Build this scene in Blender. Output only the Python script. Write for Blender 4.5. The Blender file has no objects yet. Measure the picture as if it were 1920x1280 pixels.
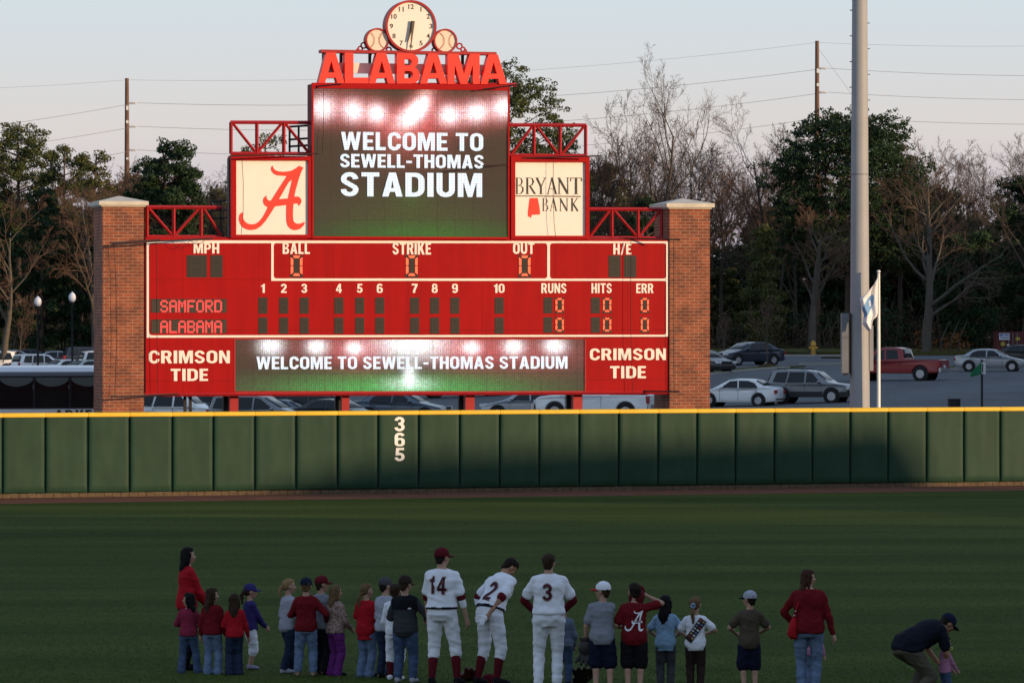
import bpy, bmesh, math, random
import numpy as np
from mathutils import Vector, Matrix, noise
from mathutils.geometry import tessellate_polygon
from mathutils.bvhtree import BVHTree

# ------------------------------------------------------------------ camera, sky, sun, exposure
scene = bpy.context.scene
COL = scene.collection
F, HY, EYE = 8800.0, 620.0, 4.84           # focal length in photo pixels, horizon row, eye height (m)
cam_data = bpy.data.cameras.new("camera")
cam = bpy.data.objects.new("camera", cam_data)
COL.objects.link(cam)
cam.location = (0, 0, EYE)
cam.rotation_euler = (math.radians(90), 0, 0)
cam_data.sensor_width = 36.0
cam_data.lens = F / 1920 * 36.0
cam_data.shift_y = -20.0 / 1920
cam_data.clip_start = 0.5
cam_data.clip_end = 6000
scene.camera = cam

SUN_EL, SUN_AZ = math.radians(6.5), math.radians(58)     # azimuth right of straight behind the camera
SUN = Vector((math.sin(SUN_AZ) * math.cos(SUN_EL), -math.cos(SUN_AZ) * math.cos(SUN_EL), math.sin(SUN_EL)))
world = bpy.data.worlds.new("World")
scene.world = world
world.use_nodes = True
wn, wl = world.node_tree.nodes, world.node_tree.links
sky = wn.new("ShaderNodeTexSky")
sky.sky_type = 'NISHITA'
sky.sun_disc = False
sky.sun_elevation = SUN_EL
sky.sun_rotation = math.atan2(SUN.x, SUN.y)
sky.air_density = 1.0
sky.dust_density = 2.0
sky.ozone_density = 1.5
hsv = wn.new("ShaderNodeHueSaturation")
hsv.inputs['Saturation'].default_value = 0.55
wl.new(sky.outputs[0], hsv.inputs['Color'])
# hazy evening air: the physical sky blended with a pale height gradient (world direction)
wtc = wn.new("ShaderNodeTexCoord")
wsep = wn.new("ShaderNodeSeparateXYZ")
wl.new(wtc.outputs['Generated'], wsep.inputs[0])
wrp = wn.new("ShaderNodeValToRGB")
wrp.color_ramp.elements[0].position = 0.0
wrp.color_ramp.elements[0].color = (3.0, 2.6, 3.4, 1)
for pos, c in ((0.02, (3.5, 3.1, 3.6)), (0.043, (4.15, 3.9, 3.85)), (0.072, (3.65, 4.2, 4.6)), (0.3, (2.4, 3.1, 4.0))):
    e = wrp.color_ramp.elements.new(pos)
    e.color = (*c, 1)
wrp.color_ramp.elements[-1].position = 1.0
wrp.color_ramp.elements[-1].color = (1.5, 2.2, 3.5, 1)
wl.new(wsep.outputs['Z'], wrp.inputs[0])
wmx = wn.new("ShaderNodeMix")
wmx.data_type = 'RGBA'
wmx.inputs[0].default_value = 0.85
wl.new(hsv.outputs[0], wmx.inputs[6])
wl.new(wrp.outputs[0], wmx.inputs[7])
bg = wn["Background"]
bg.inputs[1].default_value = 0.125
wl.new(wmx.outputs[2], bg.inputs[0])

sun_data = bpy.data.lights.new("sun", 'SUN')
sun_data.energy = 3.1
sun_data.angle = math.radians(0.5)
sun_data.color = (1.0, 0.68, 0.38)
sun = bpy.data.objects.new("sun", sun_data)
COL.objects.link(sun)
sun.rotation_euler = (-SUN).to_track_quat('-Z', 'Y').to_euler()

scene.view_settings.view_transform = 'Standard'
scene.view_settings.look = 'None'
scene.view_settings.gamma = 1.0
scene.view_settings.exposure = 0.6
scene.cycles.max_bounces = 6
scene.cycles.use_denoising = True

# ------------------------------------------------------------------ helpers
R = random.Random(7)
PI = math.pi


def at(px, py, Y):
    """point at distance Y seen at photo pixel (px, py)"""
    return Vector(((px - 960) / F * Y, Y, EYE - (py - HY) / F * Y))


def srgb(r, g, b):
    f = lambda c: (c / 255 / 12.92) if c / 255 <= 0.04045 else ((c / 255 + 0.055) / 1.055) ** 2.4
    return (f(r), f(g), f(b))


_mats = {}


def mat(name, col, rough=0.7, var=0.12, scale=3.0, metal=0.0, bump=0.0, bscale=40.0, spec=0.4, emit=None, estr=0.0, coat=0.0,
        stretch=None):
    if name in _mats:
        return _mats[name]
    m = bpy.data.materials.new(name)
    m.use_nodes = True
    nt = m.node_tree
    b = nt.nodes["Principled BSDF"]
    b.inputs['Roughness'].default_value = rough
    b.inputs['Metallic'].default_value = metal
    b.inputs['Specular IOR Level'].default_value = spec
    b.inputs['Base Color'].default_value = (*col, 1)
    if coat:
        b.inputs['Coat Weight'].default_value = coat
        b.inputs['Coat Roughness'].default_value = 0.08
    tc = nt.nodes.new("ShaderNodeTexCoord")
    src = tc.outputs['Object']
    if stretch:
        mp = nt.nodes.new("ShaderNodeMapping")
        mp.inputs['Scale'].default_value = stretch
        nt.links.new(src, mp.inputs['Vector'])
        src = mp.outputs[0]
    if var > 0:
        n = nt.nodes.new("ShaderNodeTexNoise")
        n.inputs['Scale'].default_value = scale
        n.inputs['Detail'].default_value = 5
        n.inputs['Roughness'].default_value = 0.65
        nt.links.new(src, n.inputs['Vector'])
        rp = nt.nodes.new("ShaderNodeValToRGB")
        rp.color_ramp.elements[0].position = 0.3
        rp.color_ramp.elements[1].position = 0.7
        rp.color_ramp.elements[0].color = (*[c * (1 - var) for c in col], 1)
        rp.color_ramp.elements[1].color = (*[min(1, c * (1 + var)) for c in col], 1)
        nt.links.new(n.outputs['Fac'], rp.inputs[0])
        nt.links.new(rp.outputs[0], b.inputs['Base Color'])
    if bump > 0:
        n2 = nt.nodes.new("ShaderNodeTexNoise")
        n2.inputs['Scale'].default_value = bscale
        n2.inputs['Detail'].default_value = 4
        nt.links.new(src, n2.inputs['Vector'])
        bp_ = nt.nodes.new("ShaderNodeBump")
        bp_.inputs['Strength'].default_value = bump
        bp_.inputs['Distance'].default_value = 0.02
        nt.links.new(n2.outputs['Fac'], bp_.inputs['Height'])
        nt.links.new(bp_.outputs[0], b.inputs['Normal'])
    if emit:
        b.inputs['Emission Color'].default_value = (*emit, 1)
        b.inputs['Emission Strength'].default_value = estr
    _mats[name] = m
    return m


def tag(o, label=None, cat=None, group=None, kind=None):
    if label: o['label'] = label
    if cat: o['category'] = cat
    if group: o['group'] = group
    if kind: o['kind'] = kind
    return o


def thing(name, label, cat, loc=(0, 0, 0), rz=0.0, group=None, kind=None):
    o = bpy.data.objects.new(name, None)
    o.empty_display_size = 0.2
    COL.objects.link(o)
    o.location = loc
    o.rotation_euler = (0, 0, rz)
    return tag(o, label, cat, group, kind)


def copy_tree(o, parent=None):
    c = o.copy()
    COL.objects.link(c)
    c.parent = parent
    for ch in list(o.children):
        copy_tree(ch, c)
    return c


class MB:
    """collects shapes and links them as ONE mesh object"""

    def __init__(s):
        s.v, s.f, s.m, s.uv = [], [], [], {}

    def add(s, verts, faces, mi=0, uvs=None):
        b = len(s.v)
        s.v.extend([tuple(x) for x in verts])
        for k, fc in enumerate(faces):
            if uvs: s.uv[len(s.f)] = uvs[k]
            s.f.append([i + b for i in fc])
            s.m.append(mi)
        return s

    def box(s, x0, y0, z0, x1, y1, z1, mi=0, M=None):
        x0, x1 = min(x0, x1), max(x0, x1); y0, y1 = min(y0, y1), max(y0, y1); z0, z1 = min(z0, z1), max(z0, z1)
        vs = [Vector(p) for p in ((x0, y0, z0), (x1, y0, z0), (x1, y1, z0), (x0, y1, z0), (x0, y0, z1), (x1, y0, z1), (x1, y1, z1), (x0, y1, z1))]
        if M: vs = [M @ p for p in vs]
        w, d, h = x1 - x0, y1 - y0, z1 - z0
        fs = [(0, 3, 2, 1), (4, 5, 6, 7), (0, 1, 5, 4), (1, 2, 6, 5), (2, 3, 7, 6), (3, 0, 4, 7)]
        uv = [[(0, 0), (0, d), (w, d), (w, 0)], [(0, 0), (w, 0), (w, d), (0, d)],
              [(x0, z0), (x1, z0), (x1, z1), (x0, z1)], [(x1, z0), (x1 + d, z0), (x1 + d, z1), (x1, z1)],
              [(x0, z0), (x0 + w, z0), (x0 + w, z1), (x0, z1)], [(x0 - d, z0), (x0, z0), (x0, z1), (x0 - d, z1)]]
        return s.add(vs, fs, mi, uv)

    def tube(s, pts, r, n=8, mi=0, cap=True):
        pts = [Vector(p) for p in pts]
        rs = r if isinstance(r, (list, tuple)) else [r] * len(pts)
        vs, fs = [], []
        up = None
        for i, p in enumerate(pts):
            a, c = pts[max(i - 1, 0)], pts[min(i + 1, len(pts) - 1)]
            d = (c - a)
            d = d.normalized() if d.length > 1e-9 else Vector((0, 0, 1))
            if up is None:
                up = Vector((0, 0, 1)) if abs(d.z) < 0.9 else Vector((1, 0, 0))
            x = d.cross(up)
            if x.length < 1e-6: x = d.cross(Vector((0.3, 1, 0.2)))
            x.normalize()
            y = x.cross(d).normalized()
            up = y
            for k in range(n):
                t = 2 * PI * k / n
                vs.append(p + (x * math.cos(t) + y * math.sin(t)) * rs[i])
        for i in range(len(pts) - 1):
            for k in range(n):
                fs.append((i * n + k, i * n + (k + 1) % n, (i + 1) * n + (k + 1) % n, (i + 1) * n + k))
        if cap:
            fs.append(tuple(range(n))[::-1])
            fs.append(tuple((len(pts) - 1) * n + k for k in range(n)))
        return s.add(vs, fs, mi)

    def beam(s, a, b, w, mi=0):
        return s.tube([a, b], w * 0.7071, 4, mi)

    def prism(s, loops, mapf, d0, d1, mi=0, mi_side=None):
        """loops: outer 2D polygon and holes; mapf(a,b,d) -> point; d0 front, d1 back"""
        flat = [p for lp in loops for p in lp]
        tris = tessellate_polygon([[Vector((p[0], p[1], 0)) for p in lp] for lp in loops])
        n = len(flat)
        vs = [mapf(a, b, d0) for a, b in flat] + [mapf(a, b, d1) for a, b in flat]
        fs = [tuple(t) for t in tris] + [tuple(i + n for i in t[::-1]) for t in tris]
        s.add(vs, fs, mi)
        sf, o = [], 0
        for lp in loops:
            m = len(lp)
            for k in range(m):
                sf.append((o + k, o + (k + 1) % m, n + o + (k + 1) % m, n + o + k))
            o += m
        return s.add(vs, sf, mi if mi_side is None else mi_side)

    def lathe(s, prof, n=24, M=None, mi=0):
        vs, fs = [], []
        for r, z in prof:
            for k in range(n):
                t = 2 * PI * k / n
                p = Vector((r * math.cos(t), r * math.sin(t), z))
                vs.append(M @ p if M else p)
        for i in range(len(prof) - 1):
            for k in range(n):
                fs.append((i * n + k, i * n + (k + 1) % n, (i + 1) * n + (k + 1) % n, (i + 1) * n + k))
        if prof[0][0] > 1e-6: fs.append(tuple(range(n))[::-1])
        if prof[-1][0] > 1e-6: fs.append(tuple((len(prof) - 1) * n + k for k in range(n)))
        return s.add(vs, fs, mi)

    def ell(s, c, r, M=None, nu=14, nv=9, mi=0):
        if not isinstance(r, (list, tuple)): r = (r, r, r)
        vs = []
        for j in range(nv + 1):
            ph = PI * j / nv
            for i in range(nu):
                t = 2 * PI * i / nu
                p = Vector((c[0] + r[0] * math.sin(ph) * math.cos(t), c[1] + r[1] * math.sin(ph) * math.sin(t), c[2] - r[2] * math.cos(ph)))
                vs.append(M @ p if M else p)
        fs = []
        for j in range(nv):
            for i in range(nu):
                a, b = j * nu + i, j * nu + (i + 1) % nu
                if j == 0: fs.append((a, b + nu, a + nu))
                elif j == nv - 1: fs.append((a, b, a + nu))
                else: fs.append((a, b, b + nu, a + nu))
        return s.add(vs, fs, mi)

    def cap(s, a, b, ra, rb, n=10, mi=0):
        """rounded cone between two points"""
        a, b = Vector(a), Vector(b)
        d = (b - a)
        L = d.length
        d = d.normalized() if L > 1e-6 else Vector((0, 0, 1))
        pts, rs = [], []
        for t in (-0.99, -0.8, -0.45):
            pts.append(a + d * ra * t); rs.append(ra * math.sqrt(1 - t * t))
        for t in (0.0, 0.34, 0.67, 1.0):
            pts.append(a + d * L * t); rs.append(ra + (rb - ra) * t)
        for t in (0.45, 0.8, 0.99):
            pts.append(b + d * rb * t); rs.append(rb * math.sqrt(1 - t * t))
        return s.tube(pts, rs, n, mi)

    def loft(s, rings, n=16, mi=0):
        """rings: (center, xaxis*rx, yaxis*ry)"""
        vs, fs = [], []
        for c, ax, ay in rings:
            for k in range(n):
                t = 2 * PI * k / n
                vs.append(c + ax * math.cos(t) + ay * math.sin(t))
        for i in range(len(rings) - 1):
            for k in range(n):
                fs.append((i * n + k, i * n + (k + 1) % n, (i + 1) * n + (k + 1) % n, (i + 1) * n + k))
        fs.append(tuple(range(n))[::-1])
        fs.append(tuple((len(rings) - 1) * n + k for k in range(n)))
        return s.add(vs, fs, mi)

    def build(s, name, mats, parent=None, smooth=None, recalc=False, loc=None):
        me = bpy.data.meshes.new(name)
        me.from_pydata(s.v, [], s.f)
        mats = mats if isinstance(mats, (list, tuple)) else [mats]
        for m in mats: me.materials.append(m)
        if len(mats) > 1: me.polygons.foreach_set("material_index", s.m)
        if s.uv:
            ul = me.uv_layers.new(name="UVMap")
            for pi, p in enumerate(me.polygons):
                u = s.uv.get(pi)
                if u:
                    for k, li in enumerate(p.loop_indices): ul.data[li].uv = u[k]
        if recalc:
            bm = bmesh.new(); bm.from_mesh(me)
            bmesh.ops.recalc_face_normals(bm, faces=bm.faces)
            bm.to_mesh(me); bm.free()
        me.update()
        if smooth is not None:
            me.polygons.foreach_set("use_smooth", [True] * len(me.polygons))
            if smooth < 179: me.set_sharp_from_angle(angle=math.radians(smooth))
        o = bpy.data.objects.new(name, me)
        COL.objects.link(o)
        if parent: o.parent = parent
        if loc: o.location = loc
        return o


# ---- lettering: every string is converted once to flat outline geometry in a unit box
_fonts = {}


def font_prepare(specs):
    tmp = []
    for s_, w in specs:
        if (s_, w) in _fonts: continue
        c = bpy.data.curves.new("lettering", 'FONT')
        c.body = s_
        c.offset = w
        c.resolution_u = 4
        c.fill_mode = 'FRONT'
        c.extrude = 0.0
        o = bpy.data.objects.new("lettering", c)
        COL.objects.link(o)
        tmp.append(((s_, w), o))
    bpy.context.view_layer.update()
    dg = bpy.context.evaluated_depsgraph_get()
    for k, o in tmp:
        me = o.evaluated_get(dg).to_mesh()
        vs = [v.co.copy() for v in me.vertices]
        fs = [tuple(p.vertices) for p in me.polygons]
        x0, x1 = min(v.x for v in vs), max(v.x for v in vs)
        y0, y1 = min(v.y for v in vs), max(v.y for v in vs)
        _fonts[k] = ([((v.x - x0) / (x1 - x0), (v.y - y0) / (y1 - y0)) for v in vs], fs, (x1 - x0) / (y1 - y0))
        o.evaluated_get(dg).to_mesh_clear()
        c = o.data
        bpy.data.objects.remove(o)
        bpy.data.curves.remove(c)


def letter_faces(mb, s_, w, mapf, th=0.006, mi=0):
    """mapf(a,b,d) with a,b in 0..1; makes a thin solid: front at d=0, back edge walls to d=th"""
    vs, fs, _ = _fonts[(s_, w)]
    n = len(vs)
    V = [mapf(a, b, 0.0) for a, b in vs] + [mapf(a, b, th) for a, b in vs]
    cnt = {}
    for f in fs:
        for k in range(len(f)):
            e = (f[k], f[(k + 1) % len(f)])
            cnt[e] = cnt.get(e, 0) + 1
    FS = [tuple(f) for f in fs]
    for (a, b) in cnt:
        if (b, a) not in cnt: FS.append((a, b, b + n, a + n))
    mb.add(V, FS, mi)


def _arc(cx, cy, rx, ry, a0, a1, n=12):
    return [(cx + rx * math.cos(math.radians(a0 + (a1 - a0) * k / n)), cy + ry * math.sin(math.radians(a0 + (a1 - a0) * k / n))) for k in range(n + 1)]


def _ring(x0, y0, x1, y1, rad, w, wy=None):
    """closed rounded box with a hole"""
    wy = wy or w * .82

    def rr_(l, b, r, t, q):
        return _arc(r - q, t - q, q, q, 0, 90, 6) + _arc(l + q, t - q, q, q, 90, 180, 6) + _arc(l + q, b + q, q, q, 180, 270, 6) + _arc(r - q, b + q, q, q, 270, 360, 6)
    return [rr_(x0, y0, x1, y1, rad), rr_(x0 + w, y0 + wy, x1 - w, y1 - wy, max(.03, rad - w * .8))]


def _thick(pts, w):
    L_, R_ = [], []
    for i, p in enumerate(pts):
        a, c = pts[max(i - 1, 0)], pts[min(i + 1, len(pts) - 1)]
        dx, dy = c[0] - a[0], c[1] - a[1]
        q = math.hypot(dx, dy) or 1
        L_.append((p[0] - dy / q * w / 2, p[1] + dx / q * w / 2)); R_.append((p[0] + dy / q * w / 2, p[1] - dx / q * w / 2))
    return L_ + R_[::-1]


_bump = lambda x, y0, y1, d, n=8: _arc(x, (y0 + y1) / 2, d, (y1 - y0) / 2, -90, 90, n)
_six = [_ring(0, 0, .56, .62, .22, .185, .15), [_thick(_arc(.28, .72, .19, .205, 15, 180, 10) + [(.093, .5), (.093, .3)], .185)]]
GLY = {   # width, pieces (each a list of loops: outline and holes)
    'A': (.66, [[[(0, 0), (.2, 0), (.245, .2), (.415, .2), (.46, 0), (.66, 0), (.44, 1), (.22, 1)], [(.28, .36), (.38, .36), (.33, .70)]]]),
    'B': (.6, [[[(0, 0)] + _bump(.36, 0, .54, .24) + _bump(.34, .52, 1, .22)[1:] + [(0, 1)], [(.2, .16)] + _bump(.31, .16, .42, .09, 6) + [(.2, .42)], [(.2, .59)] + _bump(.31, .59, .84, .08, 6) + [(.2, .84)]]]),
    'C': (.6, [[_thick(_arc(.305, .69, .21, .225, -8, 180, 14) + _arc(.305, .31, .21, .225, 180, 368, 14), .185)]]),
    'D': (.62, [[[(0, 0)] + _arc(.3, .32, .32, .32, -90, 0, 8) + _arc(.3, .68, .32, .32, 0, 90, 8) + [(0, 1)], [(.2, .17)] + _arc(.28, .32, .145, .15, -90, 0, 6) + _arc(.28, .68, .145, .15, 0, 90, 6) + [(.2, .83)]]]),
    'E': (.5, [[[(0, 0), (.5, 0), (.5, .17), (.2, .17), (.2, .42), (.46, .42), (.46, .58), (.2, .58), (.2, .83), (.5, .83), (.5, 1), (0, 1)]]]),
    'H': (.6, [[[(0, 0), (.2, 0), (.2, .42), (.4, .42), (.4, 0), (.6, 0), (.6, 1), (.4, 1), (.4, .59), (.2, .59), (.2, 1), (0, 1)]]]),
    'I': (.2, [[[(0, 0), (.2, 0), (.2, 1), (0, 1)]]]),
    'K': (.64, [[[(0, 0), (.2, 0), (.2, .28), (.27, .39), (.42, 0), (.65, 0), (.41, .57), (.63, 1), (.41, 1), (.2, .62), (.2, 1), (0, 1)]]]),
    'L': (.48, [[[(0, 0), (.48, 0), (.48, .17), (.2, .17), (.2, 1), (0, 1)]]]),
    'M': (.8, [[[(0, 0), (.18, 0), (.18, .66), (.33, 0), (.47, 0), (.62, .66), (.62, 0), (.8, 0), (.8, 1), (.53, 1), (.4, .42), (.27, 1), (0, 1)]]]),
    'N': (.62, [[[(0, 0), (.18, 0), (.18, .60), (.42, 0), (.62, 0), (.62, 1), (.44, 1), (.44, .40), (.2, 1), (0, 1)]]]),
    'O': (.62, [_ring(0, 0, .62, 1, .29, .195, .16)]),
    '0': (.56, [_ring(0, 0, .56, 1, .27, .18, .15)]),
    'P': (.58, [[[(0, 0), (.2, 0), (.2, .38)] + _bump(.34, .38, 1, .24) + [(0, 1)], [(.2, .54)] + _bump(.31, .54, .84, .08, 6) + [(.2, .84)]]]),
    'R': (.62, [[[(0, 0), (.2, 0), (.2, .4), (.28, .4), (.41, 0), (.63, 0), (.48, .44)] + _bump(.36, .43, 1, .24)[3:] + [(0, 1)], [(.2, .56)] + _bump(.31, .56, .84, .09, 6) + [(.2, .84)]]]),
    'S': (.58, [[_thick(_arc(.29, .71, .195, .205, 2, 205, 14) + _arc(.29, .285, .2, .2, 25, -182, 14), .175)]]),
    'T': (.58, [[[(.19, 0), (.39, 0), (.39, .83), (.58, .83), (.58, 1), (0, 1), (0, .83), (.19, .83)]]]),
    'U': (.6, [[_thick([(.097, 1), (.097, .6)] + _arc(.3, .3, .203, .215, 180, 360, 14) + [(.503, .6), (.503, 1)], .19)]]),
    'V': (.64, [[[(.22, 0), (.42, 0), (.64, 1), (.43, 1), (.32, .32), (.21, 1), (0, 1)]]]),
    'W': (.92, [[[(.15, 0), (.34, 0), (.46, .58), (.58, 0), (.77, 0), (.92, 1), (.74, 1), (.665, .42), (.55, 1), (.37, 1), (.255, .42), (.18, 1), (0, 1)]]]),
    'G': (.6, [[_thick(_arc(.305, .69, .21, .225, -5, 180, 14) + _arc(.305, .31, .21, .225, 180, 352, 14) + [(.5, .45)], .185)], [[(.33, .36), (.6, .36), (.6, .52), (.33, .52)]]]),
    '/': (.4, [[[(0, -.03), (.13, -.03), (.4, 1.03), (.27, 1.03)]]]),
    '-': (.34, [[[(0, .36), (.34, .36), (.34, .53), (0, .53)]]]),
    '1': (.34, [[[(.14, 0), (.34, 0), (.34, 1), (.21, 1), (.17, .87), (0, .80), (0, .67), (.14, .70)]]]),
    '2': (.56, [[_thick(_arc(.28, .70, .19, .215, 175, -25, 14) + [(.34, .42), (.17, .22), (.11, .08)], .185)], [[(.02, 0), (.56, 0), (.56, .17), (.02, .17)]]]),
    '3': (.56, [[_thick(_arc(.27, .72, .185, .195, 175, -70, 14), .18)], [_thick(_arc(.27, .29, .195, .205, 75, -175, 14), .18)], [[(.2, .43), (.36, .43), (.36, .60), (.2, .60)]]]),
    '4': (.6, [[[(.31, 0), (.5, 0), (.5, .2), (.6, .2), (.6, .36), (.5, .36), (.5, 1), (.30, 1), (0, .38), (0, .2), (.31, .2)], [(.16, .36), (.31, .36), (.31, .68)]]]),
    '5': (.56, [[_thick([(.13, .46)] + _arc(.27, .32, .195, .23, 125, -170, 14), .18)], [[(.05, .42), (.22, .48), (.25, .83), (.52, .83), (.52, 1), (.08, 1)]]]),
    '6': (.56, _six),
    '7': (.54, [[[(.1, 0), (.31, 0), (.34, .3), (.54, .82), (.54, 1), (0, 1), (0, .82), (.33, .82), (.15, .36)]]]),
    '8': (.56, [_ring(0, 0, .56, .56, .22, .18, .145), _ring(.03, .44, .53, 1, .21, .165, .145)]),
    '9': (.56, [[[(.56 - x, 1 - y) for x, y in lp] for lp in pc] for pc in _six]),
}


def block_text(mb, s_, mapf, th=0.006, gap=.10, mi=0, space=.3):
    """block capitals over a unit box; mapf(a,b,d)"""
    x, lay = 0.0, []
    for ch in s_:
        if ch == ' ': x += space; continue
        lay.append((ch, x)); x += GLY[ch][0] + gap
    tot = x - gap
    n = 0
    for ch, x0 in lay:
        for piece in GLY[ch][1]:
            mb.prism([[((x0 + a) / tot, b) for a, b in lp] for lp in piece], mapf, -0.0009 * (n % 3), th, mi)
            n += 1

# ------------------------------------------------------------------ ground
def wall_y(X):
    return 141.3 + 0.366 * X - 0.00073 * X * X


def wall_point(px):
    """point of the wall face line seen at photo column px"""
    k = (px - 960) / F
    X = k * 141
    for _ in range(30): X = k * wall_y(X)
    return X, wall_y(X)


def lot_z(X, Y):
    xe = max(-70, X) if X < 16 else 16 + 9 * (1 - math.exp(-(X - 16) / 9))
    pl = 0.474 + 0.0375 * xe + 0.0145 * (min(Y, 395) - 243)
    if pl > 1.9: pl = 1.9 + 1.1 * (1 - math.exp(-(pl - 1.9) / 1.1))
    if Y < 170: return 0.0
    if Y < 225:
        t = (Y - 170) / 55
        return pl * t * t * (3 - 2 * t)
    if Y > 395:
        t = min(1, (Y - 395) / 45)
        t = t * t * (3 - 2 * t)
        return pl + (3.4 - pl) * t + max(0, Y - 440) * 0.004
    return pl


def lot_at(px, py, y0=226):
    """where the sight line through (px, py) meets the car park"""
    lo, hi = y0, 700
    g = lambda Y: (EYE - (py - HY) / F * Y) - lot_z((px - 960) / F * Y, Y)
    if g(lo) < 0: return at(px, py, lo)
    for _ in range(60):
        mid = (lo + hi) / 2
        if g(mid) > 0: lo = mid
        else: hi = mid
    X = (px - 960) / F * lo
    return Vector((X, lo, lot_z(X, lo)))


def ground_material(name, cols, scales, rough=0.9, bump=0.25, bscale=30, stripes=None):
    """noise of several sizes over one ground surface"""
    m = bpy.data.materials.new(name)
    m.use_nodes = True
    nt = m.node_tree
    b = nt.nodes["Principled BSDF"]
    b.inputs['Roughness'].default_value = rough
    b.inputs['Specular IOR Level'].default_value = 0.03
    tc = nt.nodes.new("ShaderNodeTexCoord")
    last = None
    for i, (c0, c1, sc, det, vec) in enumerate([(cols[k], cols[k + 1], scales[k // 2][0], 6, scales[k // 2][1]) for k in range(0, len(cols), 2)]):
        mp = nt.nodes.new("ShaderNodeMapping")
        mp.inputs['Scale'].default_value = vec
        nt.links.new(tc.outputs['Object'], mp.inputs['Vector'])
        n = nt.nodes.new("ShaderNodeTexNoise")
        n.inputs['Scale'].default_value = sc
        n.inputs['Detail'].default_value = det
        n.inputs['Roughness'].default_value = 0.7
        nt.links.new(mp.outputs[0], n.inputs['Vector'])
        rp = nt.nodes.new("ShaderNodeValToRGB")
        rp.color_ramp.elements[0].position = 0.33
        rp.color_ramp.elements[1].position = 0.67
        rp.color_ramp.elements[0].color = (*c0, 1)
        rp.color_ramp.elements[1].color = (*c1, 1)
        nt.links.new(n.outputs['Fac'], rp.inputs[0])
        if last is None: last = rp.outputs[0]
        else:
            mx = nt.nodes.new("ShaderNodeMix")
            mx.data_type = 'RGBA'
            mx.blend_type = 'MULTIPLY'
            mx.inputs[0].default_value = 1.0
            nt.links.new(last, mx.inputs[6])
            nt.links.new(rp.outputs[0], mx.inputs[7])
            last = mx.outputs[2]
    nt.links.new(last, b.inputs['Base Color'])
    n2 = nt.nodes.new("ShaderNodeTexNoise")
    n2.inputs['Scale'].default_value = bscale
    n2.inputs['Detail'].default_value = 5
    nt.links.new(tc.outputs['Object'], n2.inputs['Vector'])
    bm_ = nt.nodes.new("ShaderNodeBump")
    bm_.inputs['Strength'].default_value = bump
    bm_.inputs['Distance'].default_value = 0.05
    nt.links.new(n2.outputs['Fac'], bm_.inputs['Height'])
    nt.links.new(bm_.outputs[0], b.inputs['Normal'])
    return m


M_GRASS = ground_material("turf", [(0.062, 0.092, 0.018), (0.104, 0.128, 0.031), (0.60, 0.66, 0.62), (1, 1, 1), (0.42, 0.48, 0.42), (1, 1, 1)],
                          [(0.22, (0.22, 0.8, 1)), (0.45, (0.10, 0.9, 1)), (9, (1, 0.45, 1))], bump=0.5, bscale=25)
ntg = M_GRASS.node_tree        # mowing bands across the outfield
bsg = ntg.nodes["Principled BSDF"]
oldg = bsg.inputs['Base Color'].links[0].from_socket
tcg = ntg.nodes.new("ShaderNodeTexCoord"); mpg = ntg.nodes.new("ShaderNodeMapping"); mpg.inputs['Rotation'].default_value = (0, 0, math.radians(-9))
ntg.links.new(tcg.outputs['Object'], mpg.inputs['Vector'])
wvg = ntg.nodes.new("ShaderNodeTexWave"); wvg.bands_direction = 'Y'; wvg.inputs['Scale'].default_value = .045; wvg.inputs['Distortion'].default_value = 3.0; wvg.inputs['Detail'].default_value = 3; wvg.inputs['Detail Scale'].default_value = 2
ntg.links.new(mpg.outputs[0], wvg.inputs['Vector'])
rpg = ntg.nodes.new("ShaderNodeValToRGB"); rpg.color_ramp.elements[0].position = .25; rpg.color_ramp.elements[0].color = (.80, .85, .85, 1); rpg.color_ramp.elements[1].position = .75
ntg.links.new(wvg.outputs['Fac'], rpg.inputs[0])
mxg = ntg.nodes.new("ShaderNodeMix"); mxg.data_type = 'RGBA'; mxg.blend_type = 'MULTIPLY'; mxg.inputs[0].default_value = 1
ntg.links.new(oldg, mxg.inputs[6]); ntg.links.new(rpg.outputs[0], mxg.inputs[7]); ntg.links.new(mxg.outputs[2], bsg.inputs['Base Color'])
M_TRACK = ground_material("clay", [(0.14, 0.062, 0.040), (0.21, 0.095, 0.062), (0.75, 0.75, 0.75), (1, 1, 1)], [(1.2, (1, 1, 1)), (14, (1, 1, 1))])
M_ASPHALT = ground_material("asphalt", [(0.122, 0.126, 0.136), (0.170, 0.176, 0.188), (0.7, 0.7, 0.7), (1, 1, 1)], [(0.12, (1, 0.4, 1)), (3.0, (1, 1, 1))])
M_LITTER = ground_material("leaf_litter", [(0.050, 0.036, 0.018), (0.085, 0.060, 0.028), (0.6, 0.6, 0.6), (1, 1, 1)], [(0.3, (1, 1, 1)), (4, (1, 1, 1))])
M_DRYGRASS = ground_material("winter_grass", [(0.075, 0.075, 0.025), (0.13, 0.12, 0.045), (0.6, 0.6, 0.6), (1, 1, 1)], [(0.5, (1, 1, 1)), (5, (1, 1, 1))])
M_CONC = mat("concrete", (0.30, 0.29, 0.27), 0.85, 0.2, 2.0)

xs = [-90 + 4 * i for i in range(46)]


def sheet(name, rows, m):
    """rows: list of lists of points, one grid"""
    mb = MB()
    n = len(rows[0])
    mb.add([p for r in rows for p in r], [(i * n + k, i * n + k + 1, (i + 1) * n + k + 1, (i + 1) * n + k) for i in range(len(rows) - 1) for k in range(n - 1)])
    return tag(mb.build(name, m, smooth=180), kind='structure')


def clampy(x): return wall_y(max(-70, min(70, x)))


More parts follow.
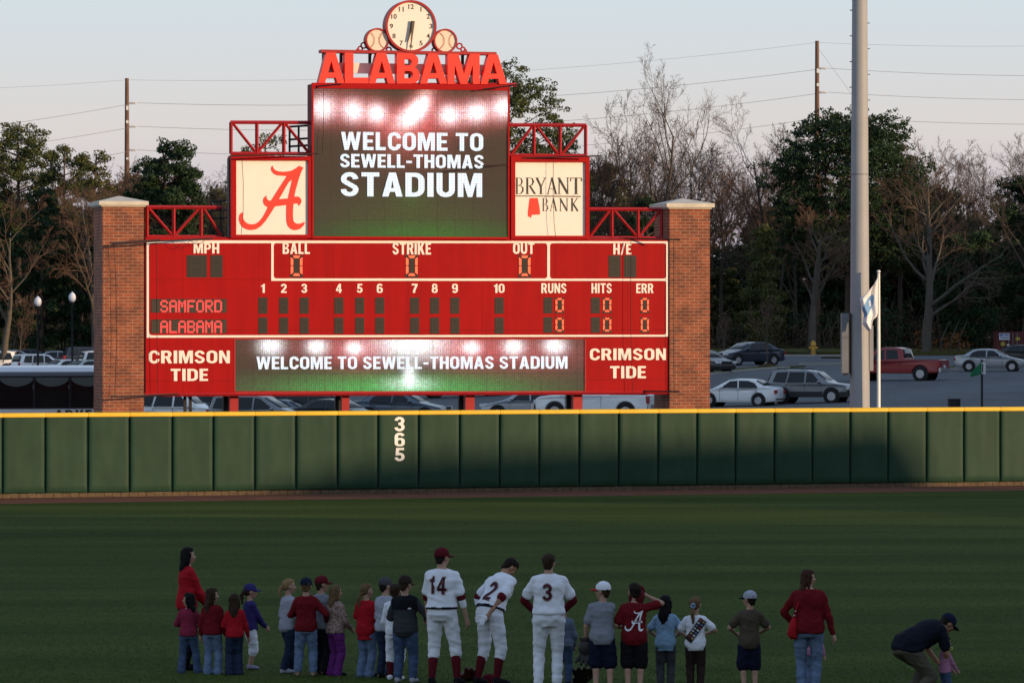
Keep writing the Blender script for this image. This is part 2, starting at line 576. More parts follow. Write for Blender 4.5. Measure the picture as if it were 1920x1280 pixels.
sheet("field", [[(x, -40 + (clampy(x) + 0.6 + 40) * j / 12, 0.0) for x in xs] for j in range(13)], M_GRASS)
gr = np.random.default_rng(3)
nb_ = 120000
gy = 61.5 + 48 * gr.random(nb_) ** 2.6
gx = (gr.random(nb_) * 2 - 1) * (gy * .122 + .8)
clump = np.sin(gx * 2.1 + np.sin(gy * 1.3) * 2) * np.sin(gy * .9 + gx * .4) * .5 + .5
hh_ = (.012 + .024 * gr.random(nb_)) * (.75 + .5 * clump) * (1 - .5 * (gy - 61.5) / 48)
an_ = gr.random(nb_) * 2 * PI
wd_ = .004 + .004 * gr.random(nb_)
lx_, ly_ = (gr.random(nb_) - .5) * .035, (gr.random(nb_) - .5) * .035
tri = np.empty((nb_, 3, 3))
tri[:, 0] = np.stack([gx - np.cos(an_) * wd_, gy - np.sin(an_) * wd_, np.full(nb_, -.002)], 1)
tri[:, 1] = np.stack([gx + np.cos(an_) * wd_, gy + np.sin(an_) * wd_, np.full(nb_, -.002)], 1)
tri[:, 2] = np.stack([gx + lx_, gy + ly_, hh_], 1)
me = bpy.data.meshes.new("grass")
me.vertices.add(nb_ * 3); me.vertices.foreach_set("co", tri.ravel())
me.loops.add(nb_ * 3); me.loops.foreach_set("vertex_index", np.arange(nb_ * 3))
me.polygons.add(nb_); me.polygons.foreach_set("loop_start", np.arange(nb_) * 3)
me.update(calc_edges=True)
M_BLADE = mat("grass_blade", (.035, .075, .012), .8, 0.0, spec=.05)
ntb = M_BLADE.node_tree
g_ = ntb.nodes.new("ShaderNodeNewGeometry"); r_ = ntb.nodes.new("ShaderNodeValToRGB")
r_.color_ramp.elements[0].color = (.052, .086, .018, 1); r_.color_ramp.elements[1].color = (.105, .138, .032, 1)
ntb.links.new(g_.outputs['Random Per Island'], r_.inputs[0]); ntb.links.new(r_.outputs[0], ntb.nodes["Principled BSDF"].inputs['Base Color'])
me.materials.append(M_BLADE)
go_ = bpy.data.objects.new("grass", me); COL.objects.link(go_)
tag(go_, "short mown grass blades of the near outfield", "grass", kind='stuff')
TW = 4.6
sheet("warning_track", [[(x, clampy(x) - TW + (TW + 0.6) * j / 2 + (0.12 * noise.noise((x * .9, 0, 0)) if j == 0 else 0), 0.004) for x in [-90 + i for i in range(181)]] for j in range(3)], M_TRACK)
ly = [0, 0.12, 0.25, 0.4, 0.55, 0.7, 0.85, 1.0]
rows = [[(x, clampy(x) + 0.6 + (226 - clampy(x)) * t, lot_z(x, clampy(x) + 0.6 + (226 - clampy(x)) * t)) for x in xs] for t in ly]
rows += [[(x, Y, lot_z(x, Y)) for x in xs] for Y in range(235, 400, 8)]
sheet("parking_lot", rows, M_ASPHALT)
wx = [-900, -500, -300, -180, -120] + xs + [110, 140, 200, 320, 500, 900]
sheet("woodland_floor", [[(x, Y, lot_z(x, Y) - (0.01 if Y < 396 else 0)) for x in wx] for Y in (394, 400, 406, 412, 418, 424, 430, 436, 442, 460, 500, 600, 900, 1800, 4000)], M_LITTER)
side = MB()
for sgn in (-1, 1):
    side.add([(sgn * 900, -400, -0.03), (sgn * 86, -400, -0.03), (sgn * 86, 394.5, -0.9), (sgn * 900, 394.5, -0.9)], [(0, 1, 2, 3)])
side.add([(-86, -400, -.03), (86, -400, -.03), (86, -39, -.03), (-86, -39, -.03)], [(0, 1, 2, 3)])
tag(side.build("surrounding_ground", M_DRYGRASS), kind='structure')


def strip_on_lot(name, pts, width, h, m, mside=None):
    """raised strip that follows the car park surface"""
    mb = MB()
    P = [Vector((p[0], p[1], 0)) for p in pts]
    rows_ = []
    for i, p in enumerate(P):
        d = (P[min(i + 1, len(P) - 1)] - P[max(i - 1, 0)]).normalized()
        nrm = Vector((-d.y, d.x, 0))
        a, b = p - nrm * width / 2, p + nrm * width / 2
        za, zb = lot_z(a.x, a.y), lot_z(b.x, b.y)
        rows_.append([(a.x, a.y, za - .1), (a.x, a.y, za + h), (b.x, b.y, zb + h), (b.x, b.y, zb - .1)])
    mb.add([q for r in rows_ for q in r], [(i * 4 + k, i * 4 + k + 1, i * 4 + k + 5, i * 4 + k + 4) for i in range(len(rows_) - 1) for k in range(3)] + [(0, 1, 2, 3)] + [tuple(range(len(rows_) * 4 - 4, len(rows_) * 4))])
    return tag(mb.build(name, m), kind='structure')


def lotline(pa, pb, n=12):
    a, b = lot_at(*pa), lot_at(*pb)
    return [(a.x + (b.x - a.x) * t / n, a.y + (b.y - a.y) * t / n) for t in range(n + 1)]


strip_on_lot("kerb", lotline((1318, 704), (1475, 690)), 0.5, 0.13, M_CONC)
strip_on_lot("traffic_island", lotline((1318, 701), (1470, 688)), 3.2, 0.10, M_DRYGRASS)
strip_on_lot("kerb", lotline((1240, 668), (1600, 668)), 0.6, 0.14, M_CONC)
strip_on_lot("kerb", lotline((1500, 684), (1640, 682)), 0.5, 0.13, M_CONC)
strip_on_lot("kerb", lotline((1735, 694), (1990, 689)), 0.5, 0.13, M_CONC)
strip_on_lot("traffic_island", lotline((1735, 691), (1990, 686)), 2.4, 0.11, M_DRYGRASS)
strip_on_lot("traffic_island", lotline((1560, 672), (1660, 671)), 3, 0.13, M_LITTER)
strip_on_lot("grass_bank", [(x, 428 + 0.05 * x) for x in range(-80, -20, 5)], 26, 0.9, M_DRYGRASS)
strip_on_lot("grass_bank", [(x, 408) for x in range(14, 80, 5)], 14, 0.25, M_DRYGRASS)

# ------------------------------------------------------------------ outfield wall
M_PAD = mat("green_vinyl", (0.0165, 0.047, 0.029), 0.52, 0.14, 1.3, spec=0.14, bump=0.10, bscale=4)
nt = M_PAD.node_tree
bs_ = nt.nodes["Principled BSDF"]
old = bs_.inputs['Base Color'].links[0].from_socket
tc_ = nt.nodes.new("ShaderNodeTexCoord")
for sc_, vec_, lo_, hi_, colr in ((2.2, (1, 1, 1), .66, .80, (.03, .055, .03)), (5.0, (1, 1, .25), .70, .78, (.010, .022, .014)), (14, (1, 1, 1), .72, .76, (.04, .06, .04))):
    mp_ = nt.nodes.new("ShaderNodeMapping"); mp_.inputs['Scale'].default_value = vec_; mp_.inputs['Location'].default_value = (sc_, 2 * sc_, 0)
    n_ = nt.nodes.new("ShaderNodeTexNoise"); n_.inputs['Scale'].default_value = sc_; n_.inputs['Detail'].default_value = 6
    nt.links.new(tc_.outputs['Object'], mp_.inputs['Vector']); nt.links.new(mp_.outputs[0], n_.inputs['Vector'])
    r_ = nt.nodes.new("ShaderNodeMapRange"); r_.inputs[1].default_value = lo_; r_.inputs[2].default_value = hi_; r_.inputs[4].default_value = .55
    nt.links.new(n_.outputs['Fac'], r_.inputs[0])
    x_ = nt.nodes.new("ShaderNodeMix"); x_.data_type = 'RGBA'
    nt.links.new(r_.outputs[0], x_.inputs[0]); nt.links.new(old, x_.inputs[6]); x_.inputs[7].default_value = (*colr, 1)
    old = x_.outputs[2]
nt.links.new(old, bs_.inputs['Base Color'])
M_YEL = mat("yellow_vinyl", (0.74, 0.46, 0.022), 0.5, 0.08, 2, spec=0.4)
M_WOOD = mat("brown_boards", (0.10, 0.070, 0.042), 0.9, 0.3, 6)
M_WHITE = mat("white_paint", (0.78, 0.78, 0.76), 0.6, 0.05)
wall = thing("outfield_wall", "long green padded outfield wall with a yellow top and white distance numbers", "wall", (0, 141.3, 0))
edges = [4, 84, 164, 242, 322, 399, 477, 554, 632, 708, 784, 861, 936, 1010, 1085, 1159, 1233, 1306, 1378, 1451, 1522, 1593, 1664, 1736, 1806, 1874]
E = [wall_point(p) for p in edges]
step = 1.25
while E[0][0] > -24:
    x = E[0][0] - step * 0.94
    E.insert(0, (x, wall_y(x)))
while E[-1][0] < 27:
    x = E[-1][0] + step * 0.94
    E.append((x, wall_y(x)))
Z0, Z1 = 0.13, 2.36
WALL_OFF = Vector((0, -141.3, 0))
for i in range(len(E) - 1):
    a, b = Vector((*E[i], 0)), Vector((*E[i + 1], 0))
    u = (b - a).normalized()
    nrm = Vector((u.y, -u.x, 0))
    L = (b - a).length
    g = 0.012
    nx, nz = 14, 12
    cols_ = [0, 0.012, 0.03, 0.06] + [0.06 + (L - 2 * g - 0.12) * k / nx for k in range(1, nx)] + [L - 2 * g - .06, L - 2 * g - .03, L - 2 * g - .012, L - 2 * g]
    zs = [Z0, Z0 + .012, Z0 + .04] + [Z0 + .04 + (Z1 - Z0 - .04) * k / nz for k in range(1, nz)] + [Z1]
    vs, fs = [], []
    for z in zs:
        for c in cols_:
            e = min(c, L - 2 * g - c)
            bul = 0.075 * math.sqrt(max(0, 1 - (1 - min(e / 0.06, 1)) ** 2))
            ez = z - Z0
            bul = min(bul, 0.075 * math.sqrt(max(0, 1 - (1 - min(ez / 0.04, 1)) ** 2)))
            bul += 0.010 * noise.noise((i * 7.3 + c * 1.4, z * 0.8, 1.7)) + 0.006 * noise.noise((i * 3.1 + c * 4, z * 1.2, 9)) * min(1, e / .1)
            p = a + u * (g + c) + nrm * bul
            vs.append((p.x, p.y - 141.3, z))
    n = len(cols_)
    for r_ in range(len(zs) - 1):
        for k in range(n - 1): fs.append((r_ * n + k, r_ * n + k + 1, (r_ + 1) * n + k + 1, (r_ + 1) * n + k))
    mb = MB().add(vs, fs)
    back = [a + u * g, a + u * (L - g), a + u * (L - g) - nrm * .04, a + u * g - nrm * .04]
    bb = len(mb.v)
    mb.v += [(p.x, p.y - 141.3, z) for z in (Z0, Z1) for p in back]
    for q in ((0, 1, 5, 4), (1, 2, 6, 5), (2, 3, 7, 6), (3, 0, 4, 7), (0, 1, 2, 3)):
        mb.f.append([bb + k for k in q]); mb.m.append(0)
    mb.build("pad", M_PAD, wall, smooth=180)
    # yellow top roll of the same pad
    mb = MB()
    rings = []
    for c in (0, 0.006, 0.03, L / 2, L - .03, L - .006, L):
        e = min(c, L - c)
        s_ = 0.90 if e < .001 else (0.97 if e < .01 else 1.0)
        p = a + u * c
        prof = [(.082, Z1 - .02), (.094, Z1 + .03), (.088, Z1 + .07), (.06, Z1 + .098), (.0, Z1 + .106), (-.06, Z1 + .09), (-.06, Z1 - .02)]
        rings.append([(p.x + nrm.x * o * s_, p.y + nrm.y * o * s_ - 141.3, Z1 + (z - Z1) * s_) for o, z in prof])
    m_ = len(rings[0])
    mb.add([q for r_ in rings for q in r_], [(k * m_ + j, (k + 1) * m_ + j, (k + 1) * m_ + (j + 1) % m_, k * m_ + (j + 1) % m_) for k in range(len(rings) - 1) for j in range(m_)] + [tuple(range(m_)), tuple(range(6 * m_, 7 * m_))])
    mb.build("top_roll", M_YEL, wall, smooth=50)
mb = MB()
for i in range(len(E) - 1):
    a, b = Vector((*E[i], 0)), Vector((*E[i + 1], 0))
    u = (b - a).normalized(); nrm = Vector((u.y, -u.x, 0)); L = (b - a).length
    for k in range(5):
        p, q = a + u * (L * k / 5 + .006), a + u * (L * (k + 1) / 5 - .006)
        o = -.01 + R.uniform(-.006, .006)
        A, B_, C, D = p + nrm * (o + .03), q + nrm * (o + .03), q - nrm * .03, p - nrm * .03
        mb.add([(v.x, v.y - 141.3, z) for z in (0.0, 0.128 - R.uniform(0, .012)) for v in (A, B_, C, D)], [(0, 1, 5, 4), (1, 2, 6, 5), (2, 3, 7, 6), (3, 0, 4, 7), (4, 5, 6, 7)])
mb.build("base_board", M_WOOD, wall)
mb = MB()
for i in range(len(E) - 1):
    a, b = Vector((*E[i], 0)), Vector((*E[i + 1], 0))
    u = (b - a).normalized(); nrm = Vector((u.y, -u.x, 0))
    A, B_, C, D = a - nrm * .05, b - nrm * .05, b - nrm * .2, a - nrm * .2
    mb.add([(v.x, v.y - 141.3, z) for z in (0.0, 2.30) for v in (A, B_, C, D)], [(0, 1, 5, 4), (1, 2, 6, 5), (2, 3, 7, 6), (3, 0, 4, 7), (4, 5, 6, 7)])
mb.build("backing", M_CONC, wall)

X, Y = wall_point(748)
for ch, (t, b_) in zip("365", ((781, 808), (811, 836), (839, 864))):
    l, r = wall_point(738), wall_point(757)
    u = Vector((r[0] - l[0], r[1] - l[1], 0)); nrm = Vector((u.y, -u.x, 0)).normalized()
    zt, zb = EYE - (t - HY) / F * Y, EYE - (b_ - HY) / F * Y
    mb = MB()
    block_text(mb, ch, lambda a, b, d: Vector((l[0], l[1] - 141.3, zb + (zt - zb) * b)) + u * a + nrm * (0.094 - d), 0.006)
    mb.build("number", M_WHITE, wall)

# ------------------------------------------------------------------ unseen masses added outside the frame to shade what is in view
S2D = Vector((math.sin(SUN_AZ), -math.cos(SUN_AZ), 0))
P2D = Vector((math.cos(SUN_AZ), math.sin(SUN_AZ), 0))
TAN = math.tan(SUN_EL)
SD = 60.0


def shade_point(px, py):
    X, Y = wall_point(px)
    z = EYE - (py - HY) / F * Y
    P = Vector((X, Y, 0))
    t = SD - P.dot(S2D)
    return (P.dot(P2D), z + t * TAN)


M_SHADE_STAND = mat("shade_stand_concrete", (0.12, 0.12, 0.12), 0.9, 0.2, 0.5)
prof = [shade_point(px, py) for px, py in ((465, 935), (525, 912), (580, 891), (640, 875), (720, 861), (850, 849), (960, 844), (1160, 834), (1360, 825), (1560, 812), (1640, 806), (1678, 813), (1712, 850), (1748, 930))]
p_first, p_last = prof[0][0], prof[-1][0]
sil = [(-60, 0), (-60, 21), (p_first - 22, 21), (p_first - 12, 14), (p_first - 6, prof[0][1] - 3.5), (p_first - 0.6, prof[0][1] - 2.5)] + prof + [(p_last + .4, prof[-1][1] - 3), (p_last + 7, 7.0), (p_last + 7, 0)]  # unseen outline, shaped back along the sun from the wanted wall shadow
mb = MB()
mb.prism([sil], lambda a, b, d: P2D * a + S2D * (SD + d) + Vector((0, 0, b)), 0, 9)
tag(mb.build("side_shade_stand", M_SHADE_STAND), kind='structure')
mb = MB()
mb.prism([[(-60, 0), (60, 0), (60, 7), (40, 8.5), (-40, 8.5), (-60, 7)]], lambda a, b, d: Vector((a, -14 - d, b)), 0, 8)  # unseen stand added behind the camera to hold sky light off the field
for k in range(8):
    mb.box(-60, -14 + .02, 0, 60, -12 + 0.9 * k * -1 + 6, 0.45 * (k + 1) * .9)
tag(mb.build("rear_shade_stand", M_SHADE_STAND), kind='structure')
# unseen block added to shade the parked cars and the foot of the wood
a0, a1 = Vector((66, 176, 0)), Vector((125, 450, 0))
u = (a1 - a0).normalized(); nrm = Vector((u.y, -u.x, 0)); L = (a1 - a0).length
roof = [(0, 0), (0, 15)]
q = 0
while q < L - 12:
    w_ = R.uniform(6, 12)
    h_ = 19.5 + 4.5 * noise.noise((q * .05, 3, 1)) + R.uniform(-2.5, 2.5) + q * 0.02
    roof += [(q + 0.5, h_), (q + w_ - 0.5, h_ + R.uniform(-1, 1))]
    q += w_
roof += [(L, 16), (L, 0)]
mb = MB()
mb.prism([roof], lambda a, b, d: a0 + u * a + nrm * d + Vector((0, 0, b)), 0, 14)
tag(mb.build("lot_shade_block", mat("shade_block_brick", (0.16, 0.09, 0.07), 0.9, 0.2, 0.5)), kind='structure')

# ------------------------------------------------------------------ scoreboard
BY, BTH = 152.0, math.radians(13.7)
BX = (765 - 960) / F * BY
BU, BV = Vector((math.cos(BTH), math.sin(BTH), 0)), Vector((-math.sin(BTH), math.cos(BTH), 0))
BP0 = Vector((BX, BY, 0))


def bp(px, py, d=0.0):
    r = Vector(((px - 960) / F, 1, 0))
    t = (d + BP0.dot(BV)) / r.dot(BV)
    return (t * r - BP0).dot(BU), EYE - (py - HY) / F * t


def bq(px, py, d=0.0):
    u_, z_ = bp(px, py, d)
    return Vector((u_, d, z_))


M_RED = mat("crimson_paint", (0.37, 0.0040, 0.0052), 0.55, 0.06, 1.2, spec=0.12)
M_REDT = mat("red_steel", (0.36, 0.014, 0.016), 0.5, 0.12, 4, spec=0.4)
M_REDL = mat("red_letters", (0.85, 0.055, 0.035), 0.45, 0.05, 1, spec=0.3)
M_DKRED = mat("red_steel_back", (0.16, 0.012, 0.015), 0.7, 0.2, 2)
M_BLACK = mat("black_metal", (0.012, 0.012, 0.014), 0.6, 0.2, 3)
M_CREAM = mat("white_vinyl", (0.84, 0.78, 0.70), 0.55, 0.03, 1)
M_LED = mat("dark_led_panel", (0.020, 0.016, 0.012), 0.6, 0.35, 60)
M_DIG = mat("lit_digit", (0.2, 0.02, 0.01), 0.5, 0, emit=(1.0, 0.085, 0.03), estr=1.6)
M_DOT = mat("lit_dot", (0.2, 0.01, 0.01), 0.5, 0, emit=(1.0, 0.055, 0.05), estr=.95)
M_DOTOFF = mat("unlit_dot", (0.14, 0.10, 0.06), 0.5, 0.1)
M_INK = mat("dark_ink", (0.045, 0.038, 0.022), 0.6, 0.05)
M_CABLE = mat("dark_cable", (0.03, 0.012, 0.012), 0.7, 0.1)
M_GREYST = mat("grey_steel", (0.25, 0.26, 0.28), 0.5, 0.15, 3)


def led_material():
    m = bpy.data.materials.new("led_picture")
    m.use_nodes = True
    nt = m.node_tree
    b = nt.nodes["Principled BSDF"]
    b.inputs['Base Color'].default_value = (0.017, 0.012, 0.009, 1)
    b.inputs['Roughness'].default_value = 0.7
    a = nt.nodes.new("ShaderNodeAttribute")
    a.attribute_name = "glow"
    nt.links.new(a.outputs['Color'], b.inputs['Emission Color'])
    b.inputs['Emission Strength'].default_value = 0.75
    return m


M_SCREEN = led_material()
M_SCRTXT = mat("led_white", (0.05, 0.05, 0.05), 0.6, 0, emit=(0.80, 0.93, 1.0), estr=0.8)
ntt = M_SCRTXT.node_tree
tct = ntt.nodes.new("ShaderNodeTexCoord"); mpt = ntt.nodes.new("ShaderNodeMapping"); mpt.inputs['Rotation'].default_value = (-PI / 2, 0, 0)
brt = ntt.nodes.new("ShaderNodeTexBrick"); brt.offset = 0
for k_, v_ in (('Scale', 1), ('Brick Width', .105), ('Row Height', .085), ('Mortar Size', .012), ('Color1', (.72, .92, 1, 1)), ('Color2', (.92, .86, .94, 1)), ('Mortar', (.52, .60, .66, 1))): brt.inputs[k_].default_value = v_
ntt.links.new(tct.outputs['Object'], mpt.inputs['Vector']); ntt.links.new(mpt.outputs[0], brt.inputs['Vector']); ntt.links.new(brt.outputs['Color'], ntt.nodes["Principled BSDF"].inputs['Emission Color'])

BOLD = 0.045
font_prepare([(str(k), 0.012) for k in range(1, 13)])

board = thing("scoreboard", "huge crimson baseball scoreboard with lit digits and a long lower video strip", "scoreboard", BP0, BTH)


def lettering(parent, s_, w, l, t, r, b, d, m, th=0.012, name="lettering", skew=0):
    p0, p1 = bq(l, b, d), bq(r, t, d)
    mb = MB()
    (letter_faces if w < .02 else (lambda m_, q_, w_, f_, t_: block_text(m_, q_, f_, t_)))(mb, s_, w, lambda a, c, e: Vector((p0.x + (p1.x - p0.x) * a, d + e, p0.z + (p1.z - p0.z) * c)), th)
    return mb.build(name, m, parent)


def panel(mb, l, t, r, b, d0, d1, mi=0):
    """box seen with its front face over that pixel box"""
    p, q = bq(l, b, d0), bq(r, t, d0)
    mb.box(p.x, d0, p.z, q.x, d1, q.z, mi)


# main cabinet: upper part, lower left, lower right
M_REDP = M_RED.copy(); M_REDP.name = "crimson_panels"
ntp = M_REDP.node_tree
bsp = ntp.nodes["Principled BSDF"]
oldp = bsp.inputs['Base Color'].links[0].from_socket
tcp = ntp.nodes.new("ShaderNodeTexCoord"); mpp = ntp.nodes.new("ShaderNodeMapping"); mpp.inputs['Rotation'].default_value = (-PI / 2, 0, 0)
brp = ntp.nodes.new("ShaderNodeTexBrick"); brp.offset = 0
for k_, v_ in (('Scale', 1), ('Brick Width', 2.46), ('Row Height', 1.62), ('Mortar Size', .010), ('Color1', (1, 1, 1, 1)), ('Color2', (.95, .95, .95, 1)), ('Mortar', (.62, .62, .62, 1))): brp.inputs[k_].default_value = v_
ntp.links.new(tcp.outputs['Object'], mpp.inputs['Vector']); ntp.links.new(mpp.outputs[0], brp.inputs['Vector'])
nzp = ntp.nodes.new("ShaderNodeTexNoise"); nzp.inputs['Scale'].default_value = 1.2; nzp.inputs['Detail'].default_value = 7
mpz = ntp.nodes.new("ShaderNodeMapping"); mpz.inputs['Scale'].default_value = (3, 1, .22); ntp.links.new(tcp.outputs['Object'], mpz.inputs['Vector']); ntp.links.new(mpz.outputs[0], nzp.inputs['Vector'])
rpp = ntp.nodes.new("ShaderNodeValToRGB"); rpp.color_ramp.elements[0].position = .3; rpp.color_ramp.elements[0].color = (.87, .87, .87, 1); rpp.color_ramp.elements[1].position = .6
ntp.links.new(nzp.outputs['Fac'], rpp.inputs[0])
for src_ in (brp.outputs['Color'], rpp.outputs[0]):
    mxp = ntp.nodes.new("ShaderNodeMix"); mxp.data_type = 'RGBA'; mxp.blend_type = 'MULTIPLY'; mxp.inputs[0].default_value = 1
    ntp.links.new(oldp, mxp.inputs[6]); ntp.links.new(src_, mxp.inputs[7]); oldp = mxp.outputs[2]
ntp.links.new(oldp, bsp.inputs['Base Color'])
mb = MB(); panel(mb, 273, 449, 1254, 632.5, 0, 1.2); mb.build("cabinet", M_REDP, board)
mb = MB(); panel(mb, 273, 633, 440, 738, 0, 1.2); mb.build("lower_panel", M_REDP, board)
mb = MB(); panel(mb, 1098, 633, 1254.5, 734, 0, 1.2); mb.build("lower_panel", M_REDP, board)
mb = MB(); panel(mb, 440.2, 633, 1097.8, 738, 0.05, 1.2); mb.build("strip_housing", M_RED, board)
mb = MB()
mb.beam(bq(271, 739.5, .02), bq(1256, 735.5, .02), .09); mb.build("bottom_rail", M_REDT, board)
mb = MB()
mb.beam(bq(272, 446.6, .1), bq(1256, 449, .1), .06); mb.build("top_rail", M_DKRED, board)
# black strips put in for the shade of the gaps at both ends
mb = MB(); panel(mb, 269.5, 452, 272.8, 738, .06, 1.1); panel(mb, 1254.6, 452, 1258, 735, .06, 1.1); mb.build("shade_gap_strip", M_BLACK, board)


# white border lines with rounded inner corners
def rrect(l, t, r, b, rad=5, corners=(1, 1, 1, 1)):
    out = []
    for (cx, cy, a0_), on in zip(((l, t, 180), (r, t, 270), (r, b, 0), (l, b, 90)), corners):
        sx, sy = (1 if cx == l else -1), (1 if cy == t else -1)
        if not on: out.append((cx, cy)); continue
        for k in range(5):
            an = math.radians(a0_ + 90 * k / 4)
            out.append((cx + sx * rad + rad * math.cos(an), cy + sy * rad + rad * math.sin(an)))
    return out


mb = MB()
outer = [(275, 450.5), (1252.5, 452.5), (1252.5, 631), (275, 633)]
holes = [rrect(513, 456, 1026, 522), rrect(1031, 456, 1249, 522.5),
         [(279, 461), (281, 457), (284, 456), (508.5, 456), (508.5, 526.5), (1246, 526.5), (1249, 529), (1249, 624), (1246, 627.5), (284, 628.5), (280, 626), (279, 622)]]
mb.prism([outer] + holes, lambda a, b, d: (bp(a, b)[0], d, bp(a, b)[1]), -0.012, 0.0)
mb.build("border_line", M_CREAM, board)

for s_, l, t, r, b in (("MPH", 363, 456, 411, 475), ("BALL", 530, 455, 581, 476), ("STRIKE", 736, 455, 808, 477), ("OUT", 962, 455, 1002, 476), ("H/E", 1150, 457, 1184, 477),
                       ("RUNS", 1015, 531, 1062, 549.5), ("HITS", 1109, 531, 1147, 549.5), ("ERR", 1193, 531.5, 1225, 549.5)):
    lettering(board, s_, BOLD, l, t, r, b, -0.012, M_CREAM)
for s_, l, t, r, b in (("CRIMSON", 279, 657, 431, 681), ("TIDE", 320, 691, 390, 714), ("CRIMSON", 1106, 653, 1249, 675), ("TIDE", 1144, 686, 1211, 709)):
    lettering(board, s_, BOLD, l, t, r, b, -0.014, M_CREAM, th=.014)
INN = [(493, 1), (532, 2), (570.5, 3), (635.5, 4), (674.5, 5), (712, 6), (777.5, 7), (815, 8), (853, 9), (936, 10)]
for x, k in INN:
    w_ = 5.5 if k < 10 else 10
    if k == 1: w_ = 3.5
    lettering(board, str(k), BOLD, x - w_, 532, x + w_, 549, -0.012, M_CREAM)


def seg_zero(parent, l, t, r, b, d):
    """seven-segment zero: six lit bars"""
    mb = MB()
    w_ = (r - l) * .20
    my = (t + b) / 2
    g = 0.9
    bars = [((l + w_, t), (r - w_, t), (r - w_ * 1.6, t + w_), (l + w_ * 1.6, t + w_)), ((l + w_, b), (r - w_, b), (r - w_ * 1.6, b - w_), (l + w_ * 1.6, b - w_))]
    for x0, sx in ((l, 1), (r, -1)):
        bars.append(((x0, t + w_ * .7), (x0 + sx * w_, t + w_ * 1.4), (x0 + sx * w_, my - g * 1.6), (x0 + sx * w_ * .5, my - g * .6), (x0, my - g * 1.6)))
        bars.append(((x0, b - w_ * .7), (x0 + sx * w_, b - w_ * 1.4), (x0 + sx * w_, my + g * 1.6), (x0 + sx * w_ * .5, my + g * .6), (x0, my + g * 1.6)))
    for q in bars: mb.prism([q], lambda a, c, e: (bp(a, c, d)[0], d + e, bp(a, c, d)[1]), -0.012, 0.0)
    return mb.build("lit_segments", M_DIG, parent)


def digit(l, t, r, b, lit=False):
    mb = MB(); panel(mb, l, t, r, b, -0.008, 0.0)
    o = mb.build("digit_window", M_LED, board)
    if lit: seg_zero(o, l + 1.2, t + 1.5, r - 1.2, b - 3, -0.010)
    else:
        mb = MB()
        lx, rx, my = l + (r - l) * .22, r - (r - l) * .22, (t + b) / 2
        mb.prism([[(lx - 1, t + 2.5), (rx + 1, t + 2.5), (rx + 1, b - 2.5), (lx - 1, b - 2.5)], [(lx + .7, t + 4.2), (rx - .7, t + 4.2), (rx - .7, my - .8), (lx + .7, my - .8)], [(lx + .7, my + .8), (rx - .7, my + .8), (rx - .7, b - 4.2), (lx + .7, b - 4.2)]], lambda a_, c_, e_: (bp(a_, c_)[0], e_, bp(a_, c_)[1]), -.0115, -.008)
        mb.build("unlit_segments", mat("unlit_segment", (0.032, 0.022, 0.016), .5, 0), o)
    return o


for x, k in INN:
    digit(x - 8.5, 557.5, x + 8.5, 588); digit(x - 8.5, 595, x + 8.5, 625.5)
for l, r, lit in ((1019, 1036, 0), (1040.5, 1058, 1), (1108, 1125, 0), (1129.5, 1147, 1), (1200.5, 1217.5, 1)):
    digit(l, 557.5, r, 587.5, lit); digit(l, 594.5, r, 624, lit)
for l, r in ((544, 568), (760, 784), (972, 995.5)): digit(l, 478, r, 520, True)
digit(350, 478.5, 388, 520); digit(394.5, 478.5, 417.5, 520); digit(1141, 479, 1164, 520); digit(1170, 479, 1193, 520)

DOTS = {'S': "01110 10001 10000 01110 00001 10001 01110", 'A': "01110 10001 10001 11111 10001 10001 10001", 'M': "10001 11011 10101 10101 10001 10001 10001",
        'F': "11111 10000 10000 11110 10000 10000 10000", 'O': "01110 10001 10001 10001 10001 10001 01110", 'R': "11110 10001 10001 11110 10100 10010 10001",
        'D': "11110 10001 10001 10001 10001 10001 11110", 'L': "10000 10000 10000 10000 10000 10000 11111", 'B': "11110 10001 10001 11110 10001 10001 11110"}
for s_, t, b in (("SAMFORD", 560.5, 586), ("ALABAMA", 599, 624.5)):
    mb = MB(); panel(mb, 283, t, 425, b, -.008, 0)
    o = mb.build("name_window", M_LED, board)
    on, off = MB(), MB()
    ncol = 50
    lit = set()
    for i, ch in enumerate(s_):
        for r_, row in enumerate(DOTS[ch].split()):
            for c_, v in enumerate(row):
                if v == '1': lit.add((6 + i * 6 + c_ - (1 if i > 3 else 0) * 0, r_))
    cw = (425 - 283) / ncol * .99
    for c_ in range(ncol):
        for r_ in range(7):
            x, y = 284.2 + c_ * cw, t + 2.4 + r_ * (b - t - 2.5) / 7
            if (c_, r_) in lit: panel(on, x - .25, y - .3, x + cw * .93, y + 2.9, -.014, -.008)
            else: panel(off, x + .6, y + .6, x + cw * .62, y + 2.0, -.0095, -.008)
    on.build("lit_dots", M_DOT, o); off.build("unlit_dots", M_DOTOFF, o)["kind"] = "stuff"


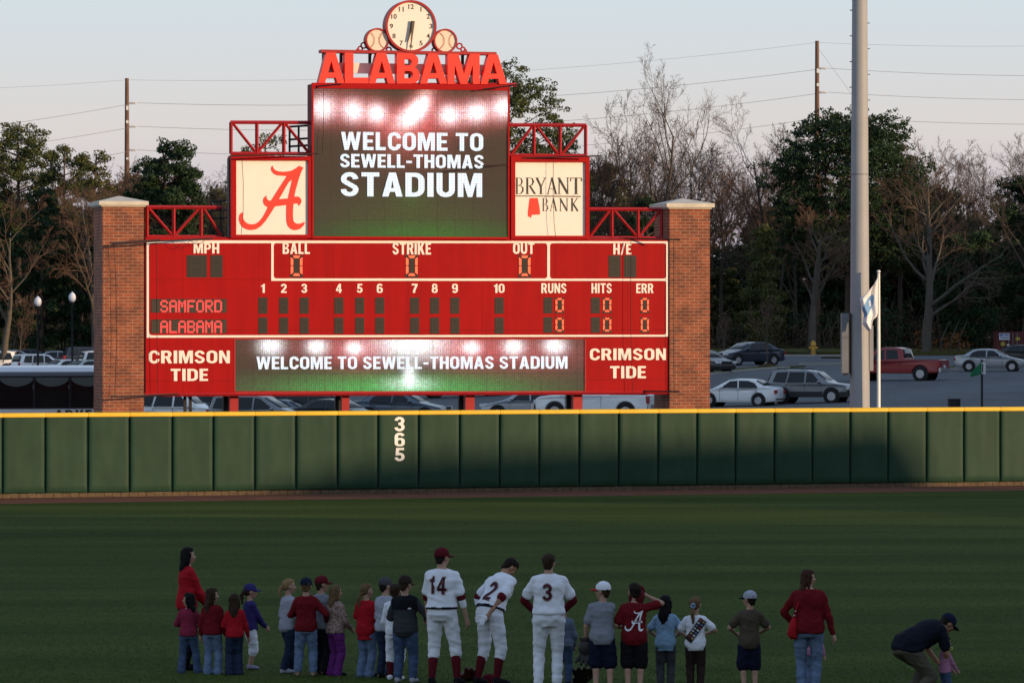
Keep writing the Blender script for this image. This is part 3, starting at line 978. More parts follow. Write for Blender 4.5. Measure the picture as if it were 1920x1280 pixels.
# video pictures, one small face per lamp cluster
def screen(parent, l, t, r, b, d, nx, nz, fn, seed):
    rr = random.Random(seed)
    vs, fs, cols = [], [], []
    for j in range(nz + 1):
        for i in range(nx + 1):
            vs.append(tuple(bq(l + (r - l) * i / nx, b + (t - b) * j / nz, d)))
    for j in range(nz):
        for i in range(nx):
            fs.append((j * (nx + 1) + i, j * (nx + 1) + i + 1, (j + 1) * (nx + 1) + i + 1, (j + 1) * (nx + 1) + i))
            c = fn(l + (r - l) * (i + .5) / nx, b + (t - b) * (j + .5) / nz)
            k = rr.uniform(.72, 1.22) * (0.82 if i % 2 else 1.1) * (0.86 if j % 2 else 1.08)
            if i % 17 == 16 or j % 17 == 16: k *= .72
            cols.append([max(0, x * k * rr.uniform(.85, 1.15)) for x in c])
    mb = MB().add(vs, fs)
    o = mb.build("screen", M_SCREEN, parent)
    at_ = o.data.color_attributes.new("glow", 'FLOAT_COLOR', 'CORNER')
    buf = []
    for c in cols: buf += [c[0], c[1], c[2], 1.0] * 4
    at_.data.foreach_set("color", buf)
    return o


def gauss(x, y, cx, cy, sx, sy, rot=0.0):
    dx, dy = x - cx, y - cy
    if rot: dx, dy = dx * math.cos(rot) + dy * math.sin(rot), -dx * math.sin(rot) + dy * math.cos(rot)
    return math.exp(-((dx / sx) ** 2 + (dy / sy) ** 2) * .5)


def top_picture(x, y):
    c = [0.020, 0.011, 0.006]
    g = max(0, min(1, (y - 340) / 60)) * max(0.25, gauss(x, 0, 775, 0, 110, 1))
    gb = max(0, min(1, (y - 405) / 30))
    c[1] += .030 * g + .06 * gb * gauss(x, 0, 800, 0, 130, 1); c[0] -= .015 * gb; c[1] += 0.03 * gauss(x, y, 770, 372, 22, 14)
    lamps = [(606, 203, 17, 15, 0), (662, 208, 15, 14, .3), (706, 213, 14, 13, .2), (772, 216, 24, 13, -.6), (788, 200, 17, 9, -1.0), (843, 216, 15, 13, -.1), (893, 211, 17, 13, -.2), (945, 202, 17, 14, -.4)]
    w_ = sum(gauss(x, y, cx, cy, sx * .85, sy * .85, ro) for cx, cy, sx, sy, ro in lamps)
    h = sum(gauss(x, y, cx, cy, sx * 1.5, sy * 1.45, ro) for cx, cy, sx, sy, ro in lamps)
    h += 1.0 * gauss(x, y, 770, 235, 36, 20) + .35 * gauss(x, y, 770, 270, 50, 30)
    st = gauss(x, y, 785, 195, 9, 60, .5) * .25
    c[0] += .48 * min(h, 1.2) + st * .6; c[1] += .06 * h + st * .5; c[2] += .065 * h + st * .3
    for k, v in enumerate((1.25, 1.35, 1.4)): c[k] += v * min(1.3, w_)
    return c


def strip_picture(x, y):
    c = [0.026, 0.016, 0.011]
    gb = max(0, min(1, (y - 690) / 35))
    q = gauss(x, 0, 745, 0, 150, 1)
    c[0] += .02 * gb * q; c[1] += .34 * gb * q; c[2] += .06 * gb * q
    lamps = [(508, 648, 15), (594, 650, 13), (664, 653, 11), (884, 652, 11), (963, 650, 13), (1040, 648, 14)]
    w_ = sum(gauss(x, y, cx, cy, s_ * .95, s_ * .75) for cx, cy, s_ in lamps)
    w_ += 1.0 * gauss(x, y, 772, 645, 42, 18) + .8 * gauss(x, y, 768, 702, 8, 13) + .45 * gauss(x, y, 768, 720, 28, 9)
    h = gauss(x, y, 672, 655, 42, 22) + gauss(x, y, 872, 652, 50, 22) + .6 * gauss(x, y, 1000, 660, 70, 24) + .3 * gauss(x, y, 560, 650, 60, 18)
    c[0] += .50 * h; c[1] += .07 * h; c[2] += .09 * h
    for k, v in enumerate((1.2, 1.32, 1.35)): c[k] += v * min(1.2, w_)
    return c


screen(board, 441.5, 636.5, 1096.5, 733, 0.03, 330, 48, strip_picture, 2)
lettering(board, "WELCOME TO SEWELL-THOMAS STADIUM", BOLD, 481, 667.5, 1064, 692, 0.012, M_SCRTXT, th=.012)
mb = MB()
for l, t, r, b in ((440.2, 634, 1097.8, 636.3), (440.2, 733.2, 1097.8, 738)): panel(mb, l, t, r, b, -.012, .04)
for l, r in ((438.8, 441.4), (1096.6, 1099)): panel(mb, l, 636.4, r, 733, -.012, .04)
mb.build("strip_frame", M_REDT, board)
# posts
for l, r in ((431, 447), (641, 655), (873, 890), (1075, 1092)):
    mb = MB()
    a, c = bq(l, 740, .5), bq(r, 740, .5)
    mb.box(a.x, .5, -.1, c.x, .5 + (c.x - a.x), a.z + .04)
    mb.box(a.x - .05, .45, 0, c.x + .05, .55 + (c.x - a.x), .35)
    a2 = bq(l - 8, 740, .9)
    mb.build("post", M_REDT, board)
    mb = MB(); mb.box(a2.x - .05, 1.0, -.1, a2.x + .16, 1.2, a2.z + .04); mb.build("rear_post", M_BLACK, board)
mb = MB()
for x in (347, 357):
    a = bq(x, 740, .8); mb.box(a.x - .04, .8, -.1, a.x + .05, .9, a.z + .04)
mb.build("conduit", M_BLACK, board)


# trusses standing on the cabinet tops
def truss(parent, l, t, r, b, nodes, d, inner=(), wid=.085, diag=.068, seg_r=None):
    mb = MB()
    mb.beam(bq(l, t, d), bq(r, t + (r - l) * .0035, d), wid)
    mb.beam(bq(l, b, d), bq(r, b + (r - l) * .0035, d), wid)
    for x in inner: mb.beam(bq(x, t, d), bq(x, b, d), wid)
    for (x0, e0, x1, e1) in nodes: mb.beam(bq(x0, t if e0 else b, d + .01), bq(x1, t if e1 else b, d + .01), diag)
    # second frame behind and cross ties
    return mb.build("truss", M_REDT, parent)


truss(board, 275, 388.5, 416, 444, [(277, 1, 325, 0), (325, 0, 375, 1), (380, 1, 416, 0)], .35, (275.5, 325.5, 377))
truss(board, 1104, 392, 1240, 446, [(1104, 0, 1145, 1), (1149, 1, 1196, 0), (1196, 0, 1240, 1)], .35, (1147, 1196, 1240))
mb = MB()
for x in (396, 414): mb.beam(bq(x, 378, 1.6), bq(x, 445, 1.6), .04)
for y in (378, 395, 410): mb.beam(bq(395, y, 1.6), bq(428, y - 2, 1.6), .04)
mb.build("ladder_frame", M_BLACK, board)


# side sign panels
def sign(name, label, l, t, r, b, il, it, ir, ib):
    a = bq((l + r) / 2, b, 0)
    o = thing(name, label, "sign", BP0 + BU * a.x + Vector((0, 0, a.z)), BTH)
    o_inv = Matrix.Translation((-a.x, 0, -a.z))
    mb = MB()
    mb.prism([[(l, t), (r, t + .6), (r, b), (l, b)], [(il, it), (ir, it + .4), (ir, ib), (il, ib)]], lambda x, y, d: o_inv @ Vector((bp(x, y)[0], d, bp(x, y)[1])), -.10, .55, 0)
    mb.build("frame", M_RED, o)
    mb = MB()
    p, q = o_inv @ bq(il, ib, -.02), o_inv @ bq(ir, it, -.02)
    mb.box(p.x - .02, -.02, p.z - .02, q.x + .02, .2, q.z + .02)
    mb.build("face", M_CREAM, o)
    mb = MB(); mb.box(o_inv.translation.x + bp(l - 1.5, t)[0], .15, 0.05, o_inv.translation.x + bp(l, t)[0] - .004, .5, (o_inv @ bq(l, t + 4)).z)
    mb.build("side_plate", M_BLACK, o)
    return o, o_inv


emb, einv = sign("emblem_sign", "square white sign with a big red script letter in a red frame", 432.5, 292.5, 586, 446.5, 442, 301, 577, 440)
A_OUT = [(1048, 168), (1112, 195), (1085, 245), (1050, 340), (1015, 460), (985, 570), (975, 630), (1030, 628), (1062, 645), (1082, 680), (1080, 715), (1062, 745), (1045, 768), (1030, 735), (1000, 733), (962, 738), (957, 800), (955, 920), (960, 985), (980, 1020), (1010, 1035), (1060, 1035), (1105, 1018), (1130, 1008), (1132, 1030), (1110, 1070), (1060, 1115), (1000, 1132), (950, 1128), (905, 1100), (875, 1060), (858, 1000), (855, 900), (858, 755), (800, 762), (690, 775), (660, 815), (600, 910), (540, 1000), (470, 1075), (400, 1118), (330, 1132), (260, 1120), (200, 1088), (162, 1035), (145, 970), (150, 915), (170, 880), (205, 865), (205, 900), (208, 960), (235, 1005), (280, 1035), (340, 1045), (400, 1035), (450, 1000), (500, 940), (545, 860), (580, 785), (548, 772), (520, 740), (507, 695), (515, 655), (535, 632), (558, 615), (562, 655), (580, 682), (605, 690), (628, 688), (700, 575), (770, 465), (865, 322), (800, 318), (720, 310), (665, 285), (635, 245), (625, 205), (635, 180), (652, 168), (662, 200), (685, 230), (730, 250), (800, 257), (880, 252), (940, 238), (1000, 205)]
A_IN = [(942, 372), (925, 460), (895, 590), (880, 658), (830, 660), (745, 668), (790, 590), (840, 500), (895, 410)]
A_OUT = [(430 + x / 8, 290 + y / 8) for x, y in A_OUT]
A_IN = [(430 + x / 8, 290 + y / 8) for x, y in A_IN]
mb = MB()
mb.prism([A_OUT, A_IN], lambda x, y, d: einv @ Vector((bp(x, y, -.03)[0], d, bp(x, y, -.03)[1])), -.036, -.0205)
mb.build("emblem", M_REDL, emb)

bank, binv = sign("bank_sign", "square white sign with dark serif lettering and a small red state outline", 957, 293, 1104, 448, 965, 304, 1096.5, 442)


def bpk(x, y, d): return binv @ Vector((bp(x, y, -.03)[0], d, bp(x, y, -.03)[1]))


SER = {  # strokes in a unit box: (points, widths)
    'B': [([(.2, 0), (.2, 1)], .17), ([(.03, .985), (.45, .985), (.68, .93), (.78, .76), (.66, .58), (.4, .53), (.25, .53)], [.03, .04, .1, .16, .1, .04, .03]), ([(.3, .53), (.62, .50), (.86, .38), (.86, .2), (.66, .05), (.4, .015), (.03, .015)], [.03, .05, .14, .17, .1, .04, .03])],
    'R': [([(.2, 0), (.2, 1)], .17), ([(.03, .985), (.45, .985), (.68, .93), (.78, .75), (.66, .56), (.4, .5), (.25, .5)], [.03, .04, .1, .17, .1, .04, .03]), ([(.45, .5), (.9, .04), (1.02, .015)], [.15, .16, .04]), ([(.03, .015), (.38, .015)], .03)],
    'Y': [([(.14, .97), (.5, .45)], [.17, .15]), ([(.86, .97), (.53, .45)], .055), ([(.5, .45), (.5, 0)], .15), ([(0, .985), (.33, .985)], .03), ([(.7, .985), (1, .985)], .03), ([(.33, .015), (.68, .015)], .03)],
    'A': [([(.1, 0), (.5, 1)], .05), ([(.48, 1), (.88, 0)], .15), ([(.25, .33), (.75, .33)], .04), ([(0, .015), (.24, .015)], .03), ([(.72, .015), (1.02, .015)], .03)],
    'N': [([(.13, 0), (.13, .95)], .05), ([(.1, .97), (.85, .03)], .15), ([(.86, 0), (.86, 1)], .05), ([(0, .985), (.2, .985)], .03), ([(0, .015), (.27, .015)], .03), ([(.73, .985), (1, .985)], .03)],
    'T': [([(.5, 0), (.5, 1)], .16), ([(.02, .975), (.98, .975)], .05), ([(.03, .97), (.0, .78)], .04), ([(.97, .97), (1.0, .78)], .04), ([(.33, .015), (.68, .015)], .03)],
    'K': [([(.2, 0), (.2, 1)], .16), ([(.28, .48), (.82, .97)], .05), ([(.36, .54), (.9, .03)], .16), ([(.03, .985), (.38, .985)], .03), ([(.03, .015), (.38, .015)], .03), ([(.66, .985), (.98, .985)], .03), ([(.72, .015), (1.03, .015)], .03)]}


def serif(s_, boxes, t, b, name="lettering"):
    mb = MB()
    n = 0
    for ch, (l, r) in zip(s_, boxes):
        for pts, w_ in SER[ch]:
            ws = w_ if isinstance(w_, list) else [w_] * len(pts)
            P = [(l + (r - l) * x, b + (t - b) * y) for x, y in pts]
            W = [w * (r - l) for w in ws]
            left, right = [], []
            for i, p in enumerate(P):
                a, c = P[max(i - 1, 0)], P[min(i + 1, len(P) - 1)]
                dx, dy = c[0] - a[0], c[1] - a[1]
                q = math.hypot(dx, dy); nx_, ny_ = -dy / q, dx / q
                left.append((p[0] + nx_ * W[i] / 2, p[1] + ny_ * W[i] / 2)); right.append((p[0] - nx_ * W[i] / 2, p[1] - ny_ * W[i] / 2))
            mb.prism([left + right[::-1]], bpk, -.030 - .0006 * n, -.0205)
            n += 1
    return mb.build(name, M_INK, bank)


serif("BRYANT", [(966, 983), (985, 1004.5), (1004, 1025), (1025.5, 1045), (1046, 1068), (1070, 1091)], 333, 364)
serif("BANK", [(1016.5, 1029), (1031, 1045), (1049, 1066), (1070, 1085)], 371.5, 396)
mb = MB(); mb.prism([[(967, 366.6), (1089, 367.4), (1089, 369.4), (967, 368.4)]], bpk, -.026, -.0205); mb.build("rule", M_INK, bank)
mb = MB()
mb.prism([[(950 + x / 5.565, 220 + y / 5.565) for x, y in ((240, 842), (325, 842), (345, 950), (350, 1000), (345, 1015), (262, 1018), (258, 1045), (245, 1048), (240, 1030), (228, 1040), (222, 1035), (222, 985), (232, 900))]], bpk, -.028, -.0205)
mb.build("state_outline", M_REDL, bank)

# video board
vb0 = bq(770, 447, -.06)
video = thing("video_board", "tall video board showing white stadium lamps and a welcome message", "video board", BP0 + BU * vb0.x + BV * -.06 + Vector((0, 0, vb0.z)), BTH)


class Sub:
    pass


def shift(o, inv):
    """move mesh data that was made in board coordinates into the frame of its own thing"""
    o.data.transform(inv)
    return o


vinv = Matrix.Translation((-vb0.x, .06, -vb0.z))
mb = MB()
panel(mb, 585, 162, 955, 447, -.05, .70); shift(mb.build("housing", M_DKRED, video), vinv)
mb = MB()
for l, t, r, b in ((585, 160, 955.5, 165.5), (585, 444.8, 955.5, 447.3)): panel(mb, l, t, r, b, -.12, -.051)
for l, r in ((585, 588), (952.6, 955.5)): panel(mb, l, 165.6, r, 444.7, -.12, -.051)
shift(mb.build("frame", M_RED, video), vinv)
shift(screen(video, 588, 165.5, 952.6, 445, -.07, 186, 142, top_picture, 1), vinv)
for s_, l, t, r, b in (("WELCOME TO", 640, 250, 906, 281), ("SEWELL-THOMAS", 638, 291, 907, 314), ("STADIUM", 639, 325, 904, 368)):
    shift(lettering(video, s_, BOLD, l, t, r, b, -.10, M_SCRTXT, th=.03), vinv)
mb = MB(); panel(mb, 583, 164, 584.8, 447, .2, .66); shift(mb.build("side_plate", M_BLACK, video), vinv)

# trusses above the side signs (each stands on its sign)
shift(truss(emb, 432, 229.5, 582, 288, [(435, 1, 481, 0), (481, 0, 530, 1), (533, 1, 580, 0)], .3, (433, 481.5, 532)), einv)
shift(truss(bank, 955, 234.5, 1099, 291.5, [(957, 0, 1000, 1), (1004, 1, 1048, 0), (1052, 0, 1097, 1)], .3, (1001, 1050, 1098)), binv)
mb = MB()
for x in (543, 560): mb.beam(bq(x, 236, 1.5), bq(x, 290, 1.5), .05)
for y in (238, 262, 275): mb.beam(bq(541, y, 1.5), bq(586, y - 3, 1.5), .05)
shift(mb.build("ladder_frame", M_BLACK, emb), einv)

# big letters
la = bq(774, 157, .25)
letters = thing("letter_sign", "row of big red block letters standing on top of the video board", "sign", BP0 + BU * la.x + BV * .25 + Vector((0, 0, la.z)), BTH)
linv = Matrix.Translation((-la.x, -.25, -la.z))
GL = {'A': [[(0, 0), (.25, 0), (.315, .18), (.67, .18), (.725, 0), (1, 0), (.655, 1), (.30, 1)], [(.375, .35), (.62, .35), (.495, .74)]],
      'L': [[(0, 0), (1, 0), (1, .19), (.36, .19), (.36, 1), (0, 1)]],
      'B': [[(0, 0), (.62, 0), (.82, .03), (.95, .12), (1, .27), (.96, .40), (.86, .50), (.76, .535), (.87, .60), (.94, .72), (.91, .86), (.8, .96), (.62, 1), (0, 1)],
            [(.33, .6), (.55, .6), (.63, .64), (.655, .71), (.63, .78), (.55, .82), (.33, .82)], [(.33, .18), (.57, .18), (.67, .22), (.7, .3), (.67, .38), (.57, .42), (.33, .42)]],
      'M': [[(0, 0), (.22, 0), (.22, .60), (.235, .60), (.40, 0), (.61, 0), (.775, .60), (.79, .60), (.79, 0), (1, 0), (1, 1), (.69, 1), (.51, .33), (.34, 1), (0, 1)]]}
for ch, l, r, t, b in (('A', 597, 646.3, 99, 156.5), ('L', 646.9, 691, 99.5, 156.5), ('A', 691.6, 741, 100, 156.8), ('B', 744.5, 787.5, 100.5, 157), ('A', 788, 838.5, 101, 157.3), ('M', 839.5, 899.5, 101.5, 157.8), ('A', 901.5, 950.5, 102.5, 158)):
    mb = MB()
    mb.prism(GL[ch], lambda x, y, d: (bp(l + (r - l) * x, b + (t - b) * y)[0], d, bp(l + (r - l) * x, b + (t - b) * y)[1]), 0.0, .38)
    shift(mb.build("letter", M_REDL, letters), linv)
mb = MB()
mb.box(bp(603, 93)[0], .05, bp(603, 98.6)[1], bp(931, 96)[0], .5, bp(603, 93)[1]); shift(mb.build("top_beam", M_REDT, letters), linv)
mb = MB()
mb.beam(bq(586, 159.2, .1), bq(968, 159.2, .1), .09); shift(mb.build("bottom_rail", M_REDT, letters), linv)
mb = MB()
a, c = bq(604, 137, .42), bq(925, 122, .42)
mb.box(a.x, .42, a.z, c.x, .52, c.z); shift(mb.build("light_trough", mat("trough_white", (.72, .70, .66), .5, .05), letters), linv)
for x in (607, 640, 694, 769, 868, 928):
    mb = MB()
    a, c = bq(x - 2.2, 161, .53), bq(x + 2.2, 99, .53)
    mb.box(a.x, .53, a.z - .05, c.x, .66, c.z)
    mb.box(a.x, .45, c.z - .1, c.x, .53, c.z)
    shift(mb.build("upright", M_BLACK, letters), linv)

# clock and the two ball ornaments
ca = bq(771, 96, .1)
clock = thing("clock", "round white clock with black numerals and red rim above the big letters", "clock", BP0 + BU * ca.x + BV * .1 + Vector((0, 0, ca.z)), BTH)
cinv = Matrix.Translation((-ca.x, -.1, -ca.z))


def disc(cx, cy, r, d0, d1, mb, rin=None, n=48, mi=0):
    c = bq(cx, cy, d0)
    k = (bq(cx + r, cy, d0).x - c.x)
    lp = [[(c.x + k * math.cos(2 * PI * i / n), c.z + k * math.sin(2 * PI * i / n)) for i in range(n)]]
    if rin:
        k2 = k * rin / r
        lp.append([(c.x + k2 * math.cos(2 * PI * i / n), c.z + k2 * math.sin(2 * PI * i / n)) for i in range(n)])
    mb.prism(lp, lambda x, z, d: (x, d, z), d0, d1, mi)
    return c, k


CX, CY = 771, 49.5
mb = MB(); disc(CX, CY, 47.8, 0.0, .5, mb, 43.8); shift(mb.build("rim", M_REDT, clock), cinv)
mb = MB(); disc(CX, CY, 43.7, .06, .45, mb); shift(mb.build("face", M_CREAM, clock), cinv)
for k in range(1, 13):
    an = math.radians(90 - 30 * k)
    nxp, nyp = CX + 37 * math.cos(an), CY - 36.5 * math.sin(an)
    w_ = {1: .9, 10: 5, 11: 4.4, 12: 5}.get(k, 3.0)
    shift(lettering(clock, str(k), .012, nxp - w_, nyp - 4.4, nxp + w_, nyp + 4.4, .052, M_BLACK, th=.007, name="numeral"), cinv)
for (tip, tail, w0, w1, d) in (((764.5, 79), (773.5, 40), 6.0, 1.6, -.02), ((769, 94), (774.5, 40), 5.6, .8, -.06)):
    mb = MB()
    dx, dy = tip[0] - tail[0], tip[1] - tail[1]
    q = math.hypot(dx, dy); nx_, ny_ = -dy / q, dx / q
    mb.prism([[(tail[0] + nx_ * w0 / 2, tail[1] + ny_ * w0 / 2), (tip[0] + nx_ * w1 / 2, tip[1] + ny_ * w1 / 2), (tip[0] - nx_ * w1 / 2, tip[1] - ny_ * w1 / 2), (tail[0] - nx_ * w0 / 2, tail[1] - ny_ * w0 / 2)]],
             lambda x, y, dd: (bp(x, y)[0], dd, bp(x, y)[1]), d, d + .02)
    shift(mb.build("hand", mat("hand_bronze", (.10, .07, .045), .5, .05), clock), cinv)
mb = MB(); c = bq(CX, 2, .2); mb.tube([c, c + Vector((0, 0, .5))], .015, 5); shift(mb.build("spike", M_BLACK, clock), cinv)
for bx, by, side_, lab in ((708, 75.5, -1, "small round baseball ornament with stitched seams left of the clock"), (835.5, 77, 1, "small round baseball ornament with stitched seams right of the clock")):
    oa = bq(bx, by + 22, .15)
    orn = thing("baseball_ornament", lab, "ornament", BP0 + BU * oa.x + BV * .15 + Vector((0, 0, oa.z)), BTH, "baseball ornaments beside the clock")
    oi = Matrix.Translation((-oa.x, -.15, -oa.z))
    mb = MB(); disc(bx, by, 22.2, .08, .45, mb, 19.3); shift(mb.build("rim", M_REDT, orn), oi)
    mb = MB(); disc(bx, by, 19.2, .12, .4, mb); shift(mb.build("face", mat("ball_leather", (.80, .66, .54), .6, .04), orn), oi)
    mb = MB()
    for sx, cx2, rr_ in ((1, 20.5, 17.5), (-1, -24, 17.5)):
        for k in range(17):
            an = math.radians(-62 + 124 * k / 16)
            x, y = bx + side_ * -1 * (cx2 - sx * rr_ * math.cos(an)) * 1.0, by + rr_ * math.sin(an)
            if math.hypot(x - bx, y - by) > 18.3: continue
            ex = 1.7
            a, c = bq(x - ex, y - .5 * sx, .115), bq(x + ex, y + .5 * sx, .115)
            mb.beam(a, c, .014)
    shift(mb.build("stitching", mat("stitch_red", (.45, .16, .12), .6, .05), orn), oi)
    mb = MB()
    for cx2, cy2, r2 in ((bx + side_ * 26, by + 10, 5.2), (bx + side_ * 32.5, by + 16, 4.0), (bx + side_ * 37, by + 19, 2.2), (bx - side_ * 21, by + 18, 4.5)):
        c = bq(cx2, cy2, .3); k = r2 / 57.9
        mb.tube([c + Vector((k * math.cos(t * PI / 10), 0, k * math.sin(t * PI / 10))) for t in range(21)], .028, 6)
    shift(mb.build("scrollwork", M_REDT, orn), oi)

# net arms and hanging cables
for a, c in (((207, 455.5, -1.7), (300, 449.5, .0)), ((210, 456.5, -1.6), (420, 446, .2)), ((209, 744, -1.7), (335, 738.5, 0)), ((1160, 446.5, .2), (1276, 449.5, -1.0)), ((1200, 733, .1), (1274, 734, -1.0))):
    mb = MB(); mb.tube([bq(*a), bq(*c)], .028, 6); mb.build("net_arm", M_CABLE, board)
for o_, inv, a, c in ((emb, einv, (430, 293, -.9), (597, 288.5, -.5)), (bank, binv, (958, 297, .0), (1125, 292.5, -.7)), (bank, binv, (905, 311, -1.2), (958, 308, .1)), (video, vinv, (585, 163, 0), (640, 158, -.8)), (video, vinv, (905, 168, -.4), (974, 158.8, -.8))):
    mb = MB(); mb.tube([bq(*a), bq(*c)], .026, 6); shift(mb.build("net_arm", M_CABLE, o_), inv)
for o_, inv, pts in ((board, None, [(213, 456), (217, 520), (219, 640), (215, 743)]), (board, None, [(293, 452), (294, 600), (296, 738)]), (board, None, [(1183, 452), (1182, 600), (1186, 734)]), (board, None, [(1263, 452), (1262, 600), (1264, 734)]),
                     (emb, einv, [(453.5, 297), (456, 340), (456, 400), (452, 440)]), (bank, binv, [(1037.5, 300), (1037, 360), (1039, 420), (1042, 446)]), (video, vinv, [(607, 166), (606.5, 240), (604, 290)]),
                     (board, None, [(322, 450), (328, 462), (340, 466), (350, 459), (356, 450)]), (board, None, [(356, 451), (368, 458), (376, 457), (384, 450)])):
    mb = MB(); mb.tube([bq(x, y, -.22) for x, y in pts], .0085, 4)
    q = mb.build("cable", M_BLACK, o_)
    if inv: shift(q, inv)


# ------------------------------------------------------------------ brick pillars
def brick_material():
    m = bpy.data.materials.new("red_brick")
    m.use_nodes = True
    nt = m.node_tree
    b = nt.nodes["Principled BSDF"]
    b.inputs['Roughness'].default_value = 0.85
    uv = nt.nodes.new("ShaderNodeUVMap"); uv.uv_map = "UVMap"
    br = nt.nodes.new("ShaderNodeTexBrick")
    br.inputs['Scale'].default_value = 1.0
    br.inputs['Brick Width'].default_value = 0.30
    br.inputs['Row Height'].default_value = 0.104
    br.inputs['Mortar Size'].default_value = 0.009
    br.inputs['Mortar Smooth'].default_value = 0.2
    br.inputs['Bias'].default_value = -0.1
    br.inputs['Color1'].default_value = (0.32, 0.078, 0.030, 1)
    br.inputs['Color2'].default_value = (0.175, 0.046, 0.024, 1)
    br.inputs['Mortar'].default_value = (0.38, 0.28, 0.19, 1)
    nt.links.new(uv.outputs[0], br.inputs['Vector'])
    n = nt.nodes.new("ShaderNodeTexNoise"); n.inputs['Scale'].default_value = 1.6; n.inputs['Detail'].default_value = 6
    nt.links.new(uv.outputs[0], n.inputs['Vector'])
    rp = nt.nodes.new("ShaderNodeValToRGB")
    rp.color_ramp.elements[0].position = .35; rp.color_ramp.elements[0].color = (.62, .62, .62, 1)
    rp.color_ramp.elements[1].position = .62; rp.color_ramp.elements[1].color = (1, 1, 1, 1)
    nt.links.new(n.outputs['Fac'], rp.inputs[0])
    mx = nt.nodes.new("ShaderNodeMix"); mx.data_type = 'RGBA'; mx.blend_type = 'MULTIPLY'; mx.inputs[0].default_value = 1
    nt.links.new(br.outputs['Color'], mx.inputs[6]); nt.links.new(rp.outputs[0], mx.inputs[7])
    nt.links.new(mx.outputs[2], b.inputs['Base Color'])
    bm_ = nt.nodes.new("ShaderNodeBump"); bm_.inputs['Strength'].default_value = .6; bm_.inputs['Distance'].default_value = .01; bm_.invert = True
    nt.links.new(br.outputs['Fac'], bm_.inputs['Height']); nt.links.new(bm_.outputs[0], b.inputs['Normal'])
    return m


M_BRICK = brick_material()
M_CAST = mat("cast_stone", (0.58, 0.53, 0.45), .8, .12, 3)
for l, r, capl, capr, ct, cb, lab in ((192.5, 270, 185.5, 277.5, 377, 387.5, "square red brick pillar with a pale stone cap left of the scoreboard"), (1255.5, 1331, 1250, 1338.5, 381, 391.5, "square red brick pillar with a pale stone cap right of the scoreboard")):
    d0 = -.06
    a, c = bq(l, cb, d0), bq(r, cb, d0)
    w_ = c.x - a.x
    o = thing("brick_pillar", lab, "pillar", BP0 + BU * (a.x + w_ / 2) + BV * (d0 + .95), BTH, "brick pillars at the ends of the scoreboard")
    mb = MB(); mb.box(-w_ / 2, -.95, -.1, w_ / 2, .95, a.z); mb.build("shaft", M_BRICK, o)
    mb = MB()
    cl, cr = bq(capl, cb, d0 - .12).x - a.x - w_ / 2, bq(capr, cb, d0 - .12).x - a.x - w_ / 2
    zt = bq(capl, ct, d0 - .12).z
    mb.box(-w_ / 2 - .05, -1.0, a.z + .002, w_ / 2 + .05, 1.0, a.z + .05)
    ov = .13
    mb.box(-w_ / 2 - ov, -.95 - ov, a.z + .05, w_ / 2 + ov, .95 + ov, zt)
    zt2 = zt
    mb.add([(-w_ / 2 - ov, -.95 - ov, zt2), (w_ / 2 + ov, -.95 - ov, zt2), (w_ / 2 + ov, .95 + ov, zt2), (-w_ / 2 - ov, .95 + ov, zt2), (0, 0, zt2 + .2)], [(0, 1, 4), (1, 2, 4), (2, 3, 4), (3, 0, 4)])
    mb.build("stone_cap", M_CAST, o)

# ------------------------------------------------------------------ trees
M_BARK = mat("grey_bark", (0.080, 0.062, 0.048), 0.9, 0.3, 3)
M_PALEBARK = mat("pale_bark", (0.088, 0.075, 0.060), 0.9, 0.25, 3)
M_TWIG = mat("brown_twigs", (0.088, 0.057, 0.040), 0.9, 0.25, 0.6)
M_TWIG2 = mat("reddish_twigs", (0.118, 0.066, 0.044), 0.9, 0.25, 0.6)
M_PINEBARK = mat("pine_bark", (0.085, 0.058, 0.044), 0.9, 0.3, 3)


def leaf_mat(name, a, b):
    m = mat(name, a, 0.75, 0.0)
    nt = m.node_tree
    bs = nt.nodes["Principled BSDF"]
    g = nt.nodes.new("ShaderNodeNewGeometry")
    rp = nt.nodes.new("ShaderNodeValToRGB")
    rp.color_ramp.elements[0].color = (*a, 1)
    rp.color_ramp.elements[1].color = (*b, 1)
    nt.links.new(g.outputs['Random Per Island'], rp.inputs[0])
    nt.links.new(rp.outputs[0], bs.inputs['Base Color'])
    bs.inputs['Specular IOR Level'].default_value = 0.2
    return m


M_PINE = leaf_mat("pine_needles", (0.030, 0.048, 0.014), (0.085, 0.095, 0.030))
M_DARK = leaf_mat("dark_evergreen", (0.012, 0.028, 0.012), (0.032, 0.060, 0.022))
M_OLIVE = leaf_mat("olive_leaves", (0.040, 0.050, 0.015), (0.105, 0.105, 0.030))
M_BRUSH = leaf_mat("dry_brush", (0.040, 0.028, 0.016), (0.10, 0.065, 0.035))
M_RUST = leaf_mat("rust_leaves", (0.12, 0.050, 0.018), (0.22, 0.09, 0.03))


def rvec(rr):
    while True:
        v = Vector((rr.uniform(-1, 1), rr.uniform(-1, 1), rr.uniform(-1, 1)))
        if 0.05 < v.length < 1: return v.normalized()


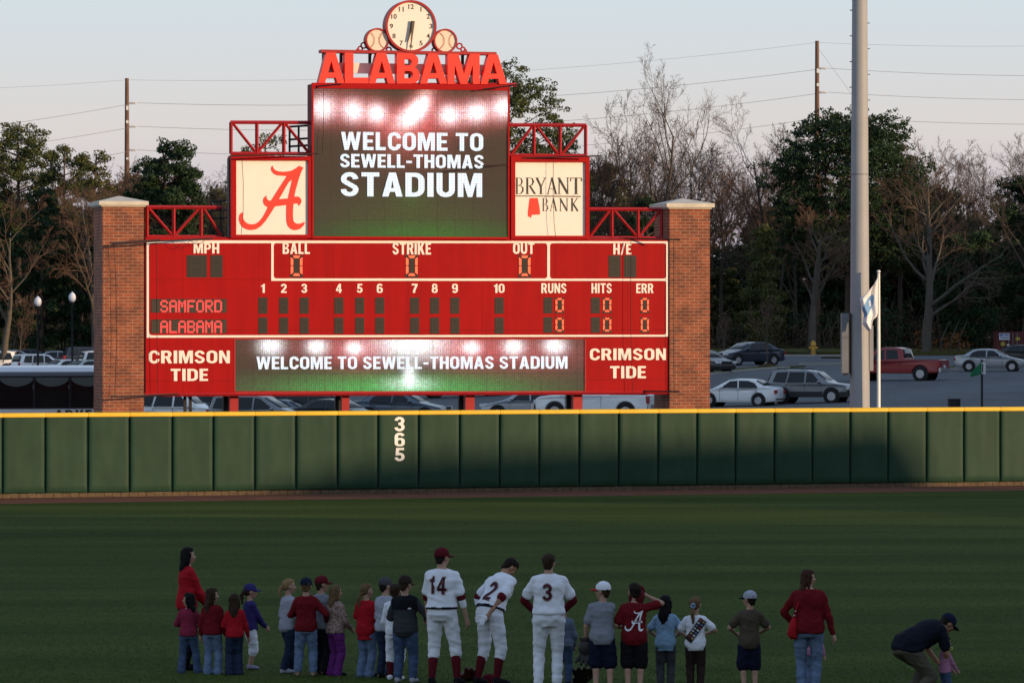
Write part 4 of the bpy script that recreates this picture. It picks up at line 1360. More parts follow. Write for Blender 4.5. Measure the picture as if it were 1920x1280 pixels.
def bare_mesh(seed, h, trunk_frac, spread, up=.35, n1=9, n2=6, n3=6, n4=5, r0=.22, lean=0.0, sweep=None):
    rr = random.Random(seed)
    tm, cm = MB(), MB()

    def limb(p, d, L, r, depth):
        n = (7, 5, 4, 3, 2)[depth]
        pts, rs = [p.copy()], [r]
        d = d.normalized()
        wob = (.10, .20, .24, .28, .3)[depth]
        for i in range(n):
            d = (d + rvec(rr) * wob + Vector((0, 0, up * (.10, .22, .22, .2, .1)[depth]))).normalized()
            if depth == 0 and sweep: d = (d + Vector(sweep) * .12).normalized()
            p = p + d * (L / n)
            pts.append(p.copy())
            rs.append(max(.009, r * (1 - .80 * (i + 1) / n)))
        (tm if depth < 2 else cm).tube(pts, rs, (8, 5, 4, 3, 3)[depth], cap=False)
        if depth == 4: return
        k = (n1, n2, n3, n4)[depth]
        t0 = (trunk_frac, .25, .2, .15)[depth]
        for j in range(k):
            t = t0 + (1 - t0) * (j + rr.uniform(.1, .9)) / k
            f = t * n
            i = min(int(f), n - 1)
            q = pts[i].lerp(pts[i + 1], f - i)
            ax = (pts[i + 1] - pts[i]).normalized()
            sd = rvec(rr); sd = (sd - ax * sd.dot(ax)).normalized()
            a = rr.uniform(.45, .95) * spread if depth == 0 else rr.uniform(.4, 1.0)
            nd = ax * math.cos(a) + sd * math.sin(a)
            limb(q, nd, L * (rr.uniform(.42, .62) if depth == 0 else rr.uniform(.38, .62)) * (1.15 - .55 * t), max(.011, rs[i] * rr.uniform(.42, .62)), depth + 1)
    limb(Vector((0, 0, -.2)), Vector((lean, 0, 1)), h * .82, r0, 0)
    return tm, cm


def crown_mesh(seed, clumps, leaf, per, m=None, flat=.6):
    """leaf faces scattered through many clumps: (center, radius)"""
    rr = random.Random(seed)
    mb = MB()
    vs, fs = [], []
    for c, r in clumps:
        k = int(per * r * r * rr.uniform(.7, 1.3))
        for _ in range(k):
            v = rvec(rr)
            q = r * rr.uniform(.35, 1.0) ** .6
            p = Vector(c) + Vector((v.x * q, v.y * q, v.z * q * flat))
            n = (v + rvec(rr) * .9).normalized()
            a = n.cross(rvec(rr))
            if a.length < .05: continue
            a.normalize(); b = n.cross(a)
            s_ = leaf * rr.uniform(.6, 1.3)
            i = len(vs)
            vs += [p - a * s_ - b * s_ * .35, p + a * s_ * .2 - b * s_ * .5, p + a * s_ + b * s_ * .3, p - a * s_ * .3 + b * s_ * .5]
            fs.append((i, i + 1, i + 2, i + 3))
    return mb.add(vs, fs)


def pine_parts(seed, h, base, width, nl=26, dome=1.0, per=46, leaf=.17, low=.35):
    """evergreen with a broad uneven crown: trunk, limbs and needle clumps gathered in lobes"""
    rr = random.Random(seed)
    tm = MB()
    bend = Vector((rr.uniform(-.5, .5), rr.uniform(-.4, .4), 0))
    tp = lambda t: Vector((bend.x * t * t, bend.y * t * t, h * .95 * t))
    tm.tube([tp(t / 8) for t in range(9)], [h * .015 * (1 - .85 * t / 8) + .02 for t in range(9)], 8, cap=False)
    clumps = []
    zc, hz = h * (base + (1 - base) * (.46 if dome else .42)), h * (1 - base) * .5
    for i in range(nl):
        zz = 1 - 2 * (i + .5) / nl
        rad = math.sqrt(max(0, 1 - zz * zz))
        if dome: rad = rad ** .8
        else: rad = max(.05, (1 - (zz + 1) / 2)) ** .7
        an = i * 2.399 + rr.uniform(-.5, .5)
        q = rr.uniform(.50, .98)
        zq = zz * (.9 if dome else 1.0) + rr.uniform(-.1, .1)
        lobe = Vector((math.cos(an) * rad * width * q, math.sin(an) * rad * width * q, zc + hz * zq))
        lr = width * rr.uniform(.24, .38) if dome else width * rr.uniform(.16, .26)
        lr = max(.7, min(lr, 2.3))
        t0 = max(.05, min(.95, (lobe.z - .45 * rad * width * q) / (h * .95)))
        p0 = tp(t0)
        mid = p0.lerp(lobe, .55) + Vector((0, 0, -.05 * width))
        tm.tube([p0, mid, lobe], [h * .006 * (1.15 - t0) + .03, .05, .02], 5, cap=False)
        k = 8 + int(lr * 7)
        for j in range(k):
            v = rvec(rr)
            clumps.append((lobe + Vector((v.x, v.y, v.z * .75)) * lr * rr.uniform(.35, 1), rr.uniform(.34, .62)))
    return tm, crown_mesh(seed, clumps, leaf * .8, per * 2.9)


def make_tree(name, label, cat, parts, mats, group=None):
    o = thing(name, label, cat, group=group)
    parts[0].build("trunk", mats[0], o, smooth=180)
    parts[1].build("crown", mats[1], o)
    return o


def put(o, loc, s=1.0, rz=0.0, sx=None):
    o.location = loc
    o.rotation_euler = (0, 0, rz)
    o.scale = (s if sx is None else sx, s if sx is None else sx, s)
    return o


def ground_pt(px, Y):
    X = (px - 960) / F * Y
    return Vector((X, Y, lot_z(X, Y) - .1))


def top_h(py, Y, X): return EYE + (HY - py) / F * Y - lot_z(X, Y)


# --- trees that one can tell apart
def evergreen(px, top, Y, wpx, label, m, seed, base=.3, nl=30, per=46, leaf=.15, name="pine_tree", low=.35, dome=1):
    g = ground_pt(px, Y)
    h = top_h(top, Y, g.x)
    o = make_tree(name, label, "tree", pine_parts(seed, h, base, wpx / 2 / F * Y, nl, dome, per, leaf, low), (M_PINEBARK, m))
    return put(o, g, 1, seed * .7)


evergreen(35, 226, 432, 170, "tall sunlit pine at the far left edge of the wood", M_PINE, 11, .45, 46)
evergreen(-50, 250, 440, 170, "tall pine cut off by the left edge of the photo", M_PINE, 12, .4, 30)
evergreen(118, 262, 450, 120, "thin ragged pine standing beside the tall left pine", M_PINE, 13, .5, 24)
evergreen(172, 268, 428, 105, "slim olive green pine left of the wooden power pole", M_OLIVE, 14, .5, 24, per=36)
evergreen(318, 256, 405, 165, "dense dark dome shaped evergreen right of the left power pole", M_DARK, 15, .15, 95, per=55, leaf=.16, name="evergreen_tree", low=.2)
evergreen(498, 236, 425, 120, "loose leafy tree seen through the truss above the emblem sign", M_OLIVE, 16, .45, 26, per=26, leaf=.15, name="evergreen_tree")
evergreen(945, 112, 418, 225, "very tall pine rising behind the right end of the big letters", M_PINE, 17, .45, 60, per=46)
evergreen(1062, 240, 430, 80, "small dark pine behind the truss over the bank sign", M_DARK, 18, .4, 22)
evergreen(1590, 200, 425, 315, "broad dark pine with rounded crown behind the light pole", M_DARK, 19, .36, 120, per=50, name="pine_tree", low=.3)
evergreen(1688, 300, 433, 120, "lower pine with brown tinged needles right of the light pole", M_OLIVE, 20, .4, 24, per=30)
evergreen(1925, 300, 420, 130, "dark evergreen cut off by the right edge of the photo", M_DARK, 21, .1, 36, per=70, name="evergreen_tree", low=.2)
evergreen(1432, 405, 398, 105, "green cedar in front of the wood, right of the right pillar", M_OLIVE, 22, .06, 40, per=60, leaf=.14, name="cedar_tree", low=.2, dome=0)
evergreen(1215, 352, 420, 90, "dark evergreen low behind the right lower truss", M_DARK, 23, .15, 26, name="evergreen_tree")
evergreen(420, 330, 445, 90, "ragged evergreen close to the left edge of the emblem sign", M_OLIVE, 24, .3, 22, per=34, name="evergreen_tree")

evergreen(78, 345, 411, 110, "dark leafy evergreen below the tall left pine", M_DARK, 25, .1, 46, per=50, name="evergreen_tree")
evergreen(-30, 350, 413, 120, "dark evergreen at the left edge behind the pale bare tree", M_DARK, 26, .1, 46, per=50, name="evergreen_tree")
evergreen(150, 395, 411, 90, "short dark evergreen behind the two lamp posts", M_DARK, 27, .08, 40, per=50, name="evergreen_tree")
evergreen(1810, 420, 413, 120, "dark evergreen behind the rust orange shrub", M_DARK, 28, .1, 46, per=50, name="evergreen_tree")


def bare(px, top, Y, label, seed, kw, mt=M_TWIG, mb_=M_BARK, rz=0.0, name="bare_tree"):
    g = ground_pt(px, Y)
    h = top_h(top, Y, g.x)
    o = make_tree(name, label, "tree", bare_mesh(seed, h, **kw), (mb_, mt))
    return put(o, g, 1, rz)


bare(1238, 158, 422, "tall bare tree with upswept limbs right of the bank sign", 31, dict(trunk_frac=.52, spread=.75, up=.5, r0=.34, n1=9))
bare(1200, 300, 428, "bare tree leaning far to the right above the right pillar", 32, dict(trunk_frac=.35, spread=.8, up=.5, r0=.28, sweep=(1.1, 0, 0), n1=9), M_TWIG2)
bare(1455, 216, 430, "slender bare tree left of the broad dark pine", 33, dict(trunk_frac=.4, spread=.7, up=.4, r0=.28, sweep=(-.35, 0, 0)), M_TWIG2)
bare(1737, 275, 402, "wide spreading bare tree behind the red pickup truck", 34, dict(trunk_frac=.22, spread=1.05, up=.3, r0=.46, n1=13, n2=7), M_TWIG, M_PALEBARK)
bare(1522, 380, 398, "pale trunked bare tree left of the grey light pole", 35, dict(trunk_frac=.3, spread=.9, up=.25, r0=.40, n1=11), M_TWIG2, M_PALEBARK)
bare(1918, 262, 415, "dark bare tree at the right edge of the photo", 36, dict(trunk_frac=.4, spread=1.0, up=.2, r0=.32), M_BARK)
bare(6, 380, 400, "pale bare tree at the left edge above the parked cars", 37, dict(trunk_frac=.35, spread=1.0, up=.25, r0=.34), M_TWIG2, M_PALEBARK)
bare(176, 320, 405, "brown bare tree with crooked limbs left of the left pillar", 38, dict(trunk_frac=.3, spread=1.05, up=.2, r0=.30, n1=11), M_TWIG2, M_PALEBARK)
# young trees planted in the car park
for px, py, top, lab in ((35, 699, 548, "thin young tree planted between the white cars"), (1440, 690, 555, "young bare tree in a mulched island of the car park"), (1356, 668, 590, "small young tree beside the dark sedan in the car park")):
    g = lot_at(px, py)
    h = EYE + (HY - top) / F * g.y - g.z
    o = make_tree("young_tree", lab, "tree", bare_mesh(int(px), h, trunk_frac=.3, spread=.8, up=.3, r0=.06, n1=12, n2=5, n3=3, n4=2), (M_BARK, M_TWIG2))
    put(o, g)
    mb = MB(); mb.lathe([(.9, -.1), (.85, .08), (.45, .25), (.08, .33)], 16); mb.build("mulch_mound", M_LITTER, o, smooth=60)

# --- the wood behind: copies of a few kinds
rr = random.Random(5)
proto = []
BL = "bare grey brown tree crowded in the leafless wood behind the car park"
for k, kw in enumerate((dict(trunk_frac=.4, spread=.7, up=.45, r0=.20), dict(trunk_frac=.3, spread=.85, up=.35, r0=.20), dict(trunk_frac=.45, spread=.6, up=.5, r0=.17), dict(trunk_frac=.25, spread=.95, up=.3, r0=.22), dict(trunk_frac=.35, spread=.75, up=.5, r0=.18))):
    proto.append(make_tree("bare_tree", BL, "tree", bare_mesh(60 + k, 15, n1=11, n2=7, n3=6, n4=4, **kw), (M_BARK, (M_TWIG, M_TWIG2)[k % 2]), "bare trees of the wood"))
used = set()


def from_proto(lst, i, loc, s, rz, sx=None):
    o = lst[i]
    if id(o) in used or o.name in used: o = copy_tree(o)
    used.add(lst[i].name)
    return put(o, loc, s, rz, sx)


SKY_TOP = [(-500, 300), (0, 300), (60, 330), (200, 300), (260, 255), (330, 300), (400, 285), (440, 330), (560, 290), (700, 330), (950, 300), (1060, 300), (1110, 240), (1160, 220), (1290, 250), (1340, 290), (1400, 330), (1440, 245), (1500, 235), (1560, 300), (1680, 270), (1800, 275), (1870, 330), (1920, 280), (2500, 290)]


def sky_top(px):
    for (a, ya), (b, yb) in zip(SKY_TOP, SKY_TOP[1:]):
        if a <= px <= b: return ya + (yb - ya) * (px - a) / (b - a)
    return 300


for i in range(104):
    Y = rr.uniform(418, 475)
    px = -330 + (2580) * (i + rr.uniform(0, 1)) / 104
    if 1465 < px < 1725 or 265 < px < 375 or -80 < px < 110: Y += 26
    g = ground_pt(px, Y)
    h = top_h(sky_top(px) + rr.uniform(-8, 90), Y, g.x)
    from_proto(proto, i % 5, g, h / 15.0, rr.uniform(0, 6.28), max(.8, h / 15.0 * rr.uniform(.8, 1.1)))
EL = "dark evergreen filling the shaded back of the wood"
eproto = []
for k in range(4):
    eproto.append(make_tree("evergreen_tree", EL, "tree", pine_parts(80 + k, 12, .04, 3.6, 40, 1, 42, .21, .2), (M_PINEBARK, (M_DARK, M_DARK, M_OLIVE, M_DARK)[k]), "dark evergreens of the wood"))
for i in range(84):
    Y = rr.uniform(455, 505)
    px = -330 + 2580 * (i + rr.uniform(0, 1)) / 84
    g = ground_pt(px, Y)
    t_ = sky_top(px) + rr.uniform(60, 170)
    if 240 < px < 1110: t_ -= 40
    if 1110 <= px < 1470: t_ += 55
    h = top_h(t_, Y, g.x)
    from_proto(eproto, i % 4, g, max(.5, h / 12.0), rr.uniform(0, 6.28), max(.9, h / 12 * .95))
UL = "low brown brush at the shaded edge of the wood"
uproto = []
for k in range(4):
    rq = random.Random(200 + k)
    cl = [((rq.uniform(-2.2, 2.2), rq.uniform(-1.2, 1.2), rq.uniform(.2, 2.6)), rq.uniform(.5, .9)) for _ in range(34)]
    tm = MB()
    for _ in range(14):
        p = Vector((rq.uniform(-1.6, 1.6), rq.uniform(-.8, .8), -.1))
        tm.tube([p, p + Vector((rq.uniform(-.5, .5), rq.uniform(-.4, .4), 1.6)), p + Vector((rq.uniform(-1, 1), rq.uniform(-.6, .6), rq.uniform(2.6, 4)))], [.05, .035, .012], 4, cap=False)
    o = thing("brush", UL, "bush", group="brush along the edge of the wood")
    tm.build("stem", M_BARK, o); crown_mesh(300 + k, cl, .12, 46).build("foliage", (M_BRUSH, M_OLIVE, M_BRUSH, M_DARK)[k], o)
    uproto.append(o)
for i in range(64):
    Y = rr.uniform(412, 440)
    px = -200 + 2320 * (i + rr.uniform(0, 1)) / 64
    from_proto(uproto, i % 4, ground_pt(px, Y), rr.uniform(.7, 1.5), rr.uniform(0, 6.28))
rq = random.Random(9)
cl = [((rq.uniform(-2.4, 2.4), rq.uniform(-.8, .8), rq.uniform(.1, 2.2)), rq.uniform(.4, .8)) for _ in range(40)]
o = thing("rust_shrub", "rust orange shrub at the foot of the wood behind the silver sedan", "bush", ground_pt(1775, 403))
tm = MB()
for x in (-.6, .2, .9): tm.tube([(x, 0, -.1), (x + .2, 0, 1.5), (x + .9, .1, 3)], [.1, .07, .02], 5, cap=False)
tm.build("stem", M_PALEBARK, o); crown_mesh(401, cl, .12, 40).build("foliage", M_RUST, o)
# far wood that closes the view
rq = random.Random(77)
cl = []
for i in range(420):
    px = rq.uniform(-500, 2420); Y = rq.uniform(515, 560)
    X = (px - 960) / F * Y
    top = top_h(sky_top(px) + (135 if 1100 < px < 1480 else 75), Y, X)
    for _ in range(3): cl.append(((X + rq.uniform(-2, 2), Y, lot_z(X, Y) + rq.uniform(0, 1) ** .8 * top), rq.uniform(1.4, 2.2)))
tag(crown_mesh(500, cl, .42, 9, flat=.9).build("far_wood", M_DARK), "dark far wood closing the view behind the nearer trees", "wood", kind='stuff')

# ------------------------------------------------------------------ power poles and wires
M_POLE = mat("brown_pole", (0.14, 0.08, 0.055), .85, .3, 6, stretch=(1, 1, .1))
M_WIRE = mat("grey_wire", (0.22, 0.22, 0.23), .6, 0)
M_PLATE = mat("pale_insulator", (.75, .75, .75), .4, .05)
poles = []
for px, top, base, Y, lab, arms in ((238, 147, 640, 452, "tall wooden power pole on the left, above the dark evergreen", (193, 237, 281)), (1532, 77, 640, 448, "tall wooden power pole right of the bare trees, beside the broad pine", (128, 173, 219))):
    g = ground_pt(px, Y)
    o = thing("power_pole", lab, "power pole", g, 0, "wooden power poles")
    h = EYE + (HY - top) / F * Y - g.z
    mb = MB(); mb.tube([(0, 0, -.2), (0, 0, h * .5), (0, 0, h)], [.32, .27, .19], 10); mb.build("shaft", M_POLE, o, smooth=60)
    pts = [Vector((g.x, g.y, EYE + (HY - top - 3) / F * Y))]
    for a in arms:
        z = EYE + (HY - a) / F * Y - g.z
        mb = MB(); mb.tube([(.18, 0, z), (.95, 0, z - .02)], .07, 6)
        for k in range(4): mb.tube([(.34 + k * .15, 0, z), (.40 + k * .15, 0, z)], .15, 8)
        mb.build("insulator", M_PLATE, o)
        pts.append(Vector((g.x + .95, g.y, z + g.z)))
    for dz, s_ in ((2.2, .3), (3.1, .2), (5.6, .14), (8.2, .15)):
        mb = MB(); mb.box(-.05, -.33, h - dz * 1.4, .17, -.26, h - dz * 1.4 + s_ * 1.4); mb.build("plate", M_PLATE, o)
    poles.append(pts)


def wire(a, b, sag, r, label, parent=None):
    n = 24
    pts = [a.lerp(b, k / n) - Vector((0, 0, 4 * sag * (k / n) * (1 - k / n))) for k in range(n + 1)]
    mb = MB(); mb.tube(pts, r, 4)
    return mb.build("wire", M_WIRE)


LV = ("topmost thin", "upper", "middle", "lower")
for k in range(4):
    a, b = poles[0][k], poles[1][k]
    tag(wire(a, b, 1.2 + .2 * k, .011 if k == 0 else .018, ""), f"{LV[k]} wire running between the two power poles behind the scoreboard", "wire", "power wires")
    yl = (165, 226, 272, 330)[k]
    tag(wire(a, at(-400, yl + (0, 55, 50, 50)[k] * .9, 440), .5, .011 if k == 0 else .018, ""), f"{LV[k]} wire running left from the left power pole", "wire", "power wires")
    yr = (70, 133, 178, 224)[k]
    tag(wire(b, at(2300, yr, 455), .6, .011 if k == 0 else .018, ""), f"{LV[k]} wire running right from the right power pole", "wire", "power wires")
b = poles[1][0]
tag(wire(b + Vector((0, 0, -.4)), ground_pt(1940, 446) + Vector((0, 0, .1)), 0, .012, ""), "slanting guy wire from the top of the right power pole", "wire", "power wires")

# ------------------------------------------------------------------ light pole, flags, bin, sign, container
M_GALV = mat("galvanised_steel", (0.31, 0.315, 0.33), .6, .06, 1.5, spec=.4)
M_CAB = mat("grey_cabinet", (.17, .18, .20), .6, .12, 2)
PY = 153.6
px_w = F / PY
o = thing("light_pole", "thick tall galvanised light pole right of the scoreboard with grey cabinets on it", "light pole", ((1612 - 960) / F * PY, PY, 0))
z = lambda py, Y=PY: EYE - (py - HY) / F * Y
mb = MB()
r0, r1 = 19.5 / px_w, 14.4 / px_w
prof = [(r0, -.2)]
for k in range(1, 25):
    zz = 30 * k / 24
    prof.append((max(.14, r0 + (r1 - r0) * zz / z(0)), zz))
mb.lathe(prof, 32); mb.build("shaft", M_GALV, o, smooth=60)
mb = MB()
for py in (327, 0): mb.lathe([(r0 + (r1 - r0) * z(py) / z(0) + .004, z(py) - .02), (r0 + (r1 - r0) * z(py) / z(0) + .004, z(py) + .02)], 32)
mb.build("joint_ring", M_CAB, o, smooth=60)
mb = MB()
for k in range(30):
    zz = 8.6 + k * .42
    rad = r0 + (r1 - r0) * zz / z(0)
    sx = 1 if k % 2 else -1
    mb.tube([(sx * rad, 0, zz), (sx * (rad + .07), 0, zz)], .018, 5)
mb.build("step_bolts", M_CAB, o)
mb = MB()
mb.box((1577.5 - 1612) / px_w, -.3, z(699), (1590 - 1612) / px_w, .35, z(587)); mb.build("cabinet", M_CAB, o)
mb = MB()
mb.box((1578.3 - 1612) / px_w, -.306, z(632.8), (1589.6 - 1612) / px_w, -.301, z(632)); mb.box((1581 - 1612) / px_w, -.28, z(703), (1589 - 1612) / px_w, .2, z(699.2)); mb.build("cabinet_trim", M_BLACK, o)
mb = MB()
mb.box((1590.1 - 1612) / px_w, -.2, z(700), (1594 - 1612) / px_w, .2, z(587)); mb.build("bracket", M_BLACK, o)
mb = MB()
mb.box((1629.5 - 1612) / px_w, -.15, z(695), (1637 - 1612) / px_w, .3, z(610)); mb.build("cabinet", M_GALV, o)
mb = MB()
mb.box(-1.8, -.15, 28.5, 1.8, .15, 28.8); mb.box(-1.8, -.15, 29.6, 1.8, .15, 29.9)
for k in range(6):
    for zz in (28.6, 29.7): mb.lathe([(.08, 0), (.28, -.3), (.3, -.32)], 12, Matrix.Translation((-1.5 + k * .6, -.3, zz)) @ Matrix.Rotation(math.radians(-60), 4, 'X'))
mb.build("lamp_rack", M_GALV, o)
def cloth_flag(parent, name, mats, outline_fn, nu, nv, color_fn):
    vs, fs, ms = [], [], []
    for j in range(nv + 1):
        for i in range(nu + 1): vs.append(outline_fn(i / nu, j / nv))
    for j in range(nv):
        for i in range(nu):
            fs.append((j * (nu + 1) + i, j * (nu + 1) + i + 1, (j + 1) * (nu + 1) + i + 1, (j + 1) * (nu + 1) + i)); ms.append(color_fn((i + .5) / nu, (j + .5) / nv))
    mb = MB(); mb.v = vs; mb.f = [list(f) for f in fs]; mb.m = ms
    ob = mb.build(name, mats, parent, smooth=180)
    md = ob.modifiers.new("thickness", 'SOLIDIFY'); md.thickness = .006
    return ob


FY = 152.9
fw = F / FY
g = Vector(((1647.5 - 960) / F * FY, FY, 0))
o = thing("flagpole", "slim white flagpole with a drooping white flag in front of the light pole", "flagpole", g)
mb = MB(); mb.lathe([(.065, -.1), (.055, z(640, FY)), (.045, z(512, FY))], 12); mb.ell((0, 0, z(509, FY)), (.06, .06, .05)); mb.build("shaft", M_WHITE, o, smooth=60)
M_FLAGW = mat("white_flag_cloth", (.72, .72, .76), .8, .03); M_FLAGB = mat("blue_flag_print", (.15, .30, .54), .8, .05)
KF = [  # rows down the flag: hoist x,y then fly x,y in photo pixels with folds between
    ((1645.5, 519), (1640, 530)), ((1645.5, 540), (1620, 553)), ((1645.5, 560), (1610.5, 560)), ((1645.5, 575), (1613, 575)), ((1645.5, 588), (1619, 590)), ((1643, 594), (1616, 607)), ((1636, 600), (1624, 618)), ((1634, 612), (1630, 622))]


def flag_pt(u_, v_):
    f = v_ * (len(KF) - 1); i = min(int(f), len(KF) - 2); f -= i
    hx = KF[i][0][0] * (1 - f) + KF[i + 1][0][0] * f; hy = KF[i][0][1] * (1 - f) + KF[i + 1][0][1] * f
    fx = KF[i][1][0] * (1 - f) + KF[i + 1][1][0] * f; fy = KF[i][1][1] * (1 - f) + KF[i + 1][1][1] * f
    x, y = hx + (fx - hx) * u_, hy + (fy - hy) * u_
    dy = -.10 - .13 * math.sin(u_ * 9 + v_ * 2.2) * u_ ** .5 - .25 * u_
    return ((x - 1647.5) / fw, dy, z(y, FY))


def flag_col(u_, v_):
    x, _, zz = flag_pt(u_, v_)
    ppx, ppy = 1647.5 + x * fw, HY + (EYE - zz) * fw
    e = ((ppx - 1627) + (ppy - 572) * .42) / 8.5
    s_ = ((ppy - 575) - (ppx - 1627) * .0) / 22
    inside = e * e + s_ * s_ < 1
    notch = abs(ppx - 1631 + (ppy - 570) * -.1) < 1.6 and 563 < ppy < 574
    return 1 if inside and not notch and ppy < 596 else 0


cloth_flag(o, "flag", [M_FLAGW, M_FLAGB], flag_pt, 40, 60, flag_col)
mb = MB(); mb.box(-.10, -.02, z(596, FY) - .3, -.04, .02, z(594.5, FY) - .0); mb.build("halyard_weight", M_BLACK, o)

SY = 205.0
sw = F / SY
gz = EYE - (764 - HY) / F * SY
g = Vector(((1841 - 960) / F * SY, SY, lot_z((1841 - 960) / F * SY, SY) - .02))
o = thing("sign_post", "dark sign post with a small green flag tied to it", "sign post", g)
mb = MB(); mb.box(-.05, -.05, 0, .05, .05, z(674, SY) - g.z); mb.build("post", M_BLACK, o)
mb = MB(); mb.box(-.06, -.08, z(701, SY) - g.z, .16, -.055, z(679, SY) - g.z); mb.build("sign_plate", mat("plate_white", (.5, .5, .52), .5, .05), o)
mb = MB(); mb.box(.0, -.084, z(698, SY) - g.z, .05, -.081, z(682, SY) - g.z); mb.build("plate_mark", M_BLACK, o)
M_GREEN = mat("green_cloth", (.006, .12, .055), .8, .1)


def gflag(u_, v_):
    top = (1840, 678 + v_ * 23); bot = (1818, 700 + v_ * 7)
    x, y = top[0] + (bot[0] - top[0]) * u_, top[1] + (bot[1] - top[1]) * u_
    return ((x - 1841) / sw, -.1 - .1 * math.sin(u_ * 7) * u_, z(y, SY) - g.z)


cloth_flag(o, "flag", [M_GREEN], gflag, 14, 8, lambda u_, v_: 0)
g = lot_at(1789, 765, 200)
g.z = lot_z(g.x, g.y)
k = g.y / F
o = thing("litter_bin", "black slatted metal litter bin standing behind the outfield wall", "bin", (g.x, g.y, g.z))
mb = MB()
hb = 17.5 * k
for i in range(26):
    an = 2 * PI * i / 26
    mb.box(-.03, .29, .05, .03, .31, hb, 0, Matrix.Rotation(an, 4, 'Z'))
mb.lathe([(.285, .03), (.285, hb - .05)], 24); mb.build("slats", M_BLACK, o)
mb = MB(); mb.lathe([(.27, hb - .03), (.34, hb - .03), (.35, hb), (.27, hb + .02)], 24); mb.build("rim", M_BLACK, o)
g = ground_pt(1525, 396)
o = thing("hydrant", "small yellow fire hydrant at the foot of the pale tree", "hydrant", g)
mb = MB(); mb.lathe([(.22, 0), (.22, .12), (.15, .14), (.15, .75), (.2, .77), (.19, .9), (.1, 1.05), (.03, 1.1)], 14, Matrix.Scale(1.25, 4)); mb.build("barrel", mat("hydrant_yellow", (.55, .30, .04), .5, .1), o, smooth=50)
mb = MB(); mb.tube([(-.38, 0, .75), (.38, 0, .75)], .1, 8); mb.tube([(0, -.36, .62), (0, 0, .62)], .12, 8); mb.build("outlet", mat("hydrant_yellow", (.55, .30, .04), .5, .1), o, smooth=50)

CY_ = 402.0
a = at(1868, 622, CY_); b = at(1990, 660, CY_)
o = thing("storage_container", "dark red ribbed storage container with a white and blue sign, at the right edge", "container", ((a.x + b.x) / 2, CY_, lot_z(b.x, CY_) - .1))
wc, hc = (b.x - a.x), a.z - (lot_z(b.x, CY_) - .1)
mb = MB()
M_CONT = mat("container_red", (.11, .020, .022), .6, .2, 1)
mb.box(-wc / 2, 0, 0, wc / 2, 2.4, hc)
n = 26
for i in range(n): mb.box(-wc / 2 + wc * (i + .1) / n, -.05, .12, -wc / 2 + wc * (i + .55) / n, -.001, hc - .12)
mb.build("shell", M_CONT, o)
mb = MB()
for x in (1880, 1891, 1899, 1907): mb.tube([((x - 960) / F * CY_ - (a.x + b.x) / 2, -.09, .1), ((x - 960) / F * CY_ - (a.x + b.x) / 2, -.09, hc - .1)], .035, 6)
mb.build("lock_rods", M_CAB, o)
c0, c1 = at(1873, 637, CY_), at(1892.5, 624.5, CY_)
x0, x1, z0, z1 = c0.x - (a.x + b.x) / 2, c1.x - (a.x + b.x) / 2, c0.z - lot_z(b.x, CY_) + .1, c1.z - lot_z(b.x, CY_) + .1
mb = MB(); mb.box(x0, -.16, z0, x1, -.14, z1); sg = mb.build("sign_plate", M_FLAGW, o)
for s_, f0, f1 in (("METRO", .5, .95), ("STORAGE", .16, .42)):
    mb = MB(); block_text(mb, s_, lambda p, q_, d: Vector((x0 + (x1 - x0) * (.06 + .88 * p), -.168 + d, z0 + (z1 - z0) * (f0 + (f1 - f0) * q_)))); mb.build("lettering", mat("sign_blue", (.02, .06, .28), .6, .05), sg)
for (l, t, r_, b_, m) in ((1876, 641, 1884, 648, mat("tag_yellow", (.4, .32, .05), .6, .1)), (1887.5, 645, 1892, 648, M_FLAGW), (1904, 632, 1912, 638, mat("tag_yellow", (.4, .32, .05), .6, .1))):
    c0, c1 = at(l, b_, CY_), at(r_, t, CY_)
    mb = MB(); mb.box(c0.x - (a.x + b.x) / 2, -.15, c0.z - lot_z(b.x, CY_) + .1, c1.x - (a.x + b.x) / 2, -.13, c1.z - lot_z(b.x, CY_) + .1); mb.build("tag", m, o)

# lamp posts in the left car park
M_GLOBE = mat("frosted_globe", (.62, .66, .75), .35, .02)
for px, top, Y, lab in ((71, 555, 372, "black lamp post with a frosted acorn globe above the white cars"), (135.5, 547, 372, "black lamp post with a frosted acorn globe beside the left pillar")):
    g = ground_pt(px, Y); h = EYE + (HY - top) / F * Y - g.z
    o = thing("lamp_post", lab, "lamp post", g, 0, "acorn lamp posts")
    mb = MB(); mb.lathe([(.22, 0), (.22, .3), (.12, .45), (.09, .8), (.08, h - 1.0), (.17, h - .9), (.19, h - .8)], 12); mb.build("shaft", M_BLACK, o, smooth=50)
    mb = MB(); mb.lathe([(.16, h - .8), (.27, h - .62), (.29, h - .42), (.24, h - .22), (.12, h - .1), (.03, h)], 14); mb.build("globe", M_GLOBE, o, smooth=180)

# ------------------------------------------------------------------ vehicles
M_GLASS = mat("car_glass", (.012, .015, .020), .1, 0, spec=.35)
M_TYRE = mat("tyre", (.014, .014, .015), .85, .1)
M_RIM = mat("alloy_rim", (.42, .43, .45), .35, .05, metal=.6)
M_TRIM = mat("dark_trim", (.022, .023, .026), .6, .1)
M_LAMP = mat("headlight_glass", (.62, .66, .70), .15, .05, spec=.7)
M_TAIL = mat("tail_light", (.30, .012, .014), .2, .05, spec=.6)
M_NUMBER = mat("number_plate", (.55, .58, .62), .5, .03)
M_CHROME = mat("chrome_bumper", (.5, .51, .53), .25, .05, metal=.8)


def paint(name, c, metal=0.15): return mat(name, c, .32, .03, 1, metal=metal, spec=.5, coat=.5)


